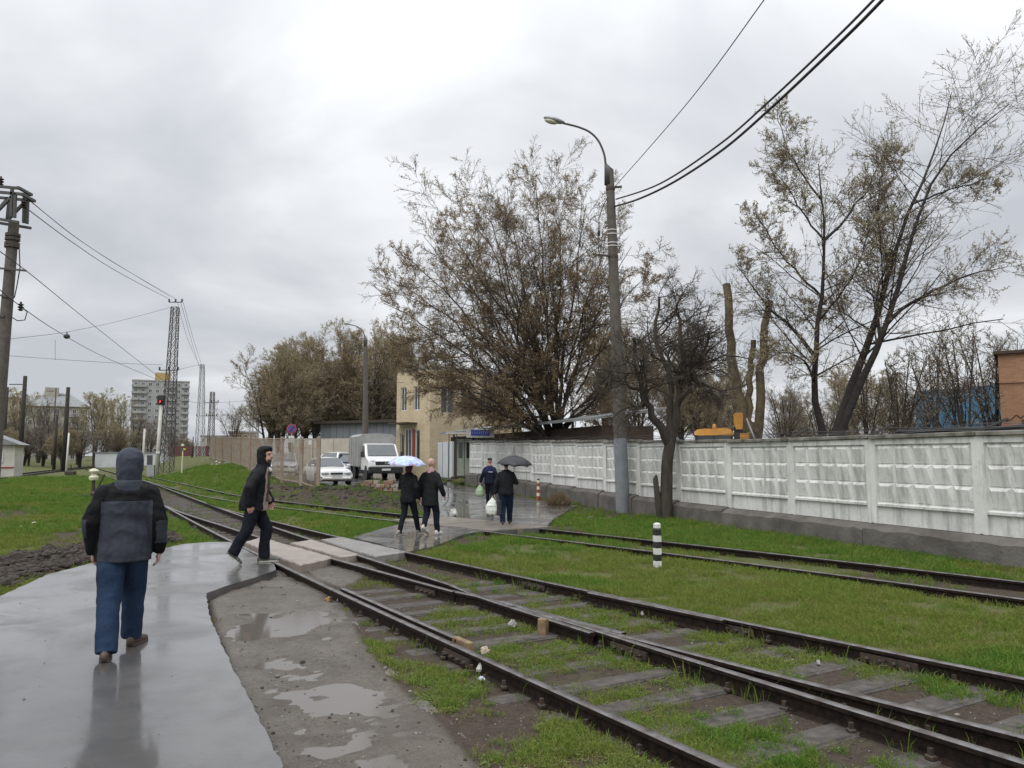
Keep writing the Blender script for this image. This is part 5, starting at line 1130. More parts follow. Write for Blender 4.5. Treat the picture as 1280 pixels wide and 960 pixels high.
# pollarded stems
D3 = 27.
st = [pst([(932,566),(924,500),(913,430),(906,355)], D3, .19, .13), pst([(946,566),(950,500),(954,440),(960,376)], D3, .17, .12), pst([(938,560),(935,510),(938,460),(941,425)], D3, .13, .09), pst([(938,566),(937,560),(938,548),(938,530)], D3, .30, .22)]
bt = at(938, 570, D3); make_tree('pollarded_tree', 'pollarded tree with three thick cut stems beside the excavator', (bt[0], bt[1], bz), st, [dict(n=9, t0=.45, ang=(20, 60), ln=(.08, .22), up=.2, k=4, jit=.1, rr=.09, thick=False, rmin=.008, fall=0), dict(n=3, t0=.3, ang=(20, 50), ln=(.3, .5), up=.2, k=3, jit=.1, rr=.7)], 104, MT['barklichen'], MT['twig'], jitter=.04)
# generic trees for the background, one shape per kind, copied
def generic(seed, H, spread, nst, bark, twig, leaf, per, size, dens=(9, 8, 6), lean=0.):
    rng = np.random.default_rng(seed); st = []
    for i in range(nst):
        a = rng.random()*6.283; s_ = spread*(.25+.75*rng.random()); st.append(([np.array([.1*math.cos(a), .1*math.sin(a), -.2]), np.array([s_*.25*math.cos(a), s_*.25*math.sin(a), H*.35]), np.array([s_*.6*math.cos(a), s_*.6*math.sin(a), H*.68]), np.array([s_*math.cos(a), s_*math.sin(a), H*(.85+.15*rng.random())])], H*.016, .02))
    return dict(stems=st, levels=[dict(n=dens[0], t0=.25, ang=(25, 60), ln=(.28, .5), up=.10, k=6, jit=.10, rr=.5, thick=True, sides=4), dict(n=dens[1], t0=.12, ang=(25, 62), ln=(.35, .6), up=.06, k=4, jit=.12, rr=.6, rmin=.013), dict(n=dens[2], t0=.1, ang=(20, 60), ln=(.4, .7), up=.06, k=3, jit=.12, rr=.7, rmin=.011)], seed=seed, bark=bark, twig=twig, leaf=leaf, lspec=dict(per=per, size=size, spread=.06, up=.3, asp=.6))
PROT = {}
def put_tree(kind, name, label, px, Y, pytop, wscale=1., rz=0., group=None):
    b = np.array([*at_s(px, Y), 0.]); b[2] = zs(b[0], b[1])-.05; Ht = at(px, pytop, Y)[2]-b[2]
    if kind not in PROT:
        t = make_tree(name, label, (0, 0, 0), group=group, **KINDS_[kind]); PROT[kind] = t; t.location = b
    else:
        t0 = PROT[kind]; t = dup(t0, None, b); tag(t, label, 'tree', group)
        for ch in list(t0.children):
            c = dup(ch, t, (0, 0, 0))
            for g2 in list(ch.children): dup(g2, c, (0, 0, 0))
    s_ = Ht/KH[kind]; t.scale = (s_*wscale, s_*wscale, s_); t.rotation_euler.z = rz; return t
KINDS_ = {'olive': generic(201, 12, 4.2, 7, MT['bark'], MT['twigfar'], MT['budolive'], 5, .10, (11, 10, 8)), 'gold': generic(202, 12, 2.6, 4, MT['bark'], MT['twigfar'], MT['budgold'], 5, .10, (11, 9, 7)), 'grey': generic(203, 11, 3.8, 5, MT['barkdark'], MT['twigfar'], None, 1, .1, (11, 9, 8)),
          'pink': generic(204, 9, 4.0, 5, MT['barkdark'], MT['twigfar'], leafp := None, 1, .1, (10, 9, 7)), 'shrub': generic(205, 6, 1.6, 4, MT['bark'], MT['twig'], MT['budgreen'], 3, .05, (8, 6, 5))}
KH = dict(olive=12.3, gold=12.3, grey=11.2, pink=9.2, shrub=6.2)
GB = 'bare brown trees behind the metal shed'
for i, (px, Y, top, ws, lab) in enumerate([(335, 78, 446, 1., 'leftmost brown tree of the clump behind the no stopping sign'), (365, 74, 440, 1., 'brown tree in the clump just above the no stopping sign'), (398, 80, 437, 1.05, 'brown tree in the clump left of the second street lamp'), (430, 84, 425, 1., 'tall brown tree just left of the second street lamp'), (466, 80, 424, 1., 'brown tree directly behind the second street lamp'), (497, 86, 428, 1., 'brown tree between second street lamp and brick building'), (350, 90, 470, 1.5, 'low brown tree at the left foot of the shed clump'), (385, 95, 462, 1.5, 'low broad brown tree behind the beige wall end'), (415, 96, 460, 1.5, 'low broad brown tree behind the metal shed roof'), (480, 95, 460, 1.4, 'low broad brown tree behind the truck box')]): put_tree('olive', 'bare_tree', lab, px, Y, top, ws, i*1.3, GB)
GF = 'trees in front of the distant houses'
for i, (px, Y, top, ws, k, lab) in enumerate([(-14, 130, 484, 1., 'gold', 'golden budding tree at the left frame edge'), (22, 150, 490, 1.1, 'gold', 'golden budding tree behind the hut'), (48, 140, 498, 1., 'grey', 'bare grey tree covering the left end of the pale house'), (66, 128, 520, 1., 'grey', 'low grey tree under the pale house windows'), (97, 145, 516, 1.1, 'grey', 'grey tree before the right end of the pale house'), (118, 135, 492, .95, 'gold', 'golden birch right of the pale five storey house'), (133, 160, 498, .9, 'gold', 'golden birch in the gap between house and tower'), (150, 150, 500, .9, 'gold', 'golden birch just left of the apartment tower'), (168, 170, 516, 1., 'grey', 'grey tree before the left part of the tower'), (186, 160, 522, .9, 'grey', 'grey tree before the middle of the tower'), (212, 180, 532, .9, 'grey', 'low grey tree behind the tall lattice mast'), (36, 118, 530, 1., 'grey', 'low grey scrub tree right of the hut'), (228, 190, 541, 1., 'grey', 'small grey tree at the right foot of the tower'), (9, 125, 520, 1., 'grey', 'grey scrub tree just above the hut roof')]): put_tree(k, 'distant_tree', lab, px, Y, top, ws, i*.9, GF)
for i, (px, Y, top, ws, lab) in enumerate([(2, 112, 540, 1.6, 'low thicket bush behind the hut roof'), (30, 116, 538, 1.6, 'low thicket bush right of the hut'), (54, 120, 535, 1.6, 'low thicket bush under the left end of the pale house'), (78, 114, 540, 1.6, 'low thicket bush at the foot of the dark house pole'), (100, 122, 534, 1.6, 'low thicket bush under the right end of the pale house'), (124, 126, 536, 1.7, 'low thicket bush under the golden birches'), (148, 130, 538, 1.7, 'low thicket bush left of the grey hood'), (172, 135, 540, 1.7, 'low thicket bush right of the grey hood'), (216, 150, 548, 1.8, 'low thicket bush at the foot of the tall lattice mast'), (238, 160, 550, 1.8, 'low thicket bush by the far red fence')]): put_tree('grey' if i % 3 else 'olive', 'thicket_bush', lab, px, Y, top, ws, i*1.7, 'low thicket in front of the distant houses')
put_tree('pink', 'flowering_tree', 'small round pale grey tree standing behind the mesh fence', 291, 120, 505, .95, 0, None)
GR = 'thin trees behind the right part of the fence'
for i, (px, Y, top, ws, k, lab) in enumerate([(1125, 30, 430, .8, 'shrub', 'thin tree in front of the left end of the blue hall'), (1170, 34, 425, .9, 'shrub', 'thin tree in front of the middle of the blue hall'), (1210, 31, 410, .9, 'shrub', 'thin tree in front of the right end of the blue hall'), (1245, 36, 405, .8, 'shrub', 'thin tree leaning at the orange brick corner'), (1085, 40, 455, 1., 'shrub', 'low budding bush right of the three stemmed tree'), (985, 44, 476, 1., 'grey', 'small bare tree between cut stems and three stemmed tree'), (1060, 70, 470, 1., 'olive', 'far brown tree behind the three stemmed tree'), (1000, 80, 500, 1.2, 'olive', 'low far brown tree left of the three stemmed tree'), (880, 60, 455, 1., 'olive', 'brown tree behind the excavator cab roof'), (850, 70, 440, 1., 'olive', 'brown tree behind the dark twisted tree'), (905, 75, 470, 1., 'olive', 'far brown tree behind the left cut stem'), (800, 62, 430, 1., 'grey', 'bare tree behind the tall street lamp'), (760, 66, 420, 1., 'olive', 'brown tree behind the lamp and the spreading crown'), (1130, 75, 478, 1.2, 'olive', 'brown tree at the left side of the blue hall'), (1275, 60, 420, 1., 'grey', 'bare tree behind the orange brick roof edge'), (1030, 60, 505, 1.4, 'shrub', 'olive bush low behind the three stemmed trunk base')]): put_tree(k, 'thin_tree', lab, px, Y, top, ws, i*1.1, GR)
# ------------------------------------------------------------------ vehicles (local +x forward)
def paint(name, c, c2=None): return mat(name, c, .35, c2 or tuple(q*.88 for q in c), 3, coat=.8, coatr=.06)
def wheel(parent, x, y, r=.31, w_=.19):
    s_ = 1 if y > 0 else -1
    t = MB().lathe([(r*.6, -w_/2), (r*.93, -w_/2), (r, -w_*.36), (r, w_*.36), (r*.93, w_/2), (r*.6, w_/2)], (0, 0, 0), 20, 0, 'y').build('wheel', MT['tyre'], parent, angle=40, loc=(x, y, r))
    MB().lathe([(.01, 0), (r*.6, -.02), (r*.6, .03), (r*.22, .035), (r*.2, .05), (.01, .05)], (0, s_*(w_/2-.045), 0), 16, 0, 'y').build('rim', MT['galv'], t, angle=40)
def car(name, label, loc, heading, L=4.3, W=1.68, H=1.40, m=None, kind='sedan'):
    t = thing(name, label, 'car', loc, heading, 'cars parked in the yard'); h = W/2
    hood, belt = .68*H/1.4, .90*H/1.4
    if kind == 'sedan':
        low = [(-L/2, .42), (-L/2+.02, .86), (-L/2+.1, .92), (-L/2+.75, .95), (-L*.1, .92), (L*.20, .89), (L/2-.75, .82), (L/2-.18, .70), (L/2-.03, .58), (L/2, .38)]; roof = [(-L/2+.55, .93), (-L/2+1.15, H-.03), (-L*.08, H), (L*.07, H-.04), (L*.235, .885)]
    else:
        low = [(-L/2, .42), (-L/2+.02, .95), (-L/2+.2, 1.0), (-L*.1, .97), (L*.22, .92), (L/2-.7, .84), (L/2-.18, .72), (L/2-.03, .6), (L/2, .38)]; roof = [(-L/2+.08, .98), (-L/2+.55, H-.06), (-L*.08, H), (L*.08, H-.04), (L*.26, .91)]
    # body: stations along x with rounded cross-section
    xs = np.linspace(-L/2, L/2, 25); rings = []
    for x in xs:
        zt = np.interp(x, [p[0] for p in low], [p[1] for p in low]); e_ = min(1., (L/2-abs(x))/.35); k = .86+.14*math.sqrt(max(0., 1-(1-e_)**2)); hw = h*k; zb = .20+.10*(1-e_)
        rings.append([(x, -hw*.94, zb), (x, -hw, zb+.12), (x, -hw*1.0, zb+(zt-zb)*.55), (x, -hw*.965, zt-.10), (x, -hw*.90, zt-.025), (x, -hw*.55, zt+.012), (x, 0, zt+.02), (x, hw*.55, zt+.012), (x, hw*.90, zt-.025), (x, hw*.965, zt-.10), (x, hw, zb+(zt-zb)*.55), (x, hw, zb+.12), (x, hw*.94, zb)])
    body = MB().loft(rings); body.build('body', m, t, angle=35)
    rp = np.array(roof); n = len(rp); mb = MB()
    rx = np.linspace(rp[0, 0], rp[-1, 0], 17); rg = []
    for x in rx:
        z = np.interp(x, rp[:, 0], rp[:, 1]); zb = np.interp(x, [p[0] for p in low], [p[1] for p in low])-.05; f = max(0., (z-zb)/(H-.9)); hw = h*(.90-.20*min(1, f)); rg.append([(x, -h*.88, zb), (x, -hw, z-.05*f), (x, -hw*.8, z), (x, 0, z+.02), (x, hw*.8, z), (x, hw, z-.05*f), (x, h*.88, zb)])
    mb.loft(rg); mb.build('cabin', m, t, angle=30)
    # glass, a little proud of the cabin
    def gl(pts, nm='window'):
        mb = MB(); mb.add(pts, [tuple(range(len(pts)))]); mb.build(nm, MT['carglass'], t)
    A_, B_ = rp[-2], rp[-1]; q = lambda f: (A_[0]+(B_[0]-A_[0])*f+.025, A_[1]+(B_[1]-A_[1])*f+.03)
    (x0, z0), (x1, z1) = q(.06), q(.93); gl([(x0, -h*.62, z0), (x1, -h*.78, z1), (x1, h*.78, z1), (x0, h*.62, z0)], 'windscreen')
    A_, B_ = rp[1], rp[0]; q = lambda f: (A_[0]+(B_[0]-A_[0])*f-.025, A_[1]+(B_[1]-A_[1])*f+.03); (x0, z0), (x1, z1) = q(.06), q(.9); gl([(x0, h*.60, z0), (x1, h*.76, z1), (x1, -h*.76, z1), (x0, -h*.60, z0)], 'rear_window')
    for s_ in (-1, 1):
        for a, b in ((rp[1][0]+.05, -L*.03), (-L*.005, rp[-2][0]+.02)):
            xa0 = a-(.22 if a < -L*.1 else 0); xb0 = b+(.30 if b > 0 else 0); P = [(xa0, s_*h*.905, .955*H/1.4), (xb0, s_*h*.905, .955*H/1.4), (b, s_*h*.752, H-.12), (a, s_*h*.752, H-.12)]
            gl(P if s_ < 0 else P[::-1], 'side_window')
        MB().box((L*.20, s_*(h+.06), .98), (.12, .18, .13), bev=.03).build('mirror', m, t)
        MB().ell((L/2-.10, s_*h*.66, .62), (.10, .20, .075), 0, 12, 7).build('headlight', MT['lamp'], t, smooth=True); MB().box((-L/2+.05, s_*h*.72, .78), (.10, .28, .16), bev=.02).build('tail_light', MT['redlamp'], t)
        for x in (-L*.30, L*.31):
            MB().lathe([(.01, 0), (.36, 0), (.36, .03), (.01, .03)], (x, s_*(h*.985)-.015, .33), 20, 0, 'y').build('wheel_arch', MT['plastic'], t); wheel(t, x, s_*(h-.075))
    MB().box((L/2-.04, 0, .60), (.06, W*.36, .09), bev=.015).build('grille', MT['plastic'], t); MB().box((L/2-.03, 0, .36), (.12, W*.86, .12), bev=.03).build('bumper', MT['plastic'] if kind == 'hatch' else m, t); MB().box((L/2+.015, 0, .45), (.03, .50, .11)).build('number_plate', MT['white'], t)
    MB().box((-L/2-.01, 0, .60), (.03, .50, .11)).build('number_plate', MT['white'], t)
    return t
def yard(px, Y): p = at_s(px, Y); return (p[0], p[1], max(float(roadz(np.array([p[0]]), np.array([p[1]]))[0]), zs(p[0], p[1]))+.005)
mw_ = paint('white_car_paint', (.78, .78, .76)); md_ = paint('dark_blue_car_paint', (.02, .028, .075)); ms_ = paint('silver_car_paint', (.42, .43, .44))
car('parked_car', 'white sedan facing us beside the near end of the mesh fence', yard(409, 41.5), math.atan2(-.90, .44), 4.3, 1.70, 1.40, mw_)
car('parked_car', 'dark blue hatchback between the white sedan and the truck', yard(441, 54), math.atan2(-.93, -.25), 4.0, 1.68, 1.45, md_, 'hatch')
car('parked_car', 'white hatchback seen from behind beyond the dark blue car', yard(427, 60), math.atan2(.96, .3), 4.2, 1.75, 1.55, mw_, 'hatch')
car('parked_car', 'silver car behind the rusty mesh panels', yard(357, 49), math.atan2(-.97, .2), 4.3, 1.70, 1.42, ms_)
# flatbed truck with canvas box
tr_ = yard(472, 49.5); tk = thing('box_truck', 'white cab truck with grey canvas box parked in the yard', 'truck', tr_, math.atan2(-.93, .37)); gm = mat('grey_canvas', (.34, .34, .325), .8, (.27, .27, .26), 2, bump=.2)
W = 2.06; h = W/2
prof = [(2.35, .55), (2.38, .95), (2.30, 1.12), (1.75, 1.28), (1.30, 1.42), (.72, 2.14), (.30, 2.20), (-.05, 2.16), (-.08, .55)]
mb = MB(); rg = []
for y, k in ((-h, .93), (-h*.96, .985), (-h*.8, 1.), (0, 1.005), (h*.8, 1.), (h*.96, .985), (h, .93)): rg.append([((x-1.)*k+1., y*(1. if z < 1.3 else 1-.09*(z-1.3)), (z-1.2)*k+1.2) for x, z in prof])
mb.loft(rg); mb.build('cab', mw_, tk, angle=30)
MB().add([(1.30+.05, -h*.86, 1.45), (1.30+.05, h*.86, 1.45), (.74+.05, h*.80, 2.12), (.74+.05, -h*.80, 2.12)], [(0, 1, 2, 3)]).build('windscreen', MT['carglass'], tk)
for s_ in (-1, 1):
    P = [(.15, s_*(h+.004), 1.38), (1.12, s_*(h+.004), 1.36), (.70, s_*(h*.935+.004), 2.02), (.15, s_*(h*.935+.004), 2.05)]; MB().add(P if s_ < 0 else P[::-1], [(0, 1, 2, 3)]).build('side_window', MT['carglass'], tk)
    MB().box((1.30, s_*(h+.18), 1.52), (.10, .18, .34), bev=.04).build('mirror', MT['plastic'], tk); MB().ell((2.18, s_*h*.76, 1.10), (.16, .20, .12), 0, 12, 7).build('headlight', MT['lamp'], tk, smooth=True)
    for x in (1.55, -2.1): wheel(tk, x, s_*(h-.12), .36, .22); MB().lathe([(.01, 0), (.44, 0), (.44, .03), (.01, .03)], (x, s_*(h+.0)-.015, .42), 18, 0, 'y').build('wheel_arch', MT['plastic'], tk)
MB().box((2.33, 0, .98), (.12, W*.62, .24), bev=.03).build('grille', MT['plastic'], tk); bu = MB().box((2.30, 0, .60), (.26, W*1.0, .42), bev=.06).build('bumper', MT['plastic'], tk); MB().box((2.44, .0, .62), (.03, .52, .115)).build('number_plate', MT['white'], bu)
MB().lathe([(.01, 0), (.09, 0), (.09, .02), (.01, .03)], (2.39, 0, 1.0), 12, 0, 'x').build('badge', MT['chrome'], tk)
mb = MB(); x0, x1 = -3.4, -.2
rg = [[(x, -1.13, .78), (x, -1.13, 2.62), (x, -.9, 2.78), (x, 0, 2.82), (x, .9, 2.78), (x, 1.13, 2.62), (x, 1.13, .78)] for x in np.linspace(x0, x1, 6)]; mb.loft(rg); mb.build('canvas_box', gm, tk, angle=30)
MB().box((-1.75, 0, .62), (3.3, .9, .22)).build('chassis', MT['darksteel'], tk)
for x in np.linspace(x0+.05, x1-.05, 5): MB().bar((x, -1.15, .8), (x, -1.15, 2.6), .05).bar((x, 1.15, .8), (x, 1.15, 2.6), .05).build('stake', gm, tk)
# excavator behind the fence
pE = at(893, 570, 27.5); ex = thing('backhoe_loader', 'orange yellow backhoe loader with only its cab roof above the fence', 'excavator', (pE[0], pE[1], .3), -.25)
zr = at(893, 545, 27.5)[2]-.3; wE = 1.25
ty = MB().loft([[(x, -.95, zr), (x, .95, zr), (x, .90, zr+.2+k), (x, -.90, zr+.2+k)] for x, k in ((-wE/2, -.08), (-wE/2+.08, 0), (-.3, .03), (0, .02), (.35, .05), (wE/2-.08, 0), (wE/2, -.08))])
ty.build('cab_roof', MT['orange'], ex, angle=40); MB().lathe([(.06, 0), (.07, .05), (.05, .15), (.01, .17)], (0.02, -.6, zr+.22), 10).build('beacon', MT['orange'], ex, smooth=True)
tg = mat('teal_tinted_glass', (.035, .075, .075), .08, (.07, .10, .10), 4, spec=.8)
MB().box((0, 0, zr-.55), (wE-.16, 1.7, 1.09)).build('cab_glass', tg, ex)
for x in (-wE/2+.05, 0, wE/2-.05): MB().box((x, -.86, zr-.55), (.07, .08, 1.09)).build('pillar', MT['black'], ex)
MB().box((0, 0, .75), (wE, 3.6, .95), bev=.08).build('chassis', MT['orange'], ex)
for x in (-.85, .85):
    for y in (-1.3, 1.4): MB().lathe([(.2, -.18), (.5, -.18), (.52, -.1), (.52, .1), (.5, .18), (.2, .18)], (x, y, .5), 16, 0, 'x').build('wheel', MT['tyre'], ex)
xb = (at(921, 540, 27.5)[0]-pE[0])*.97
MB().bar((xb, -1.2, .9), (xb+.02, -1.1, zr+.25), .22, .28).build('boom', MT['black'], ex); MB().loft([[(xb-.13+a*.3, -1.28, z), (xb+.17-a*.1, -1.28, z), (xb+.17-a*.1, -1.0, z), (xb-.13+a*.3, -1.0, z)] for a, z in ((.25, zr+.18), (.05, zr+.35), (0, zr+.66), (.2, zr+.72))]).build('dipper_end', MT['orange'], ex)
MB().bar((xb+.28, -1.15, zr+.55), (xb+.52, -1.15, zr-.12), .05, .05).build('hydraulic_ram', MT['chrome'], ex); MB().box((xb+.2, -1.15, zr-.15), (.28, .3, .4)).build('boom_bracket', MT['orange'], ex)
# ------------------------------------------------------------------ people (local x right, y forward, z up)
def blob(name, mb, voxel, mats, parent, matfn=None, folds=0., fsc=9., smooth=5, fz=.5, keep=None):
    me = bpy.data.meshes.new(name); me.from_pydata(mb.v, [], mb.f); me.update(); o = bpy.data.objects.new(name, me); col.objects.link(o)
    r = o.modifiers.new('r', 'REMESH'); r.mode = 'VOXEL'; r.voxel_size = voxel; r.use_smooth_shade = True
    s_ = o.modifiers.new('s', 'SMOOTH'); s_.factor = .5; s_.iterations = smooth
    dg = bpy.context.evaluated_depsgraph_get(); m2 = bpy.data.meshes.new_from_object(o.evaluated_get(dg)); bpy.data.objects.remove(o); m2.name = name
    n = len(m2.vertices); co = np.empty(n*3, np.float32); m2.vertices.foreach_get('co', co); co = co.reshape(-1, 3)
    if folds:
        nr = np.empty(n*3, np.float32); m2.vertices.foreach_get('normal', nr); nr = nr.reshape(-1, 3)
        a = fbm(co[:, 0]*fsc+co[:, 1]*3.1+3, co[:, 2]*fsc*fz+co[:, 1]*fsc, 1., 3, 7)-.5; b = fbm(co[:, 0]*3+co[:, 2]*4, co[:, 1]*fsc+co[:, 2]*fsc*1.6, 1., 2, 17)-.5
        a = np.abs(a)*-1.6+.25; co = co+nr*((a+b*.6)*folds)[:, None]; m2.vertices.foreach_set('co', co.astype(np.float32).ravel()); m2.update()
    if not isinstance(mats, (list, tuple)): mats = [mats]
    mi = None
    if matfn:
        mi = [matfn(p.center) for p in m2.polygons]
    m2.materials.clear(); return link(name, m2, mats, parent, smooth=True, mi=mi)
V3 = lambda *a: np.array(a, float)
def ring(c, rx, ry, rot=0., n=16, tilt=(0, 0)):
    out = []
    for j in range(n):
        a = 2*math.pi*j/n; x, y = rx*math.cos(a), ry*math.sin(a); X_ = x*math.cos(rot)-y*math.sin(rot); Y_ = x*math.sin(rot)+y*math.cos(rot); out.append((c[0]+X_, c[1]+Y_, c[2]+tilt[0]*X_+tilt[1]*Y_))
    return out
def capsule(mb, pts, r, n=10):
    pts = [np.array(p, float) for p in pts]; mb.tube(pts, r, n); mb.ell(pts[0], (r[0],)*3, 0, 10, 6); mb.ell(pts[-1], (r[-1],)*3, 0, 10, 6)
def hand(mb, wr, d, palm_n, thumb_dir, s=1., curl=.5):
    """wrist point, pointing direction, palm normal, thumb side"""
    d = nrm(V3(*d)); tn = nrm(V3(*thumb_dir)-d*np.dot(d, thumb_dir)); pn = np.cross(d, tn)
    if np.dot(pn, palm_n) < 0: pn = -pn
    kn = wr+d*.085*s
    for k in np.linspace(-1, 1, 4): mb.tube([wr+tn*k*.018*s, kn+tn*k*.030*s], [.017*s, .014*s], 8)
    for k, L in zip((1, .35, -.32, -.95), (.072, .080, .075, .058)):
        a = kn+tn*k*.030*s; b = a+nrm(d+pn*curl*.5)*L*.5*s; c = b+nrm(d+pn*curl*1.6)*L*.5*s; mb.tube([a, b, c], [.0095*s, .009*s, .0075*s], 8)
    a = wr+d*.03*s+tn*.022*s; mb.tube([a, a+nrm(d*.7+tn*.8)*.04*s, a+nrm(d*.7+tn*.8)*.04*s+nrm(d+tn*.1+pn*.4)*.035*s], [.013*s, .0115*s, .009*s], 8)
def head(mb, c, yaw=0., pitch=0., s=1.):
    R = Matrix.Rotation(-yaw, 3, 'Z') @ Matrix.Rotation(-pitch, 3, 'X'); T = lambda x, y, z: V3(*c)+np.array(R @ Vector((x*s, y*s, z*s)))
    mb.ell(T(0, -.012, .025), (.077*s, .096*s, .098*s), 0, 16, 11, R); mb.ell(T(0, .025, -.045), (.060*s, .068*s, .075*s), 0, 14, 9, R); mb.ell(T(0, .062, -.085), (.030*s, .028*s, .026*s), 0, 10, 6, R)
    mb.tube([T(0, .085, .03), T(0, .103, -.012), T(0, .112, -.028)], [.010*s, .013*s, .014*s], 8); mb.ell(T(0, .088, -.058), (.026*s, .014*s, .012*s), 0, 10, 6, R); mb.ell(T(0, .083, .036), (.055*s, .018*s, .012*s), 0, 10, 6, R)
    for k in (-1, 1): mb.ell(T(.078*k, -.008, -.008), (.012*s, .022*s, .034*s), 0, 8, 6, R)
    return T
SK = mat('skin', (.46, .27, .20), .55, (.40, .22, .165), 20); SKR = mat('skin_ruddy', (.46, .29, .24), .5, (.40, .24, .20), 20)
def shoe(name, ank, toe, m, ms_, parent, vox=.012, s=1., lift=0.):
    """ank, toe: points at sole level (heel / toe)"""
    h_, t_ = V3(*ank), V3(*toe); d = t_-h_; L = np.linalg.norm(d); d = d/L; side = nrm(np.cross(d, V3(0, 0, 1))); up = np.cross(side, d); mb = MB()
    for f, w_, z in ((.04, .036, .052), (.2, .040, .058), (.45, .042, .055), (.7, .047, .042), (.9, .040, .034)): mb.ell(h_+d*L*f+up*z*s*.8, (w_*s*1.02, L*.17, z*s), 0, 12, 8, Matrix((side, d, up)).transposed())
    mb.tube([h_+d*L*.22+up*.05, h_+d*L*.2+up*.11*s], [.045*s, .043*s], 10); o = blob('shoe', mb, vox, m, parent, smooth=3)
    q = []
    for f, w_ in ((-.03, .02), (.0, .036), (.2, .042), (.45, .040), (.7, .050), (.9, .044), (1.02, .02)): q.append((f, w_))
    P = [h_+d*L*f+side*w_*s for f, w_ in q]+[h_+d*L*f-side*w_*s for f, w_ in q[::-1]]; MB().loft([[p+up*.0 for p in P], [p+up*.022 for p in P]]).build('sole', ms_, o)
def legs(mb, hipL, kneeL, ankL, hipR, kneeR, ankR, r=(.105, .082, .072, .068), pelvis=None, prx=(.17, .125)):
    for h_, k, a in ((hipL, kneeL, ankL), (hipR, kneeR, ankR)):
        h_, k, a = V3(*h_), V3(*k), V3(*a); m1 = (h_+k)/2; m2 = k*.45+a*.55+V3(0, -.012, 0); mb.tube([h_, m1, k, m2, a], [r[0], (r[0]+r[1])/2*1.02, r[1], r[2]*1.0, r[3]], 14)
    if pelvis is not None: p = V3(*pelvis); mb.loft([ring(p+V3(0, 0, z), prx[0]*k, prx[1]*k) for z, k in ((-.12, .75), (-.06, .98), (.0, 1.02), (.08, .96), (.16, .9))])
def sleeve(mb, s_, e_, w_, r=(.085, .07, .058)):
    s_, e_, w_ = V3(*s_), V3(*e_), V3(*w_); s_ = s_+V3(-np.sign(s_[0])*.02, 0, -.04); r = (r[0]*.92, r[1], r[2]); capsule(mb, [s_, (s_+e_)/2, e_, (e_+w_)/2, w_], [r[0], (r[0]+r[1])/2, r[1], (r[1]+r[2])/2, r[2]], 12)
def body_base(mb, J, s=1.):
    """thin skin body under the clothes"""
    P = V3(*J['pelvis']); C = V3(*J['neck']); mb.loft([ring(P+(C-P)*f+V3(0, 0, -.05*(f == 0)), rx*s, ry*s) for f, rx, ry in ((0, .13, .09), (.3, .125, .085), (.65, .14, .095), (.88, .11, .07), (.98, .06, .055))])
    mb.tube([C-V3(0, 0, .06), V3(*J['head'])-V3(0, 0, .06)], [.058*s, .055*s], 10)
    for k in ('L', 'R'):
        sh, el, wr = V3(*J['sh'+k])-V3(0, 0, .06), V3(*J['el'+k]), V3(*J['wr'+k]); mb.tube([(C+sh)/2-V3(0, 0, .08), sh*V3(.9, 1, 1), el, wr], [.04, .042*s, .036*s, .029*s], 10); hi, kn, an = V3(*J['hip'+k]), V3(*J['kn'+k]), V3(*J['an'+k]); mb.tube([hi, kn, an], [.075*s, .052*s, .036*s], 10); mb.ell(an, (.045, .06, .045), 0, 8, 6)
def place(px, py, Y=None, z=0.):
    p = gz(px, py, z); return (p[0], p[1], z)
def jacket_torso(mb, J, rings_):
    P, C = V3(*J['pelvis']), V3(*J['neck'])
    mb.loft([ring(V3(P[0]+(C[0]-P[0])*np.clip(f, 0, 1), P[1]+(C[1]-P[1])*np.clip(f, 0, 1)+oy, P[2]+(C[2]-P[2])*f), rx, ry, n=20) for f, rx, ry, oy in rings_])
cloth = lambda n, c, c2=None, r=.8, **k: mat(n, c, r, c2 or tuple(q*.7 for q in c), k.pop('sc', 9), bump=.55, bsc=13, bd=.022, spec=.10, **k)
MB_BLK = cloth('black_jacket_cloth', (.017, .018, .020), (.010, .0105, .012), .6); M_DK = cloth('dark_trouser_cloth', (.016, .018, .026), (.010, .011, .016), .85); M_SOLE = mat('pale_sole', (.55, .53, .47), .7); M_NAVY = cloth('navy_jacket_cloth', (.020, .024, .075), (.014, .016, .05), .65)
# ---- man in grey hooded jacket and jeans, walking away
pm_ = gz(157, 811); px_m = at_s(160, 6.98)
t = thing('person', 'person in grey and black hooded jacket and blue jeans walking away', 'person', (px_m[0], px_m[1], 0.), .45); t.scale = (.975,)*3
J = dict(pelvis=(0, 0, .90), neck=(.01, .03, 1.47), head=(.02, .06, 1.62), shL=(-.185, .01, 1.40), shR=(.20, .02, 1.40), elL=(-.262, -.04, 1.13), elR=(.268, -.05, 1.12), wrL=(-.245, .04, .905), wrR=(.285, .03, .885), hipL=(-.095, 0, .90), hipR=(.095, 0, .90), knL=(-.10, -.08, .50), knR=(.095, .17, .53), anL=(-.105, -.27, .10), anR=(.09, .25, .10))
mb = MB(); body_base(mb, J); head(mb, J['head'], -.15); hand(mb, V3(*J['wrL'])+V3(0, .0, -.02), (.05, .15, -1), (1, .2, 0), (.1, 1, 0), 1., .7); hand(mb, V3(*J['wrR'])+V3(0, 0, -.02), (-.03, .12, -1), (-1, .2, 0), (-.1, 1, 0), 1., .7)
blob('body', mb, .0075, SKR, t, smooth=2)
jeans = NT('blue_jeans'); p = jeans.pos(True); f1 = jeans.noise(p, 6, 5); f2 = jeans.noise(p, 160, 2)
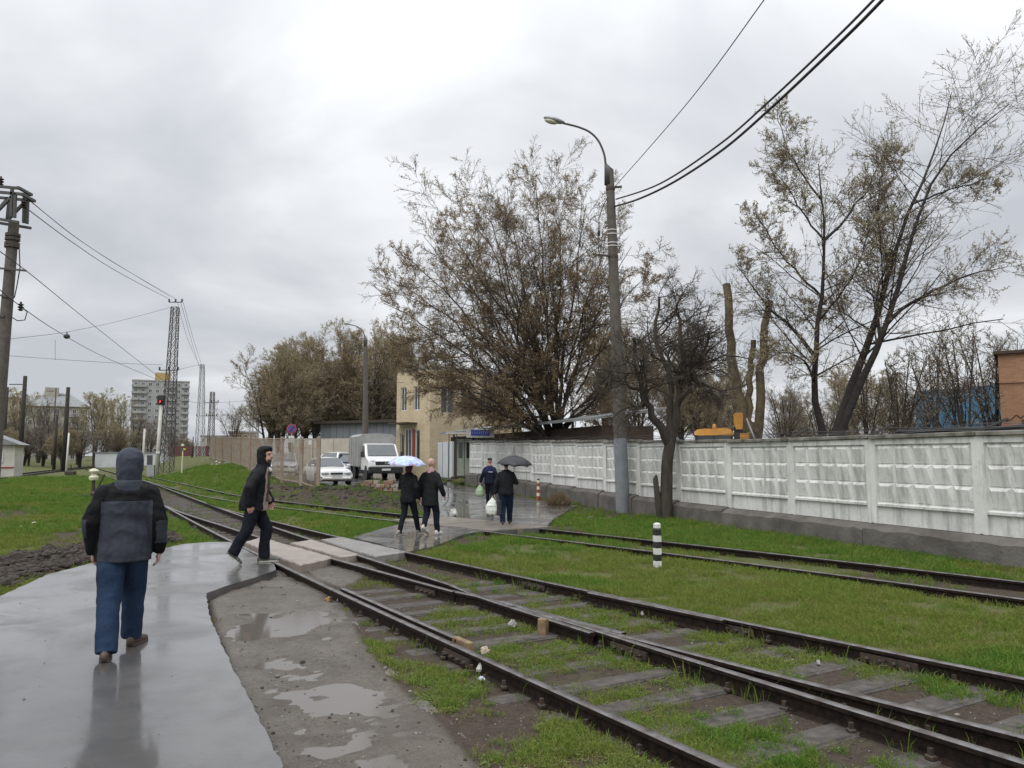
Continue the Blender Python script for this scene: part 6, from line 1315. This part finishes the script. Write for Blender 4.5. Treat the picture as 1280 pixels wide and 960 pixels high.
jeans.set(col=jeans.mix(jeans.ramp(f2, [(.35, 0.), (.65, .35)]), jeans.mix(jeans.ramp(f1, [(.35, 0.), (.7, 1.)]), (.020, .038, .078), (.012, .023, .05)), (.045, .07, .115)), rough=.85, spec=.12, normal=jeans.bump(f2, .2, .003, jeans.bump(jeans.noise(p, 11, 4), .5, .02)))
mb = MB(); legs(mb, J['hipL'], J['knL'], (J['anL'][0], J['anL'][1], .055), J['hipR'], J['knR'], (J['anR'][0], J['anR'][1], .075), (.118, .100, .090, .090), J['pelvis'], (.19, .145)); blob('jeans', mb, .011, jeans.m, t, folds=.018, fsc=6, fz=.8)
G1 = cloth('grey_jacket_cloth', (.050, .056, .070), (.036, .040, .051), .6); G2 = cloth('black_yoke_cloth', (.009, .0095, .011), (.006, .0065, .0075), .6); G3 = cloth('blue_grey_hood_cloth', (.058, .066, .084), (.038, .043, .056), .6)
mb = MB(); jacket_torso(mb, J, [(-.20, .222, .165, 0), (-.08, .226, .17, 0), (.15, .222, .165, 0), (.45, .225, .165, 0), (.70, .228, .16, -.01), (.86, .218, .138, 0), (.955, .155, .105, .01), (1.03, .085, .08, .02)]); sleeve(mb, J['shL'], J['elL'], J['wrL'], (.098, .080, .066)); sleeve(mb, J['shR'], J['elR'], J['wrR'], (.098, .080, .066))
def jm(c):
    arm = abs(c.x-.01) > .205+max(0, (1.12-c.z))*.05 and c.z < 1.42
    if arm: return 0 if (c.x > 0 and .93 < c.z < 1.13 and c.y > -.13 and c.x > .25) or (c.x < 0 and 1.0 < c.z < 1.16 and c.x < -.30) else 1
    if c.z > 1.315: return 1
    return 0
blob('jacket', mb, .010, [G1, G2], t, jm, folds=.030, fsc=6, fz=.7)
MB().bar((-.19, -.167, 1.315), (.19, -.162, 1.315), .008, .006).build('yoke_seam', G2, t)
mb = MB(); hc = V3(*J['head'])
mb.loft([ring(hc+V3(0, y, z), rx, ry, n=18) for z, rx, ry, y in ((-.20, .095, .10, -.03), (-.13, .100, .115, -.03), (-.03, .112, .135, -.03), (.06, .116, .14, -.025), (.115, .098, .118, -.02), (.145, .06, .075, -.02), (.155, .02, .03, -.02))]); blob('hood', mb, .010, G3, t, folds=.018, fsc=9, fz=1.0)
mb = MB().loft([ring(V3(.012, .0, z), rx, ry) for z, rx, ry in ((1.38, .16, .115), (1.43, .125, .115), (1.49, .10, .11))]); blob('collar', mb, .011, G3, t, folds=.01)
BR = mat('brown_shoe_leather', (.085, .055, .04), .55, (.05, .033, .025), 20); SD = mat('dark_sole', (.09, .06, .045), .8)
shoe('shoe', (-.115, -.35, .004), (-.10, -.06, .0), BR, SD, t, .011); shoe('shoe', (.08, .17, .004), (.21, .42, .0), BR, SD, t, .011)
# ---- hooded man in black striding right, face turned to us
D_ = gz(318, 704)[1]; q = at_s(318, D_); t = thing('person', 'bearded person in open black hooded jacket striding right', 'person', (q[0], q[1], 0.), -math.pi/2+.34)
# forward (local +y) is to the right of the picture; local +x faces the camera
J = dict(pelvis=(0, .02, .94), neck=(0, .12, 1.52), head=(.02, .18, 1.665), shL=(-.17, .12, 1.44), shR=(.19, .09, 1.43), elL=(-.24, .14, 1.16), elR=(.25, -.06, 1.17), wrL=(-.22, .26, .96), wrR=(.21, -.06, .93), hipL=(-.09, .02, .93), hipR=(.09, .02, .93), knL=(-.09, .22, .52), knR=(.09, -.09, .50), anL=(-.09, .19, .10), anR=(.09, -.28, .17))
mb = MB(); body_base(mb, J); T = head(mb, J['head'], .75, -.05, 1.02); hand(mb, V3(*J['wrR'])+V3(0, 0, -.02), (-.05, .2, -1), (-1, 0, 0), (0, 1, 0), 1.05, .8); hand(mb, V3(*J['wrL'])+V3(0, 0, -.02), (.05, .2, -1), (1, 0, 0), (0, 1, 0), 1.05, .8); blob('body', mb, .008, SK, t, smooth=2)
mb = MB(); mb.ell(T(0, .050, -.078), (.052, .042, .032), 0, 12, 7); mb.ell(T(0, .098, -.040), (.034, .012, .010), 0, 10, 6); blob('beard', mb, .008, mat('dark_beard', (.035, .026, .022), .9), t, smooth=2)
for k in (-1, 1): MB().ell(T(.030*k, .083, .012), (.012, .008, .006)).build('eye', mat('eye_dark', (.02, .016, .014), .4) if k < 0 else bpy.data.materials['eye_dark'], t, smooth=True)
mb = MB(); legs(mb, J['hipL'], J['knL'], (J['anL'][0], J['anL'][1], .06), J['hipR'], J['knR'], (J['anR'][0], J['anR'][1], .16), (.112, .092, .086, .085), J['pelvis'], (.16, .14)); blob('trousers', mb, .012, M_DK, t, folds=.02)
mb = MB(); jacket_torso(mb, J, [(-.22, .19, .22, -.01), (.0, .19, .215, -.01), (.3, .19, .20, -.01), (.6, .19, .175, -.01), (.82, .18, .14, -.01), (.95, .13, .10, 0), (1.02, .085, .08, .0)]); sleeve(mb, J['shR'], J['elR'], J['wrR'], (.098, .085, .07)); sleeve(mb, J['shL'], J['elL'], J['wrL'], (.098, .085, .07))
SW = cloth('grey_sweater', (.085, .07, .072), (.06, .05, .05)); LN = cloth('beige_lining', (.34, .27, .22), (.26, .2, .16))
def jm2(c):
    P_, C_ = V3(*J['pelvis']), V3(*J['neck']); f = (c.z-P_[2])/(C_[2]-P_[2]); cy_ = c.y-(P_[1]+(C_[1]-P_[1])*np.clip(f, 0, 1)); arm = abs(c.x) > .2 and c.y < .1
    if arm or c.z > 1.50: return 0
    if cy_ > .085+.03*f and -.12 < c.x < .12 and c.z > .95: return 1
    if cy_ > .055+.03*f and -.16 < c.x < .15: return 2
    return 0
blob('jacket', mb, .010, [MB_BLK, SW, LN], t, jm2, folds=.02, fsc=8)
mb = MB(); hc = V3(*J['head']); hd = nrm(V3(math.sin(.75), math.cos(.75), 0))
mb.loft([ring(hc-hd*o_+V3(0, 0, z), rx, ry, -.75, 18) for z, rx, ry, o_ in ((-.18, .10, .09, .03), (-.12, .112, .10, .045), (-.04, .115, .105, .052), (.05, .115, .112, .045), (.10, .108, .125, .03), (.135, .085, .11, .02), (.155, .04, .06, .02))]); blob('hood', mb, .010, MB_BLK, t, folds=.014, fsc=14)
SN = mat('grey_trainer', (.10, .105, .095), .6, (.06, .062, .056), 30)
shoe('shoe', (-.09, .12, .0), (-.11, .41, .0), SN, M_SOLE, t, .012); shoe('shoe', (.09, -.36, .15), (.10, -.17, .0), SN, M_SOLE, t, .012)
# ---- helper for the four people further on, seen from behind
def walker(label, px, py, yaw, H, jack, trs, jr, hem, hair=None, hairm=None, skin=SK, stepL=-.25, stepR=.25, armL=None, armR=None, shoem=None, solem=None, vox=.015, liftL=0., liftR=0., Dd=None, headyaw=0., fat=1., jmats=None, jfn=None, z=0.):
    D_ = Dd or gz(px, py, z)[1]; q = at_s(px, D_); t = thing('person', label, 'person', (q[0], q[1], z), yaw); s = H/1.75
    J = dict(pelvis=(0, 0, .92*s), neck=(0, .03, 1.46*s), head=(0, .06, 1.62*s), shL=(-.18*s, .02, 1.39*s), shR=(.18*s, .02, 1.39*s), hipL=(-.09*s, 0, .91*s), hipR=(.09*s, 0, .91*s), knL=(-.09*s, stepL*.35+.06, .50*s), knR=(.09*s, stepR*.35+.06, .50*s), anL=(-.085*s, stepL, .09*s+liftL), anR=(.085*s, stepR, .09*s+liftR))
    aL = armL or ((-.25, -.03, 1.12), (-.24, .08, .88)); aR = armR or ((.25, -.03, 1.12), (.24, .08, .88)); J['elL'], J['wrL'] = [tuple(V3(*a)*s) for a in aL]; J['elR'], J['wrR'] = [tuple(V3(*a)*s) for a in aR]
    mb = MB(); body_base(mb, J, s); T = head(mb, J['head'], headyaw, 0, s*1.0)
    for k, sg in (('L', 1), ('R', -1)):
        w_, e_ = V3(*J['wr'+k]), V3(*J['el'+k]); d = nrm(w_-e_); hand(mb, w_+d*.02, d, (sg, 0, 0), (sg*.1, 1, 0.01), s, .8)
    blob('body', mb, .011, skin, t, smooth=2)
    mb = MB(); legs(mb, J['hipL'], J['knL'], (J['anL'][0], J['anL'][1], J['anL'][2]-.03), J['hipR'], J['knR'], (J['anR'][0], J['anR'][1], J['anR'][2]-.03), tuple(q*s*fat for q in jr), J['pelvis'], (.165*s*fat, .125*s*fat)); blob('trousers', mb, vox, trs, t, folds=.016)
    hf = (hem*s-J['pelvis'][2])/(J['neck'][2]-J['pelvis'][2]); mb = MB(); k = s*fat
    jacket_torso(mb, J, [(hf, .195*k, .145*k, 0), (hf*.5, .195*k, .145*k, 0), (.2, .185*k, .14*k, 0), (.55, .20*k, .145*k, 0), (.8, .19*k, .125*k, 0), (.93, .13*k, .095*k, 0), (1.02, .08*k, .075*k, .01)]); sleeve(mb, J['shL'], J['elL'], J['wrL'], (.085*s, .07*s, .058*s)); sleeve(mb, J['shR'], J['elR'], J['wrR'], (.085*s, .07*s, .058*s)); blob('jacket', mb, vox*.85, jmats or [jack], t, jfn, folds=.016)
    if hair:
        mb = MB()
        for c, r in hair: mb.ell(T(*c), r, 0, 12, 8)
        blob('hair', mb, .011, hairm, t, folds=.008, fsc=30)
    sm = shoem or MT['black']; so_ = solem or M_SOLE
    for k, st_, lf in (('L', stepL, liftL), ('R', stepR, liftR)):
        x = J['an'+k][0]; shoe('shoe', (x, st_-.08, lf*1.2), (x*1.1, st_+.18, 0 if lf else .0), sm, so_, t, .014, s)
    return t, J, T, s, q, D_
# woman under the patterned umbrella
WH = mat('white_trainer', (.70, .69, .66), .6, (.55, .54, .5), 30); GY = mat('grey_shoe', (.22, .215, .20), .6, (.14, .135, .125), 30)
wm_, J, T, s, q, D_ = walker('person in black jacket under the patterned umbrella, walking away', 510.5, 668.5, -.45, 1.56, MB_BLK, M_DK, (.098, .074, .062, .055), .76, [((0, -.03, .03), (.088, .10, .105)), ((0, -.06, -.08), (.075, .07, .09))], mat('dark_red_hair', (.085, .022, .018), .6, (.05, .015, .012), 20), stepL=-.20, stepR=.32, liftL=.0, liftR=.0, armL=((-.25, .05, 1.10), (-.16, .22, 1.20)), shoem=GY)
def umbrella(label, centre, top, R_, rise, m, hm, grip, tilt=(0, 0), n=8, inner=None):
    t = thing('umbrella', label, 'umbrella', centre); R3 = Euler((tilt[0], tilt[1], 0)).to_matrix()
    def pt(r, a, z): v = R3 @ Vector((r*math.cos(a), r*math.sin(a), z)); return (v.x, v.y, v.z)
    mb = MB(); rows = []; K = 7; sub = 4
    for i in range(K+1):
        f = i/K; row = []
        for j in range(n*sub):
            a = 2*math.pi*j/(n*sub); u = (j % sub)/sub; sc = 1-.10*f*math.sin(math.pi*u); zdip = .05*f*f*math.sin(math.pi*u)
            row.append(pt(max(R_*math.sin(f*1.15)/math.sin(1.15)*sc, .004), a, rise*(math.cos(f*1.38)-math.cos(1.38))/(1-math.cos(1.38))-rise+zdip*.5))
        rows.append(row)
    mb.loft(rows, caps=False); cn = mb.build('canopy', m, t, angle=25); sd_ = cn.modifiers.new('thick', 'SOLIDIFY'); sd_.thickness = .004
    for j in range(n):
        a = 2*math.pi*j/n; MB().tube([pt(max(R_*math.sin(f*1.15)/math.sin(1.15), .01), a, rise*(math.cos(f*1.38)-math.cos(1.38))/(1-math.cos(1.38))-rise-.008) for f in (0, .3, .6, .85, 1.0)], .004, 5).build('rib', MT['darksteel'], t)
    MB().tube([pt(0, 0, .05), pt(0, 0, 0)], .008, 6).build('ferrule', MT['darksteel'], t); g = V3(*grip)-V3(*centre); MB().tube([(0, 0, -.02), tuple(g+V3(0, 0, .05))], .007, 6).build('shaft', MT['galv'], t); MB().tube([tuple(g+V3(0, 0, .06)), tuple(g-V3(0, 0, .08))], .016, 8).build('handle', hm, t)
    return t
fl = NT('floral_umbrella'); p = fl.pos(); vo = fl.n('ShaderNodeTexVoronoi'); vo.inputs['Scale'].default_value = 13; fl.l(p, vo.inputs['Vector']); sp = fl.n('ShaderNodeSeparateColor'); fl.l(vo.outputs['Color'], sp.inputs[0])
c_ = fl.ramp(sp.outputs[0], [(.0, (.42, .52, .78)), (.35, (.50, .60, .85)), (.5, (.28, .32, .62)), (.62, (.55, .64, .85)), (.78, (.55, .22, .33)), (.9, (.62, .68, .86))]); [setattr(n_, 'interpolation', 'CONSTANT') for n_ in [x.color_ramp for x in fl.t.nodes if x.type == 'VALTORGB']]
fl.set(col=fl.mix(fl.ramp(fl.noise(p, 20, 4), [(.4, .0), (.6, .6)]), c_, (.45, .55, .80)), rough=.5)
def world_pt(o, v): c, s2 = math.cos(o.rotation_euler.z), math.sin(o.rotation_euler.z); return V3(o.location[0]+v[0]*c-v[1]*s2, o.location[1]+v[0]*s2+v[1]*c, o.location[2]+v[2])
ut = at(509, 570, D_-.02); g = world_pt(wm_, J['wrL']); umbrella('pale blue umbrella with a red and violet pattern', ut, None, .42, .20, fl.m, MT['black'], g+V3(.0, .03, .04), (.06, .05))
# bald man in long black coat
BC = cloth('black_coat_cloth', (.020, .021, .022), (.013, .0135, .014), .75)
bm2, J, T, s, q, D2_ = walker('bald person in a long black coat and white trainers', 538, 668.5, -.40, 1.62, BC, cloth('dark_jean', (.018, .022, .036), (.012, .014, .022)), (.098, .076, .064, .058), .66, None, None, SKR, stepL=-.10, stepR=.20, liftL=.12, shoem=WH, armR=((.27, -.02, 1.12), (.30, .10, .92)), armL=((-.26, -.05, 1.12), (-.27, -.03, .88)), headyaw=.5, fat=1.05)
mb = MB().loft([ring(V3(0, .02, 1.40*s), .105, .10), ring(V3(0, .035, 1.47*s), .085, .085), ring(V3(0, .04, 1.51*s), .08, .085)]); blob('collar', mb, .012, cloth('pink_collar', (.45, .28, .28)), bm2, smooth=3)
# man in navy jacket with green bag
def nfn(c): return 1 if c.z > 1.22*1.62/1.75 and abs(c.x) < .22 else 0
nv, J, T, s, q, D3_ = walker('person in navy blue jacket and dark cap near the fence', 612, 632.5, -.12, 1.60, M_NAVY, M_DK, (.098, .075, .064, .058), .80, [((0, -.015, .07), (.086, .098, .06)), ((0, .09, .05), (.06, .06, .012))], mat('black_cap', (.014, .014, .016), .8), stepL=.18, stepR=-.12, armL=((-.25, -.05, 1.12), (-.33, -.02, .90)), vox=.017, jmats=[cloth('dark_navy_cloth', (.014, .017, .034)), M_NAVY], jfn=nfn)
MB().bar((-.02, -.145*s, 1.24*s), (.12, -.142*s, 1.235*s), .01, .018).build('chest_mark', MT['white'], nv)
def bag(name, label, grip, h_, w_, d_, m, yaw=0.):
    t = thing(name, label, 'bag', grip); mb = MB(); z0 = -h_
    mb.loft([ring(V3(0, 0, z), w_/2*a, d_/2*b) for z, a, b in ((z0, .55, .6), (z0+.03, .85, .9), (z0+h_*.25, 1., 1.), (z0+h_*.5, .92, .9), (z0+h_*.7, .6, .6), (z0+h_*.82, .28, .3), (z0+h_*.92, .12, .14))]); blob('sack', mb, .012, m, t, folds=.03, fsc=14, smooth=2); MB().tube([(0, 0, z0+h_*.9), (.012, 0, -.03), (0, 0, .015), (-.012, 0, -.03), (0, 0, z0+h_*.9)], .008, 6).build('handle', m, t); t.rotation_euler.z = yaw; return t
g = world_pt(nv, V3(*J['wrL'])+V3(-.02, .0, -.09)); bag('plastic_bag', 'pale green plastic bag carried by the person in navy', g, .42, .30, .2, mat('green_plastic', (.36, .47, .30), .45, (.22, .33, .18), 12))
# man in black with black umbrella, white bag and dark case
DJ = cloth('dark_blue_jean', (.018, .030, .062), (.010, .016, .034)); um, J, T, s, q, D4_ = walker('person in black jacket holding the black umbrella and a white bag', 632.5, 656, -.05, 1.58, MB_BLK, DJ, (.112, .085, .072, .064), .80, [((0, -.03, .03), (.088, .10, .10))], mat('dark_hair', (.02, .016, .013), .7), stepL=-.02, stepR=.30, liftL=.0, armL=((-.26, -.03, 1.12), (-.29, .0, .86)), armR=((.28, .05, 1.12), (.20, .22, 1.26)), fat=1.08, shoem=mat('dark_brown_shoe', (.06, .04, .03), .6))
bk = mat('black_umbrella_cloth', (.016, .016, .018), .45, (.010, .010, .012), 6); ut = at(644, 570, D4_+.1); g = world_pt(um, V3(*J['wrR'])); umbrella('black umbrella held over the person with the white bag', ut, None, .44, .22, bk, MT['black'], g+V3(0, .02, .05), (.10, .06))
g = world_pt(um, V3(*J['wrL'])+V3(-.02, 0, -.09)); bag('plastic_bag', 'white plastic bag hanging from the hand of the umbrella holder', g+V3(-.05, -.03, 0), .44, .33, .2, mat('white_plastic', (.74, .76, .72), .4, (.55, .60, .52), 10))
cs = thing('carry_case', 'dark flat carry case beside the white plastic bag', 'case', g+V3(.09, .0, 0), .3); MB().box((0, 0, -.27), (.12, .30, .38), bev=.03).build('case_body', MT['plastic'], cs); MB().tube([(0, -.07, -.08), (0, -.05, .01), (0, .05, .01), (0, .07, -.08)], .010, 6).build('handle', MT['plastic'], cs)
# ------------------------------------------------------------------ brick remains, litter and other small things
p_ = gz(478, 617); bw2 = thing('brick_kerb', 'low crumbling brick and concrete wall stub by the yard', 'wall', (p_[0], p_[1], zs(p_[0], p_[1])-.05), -.22); s_ = p_[1]/1000
mrb = mat('crumbled_brick', (.33, .20, .14), .9, (.2, .13, .10), 6, bump=.5, bsc=20); mrc = mat('crumbled_mortar', (.42, .38, .33), .9, (.27, .235, .2), 6, bump=.5, bsc=20)
for r in range(3):
    for i in range(9):
        if r == 2 and i in (0, 4, 7, 8): continue
        MB().box((0, 0, 0), (.21+random.uniform(-.02, .01), .3, .15), bev=.015).build('brick', mrb if random.random() < .55 else mrc, bw2, loc=(-.98+i*.235+(.1 if r % 2 else 0), random.uniform(-.03, .03), .10+.158*r), rz=random.uniform(-.06, .06))
p_ = at(698, 612, 27.5); hb = thing('dry_bush', 'low clump of dry brown stalks beside the red bollard', 'bush', (p_[0], p_[1], -.02)); rg = np.random.default_rng(77); N = 900
a = rg.uniform(0, 6.28, N); r_ = rg.random(N)**.5; d = np.stack([np.cos(a)*r_*.36, np.sin(a)*r_*.25, np.zeros(N)], 1); tip = d*1.25+np.stack([rg.normal(0, .06, N), rg.normal(0, .06, N), (.26+.28*rg.random(N))*(1.1-r_*.7)], 1)
Pb = np.stack([d, (d+tip)/2+rg.normal(0, .04, (N, 3)), tip], 1); V, F_ = tubes_np(Pb, np.full((N, 3), .006), 3); link('stalks', npmesh('stalks', V, F_), mat('dry_stalk', (.22, .16, .09), .9, (.13, .095, .055), 6), hb)
def scrap(name, label, px, py, sz_, m, cat='litter', h=.5, z=None, n=9):
    p = gz(px, py, -.11 if z is None else z); t = MB(); rg = random.Random(label); R_ = sz_*p[1]/1000/2; rings = []
    for f, k in ((0, .9), (.35, 1.), (.75, .75), (1., .3)): rings.append([(R_*k*math.cos(6.283*j/n)*rg.uniform(.6, 1.25), R_*.6*k*math.sin(6.283*j/n)*rg.uniform(.6, 1.25), R_*h*2*f*rg.uniform(.7, 1.2)) for j in range(n)])
    t.loft(rings); o = t.build(name, m, loc=(p[0], p[1], p[2]-.01), rz=rg.random()*6); tag(o, label, cat, 'litter lying about the tracks'); return o
PAPER = mat('crumpled_paper', (.72, .70, .66), .8, (.52, .5, .46), 20); GREEN = mat('green_wrapper', (.02, .22, .13), .4, (.02, .14, .09), 20); BLUEW = mat('pale_blue_wrapper', (.32, .46, .66), .4, (.22, .34, .52), 20); ORW = mat('orange_peel_wrapper', (.55, .27, .07), .6, (.4, .2, .06), 20); GRW = mat('grey_wrapper', (.40, .43, .45), .4, (.28, .3, .32), 20)
scrap('paper_scrap', 'white paper scrap leaning on the near rail', 600, 838, 11, PAPER, h=.9); scrap('paper_scrap', 'small bluish paper scrap below the leaning white one', 602, 848.5, 9, mat('bluish_paper', (.60, .66, .76), .7), h=.5); scrap('paper_scrap', 'torn beige paper between the near rail and a sleeper', 606, 815, 15, mat('beige_paper', (.56, .47, .35), .8), h=.5)
scrap('paper_cup', 'white crushed cup beside the green wrapper at the near rail', 500, 785, 6, PAPER, h=.9); scrap('green_wrapper', 'green crumpled wrapper at the foot of the near rail', 505, 787, 6, GREEN, h=1.2); scrap('blue_wrapper', 'pale blue crumpled wrapper near the footpath end of the rail', 423, 750.5, 9, BLUEW, h=.7); scrap('orange_wrapper', 'orange wrapper left of the pale blue one', 411, 749.5, 9, ORW, h=.45)
scrap('grey_wrapper', 'flat grey wrapper in the grass at the bottom of the picture', 700, 936, 20, GRW, h=.2); scrap('paper_scrap', 'tiny white scrap on the grass left of the far bollard', 645, 672, 4, PAPER); scrap('paper_scrap', 'white crumb in the grass beside the wet asphalt, near the couple', 460, 661, 6, PAPER); scrap('paper_scrap', 'pale crumb in the grass left of the white one near the couple', 452, 663, 5, PAPER)
scrap('pale_stone', 'pale stone lying in the left grass by the dug soil', 16, 692.5, 7, PAPER, 'stone'); scrap('pale_stone', 'flat pale stone on the bare strip at the left edge', 26, 661, 10, mat('pale_lump', (.4, .37, .33), .8), 'stone', .4); scrap('pale_stone', 'thin white scrap lying in the left grass', 43, 653, 9, PAPER, 'litter', .15); scrap('pale_stone', 'pale stone between sleepers under the far rail', 803, 768, 6, mat('grey_lump', (.36, .34, .31), .8), 'stone', .8); scrap('pale_stone', 'grey stone in the grass between diverging rails', 1023, 829, 9, bpy.data.materials['grey_lump'], 'stone', .6); scrap('pale_stone', 'grey rock beside the wood block under the frog', 641, 782, 11, bpy.data.materials['grey_lump'], 'stone', .8)
scrap('concrete_lump', 'grey broken concrete lump at the grass edge near the lamp post', 738, 650, 15, MT['oldconcrete'], 'rubble', .35)
scrap('white_debris', 'white plastic debris beside the puddle in the road', 567, 643.5, 16, mat('dirty_white', (.55, .53, .48), .7), 'litter', .5, 0.)
p_ = gz(679, 790, -.11); wb = thing('wood_block', 'upright raw wood block wedged under the frog rail', 'wood block', (p_[0], p_[1], -.13), -.5); MB().box((0, 0, .075), (.09, .08, .16), bev=.008).build('block', MT['wood'], wb)
yb2 = gz(561, 797)[1]; wb = thing('wood_block', 'raw wood wedge at the end of the short check rail', 'wood block', (float(fA(yb2-.12))+.155, yb2-.16, -.06), -1.02); MB().box((0, 0, .02), (.30, .06, .12), bev=.006).build('block', MT['wood'], wb)
# pale litter strewn on the bank under the mesh fence
rg = np.random.default_rng(99); P = []
for i in range(70):
    px, py = rg.uniform(250, 330), rg.uniform(572, 582); P.append(G(px, py))
P = np.array(P); scatter('bank_litter', 'tiny pale litter strewn under the mesh fence', P, rg.uniform(.05, .16, len(P)), [stone('litter_bit', PAPER, rt), stone('litter_bit', ms3, rt)], 61)
# dark clods in the mud
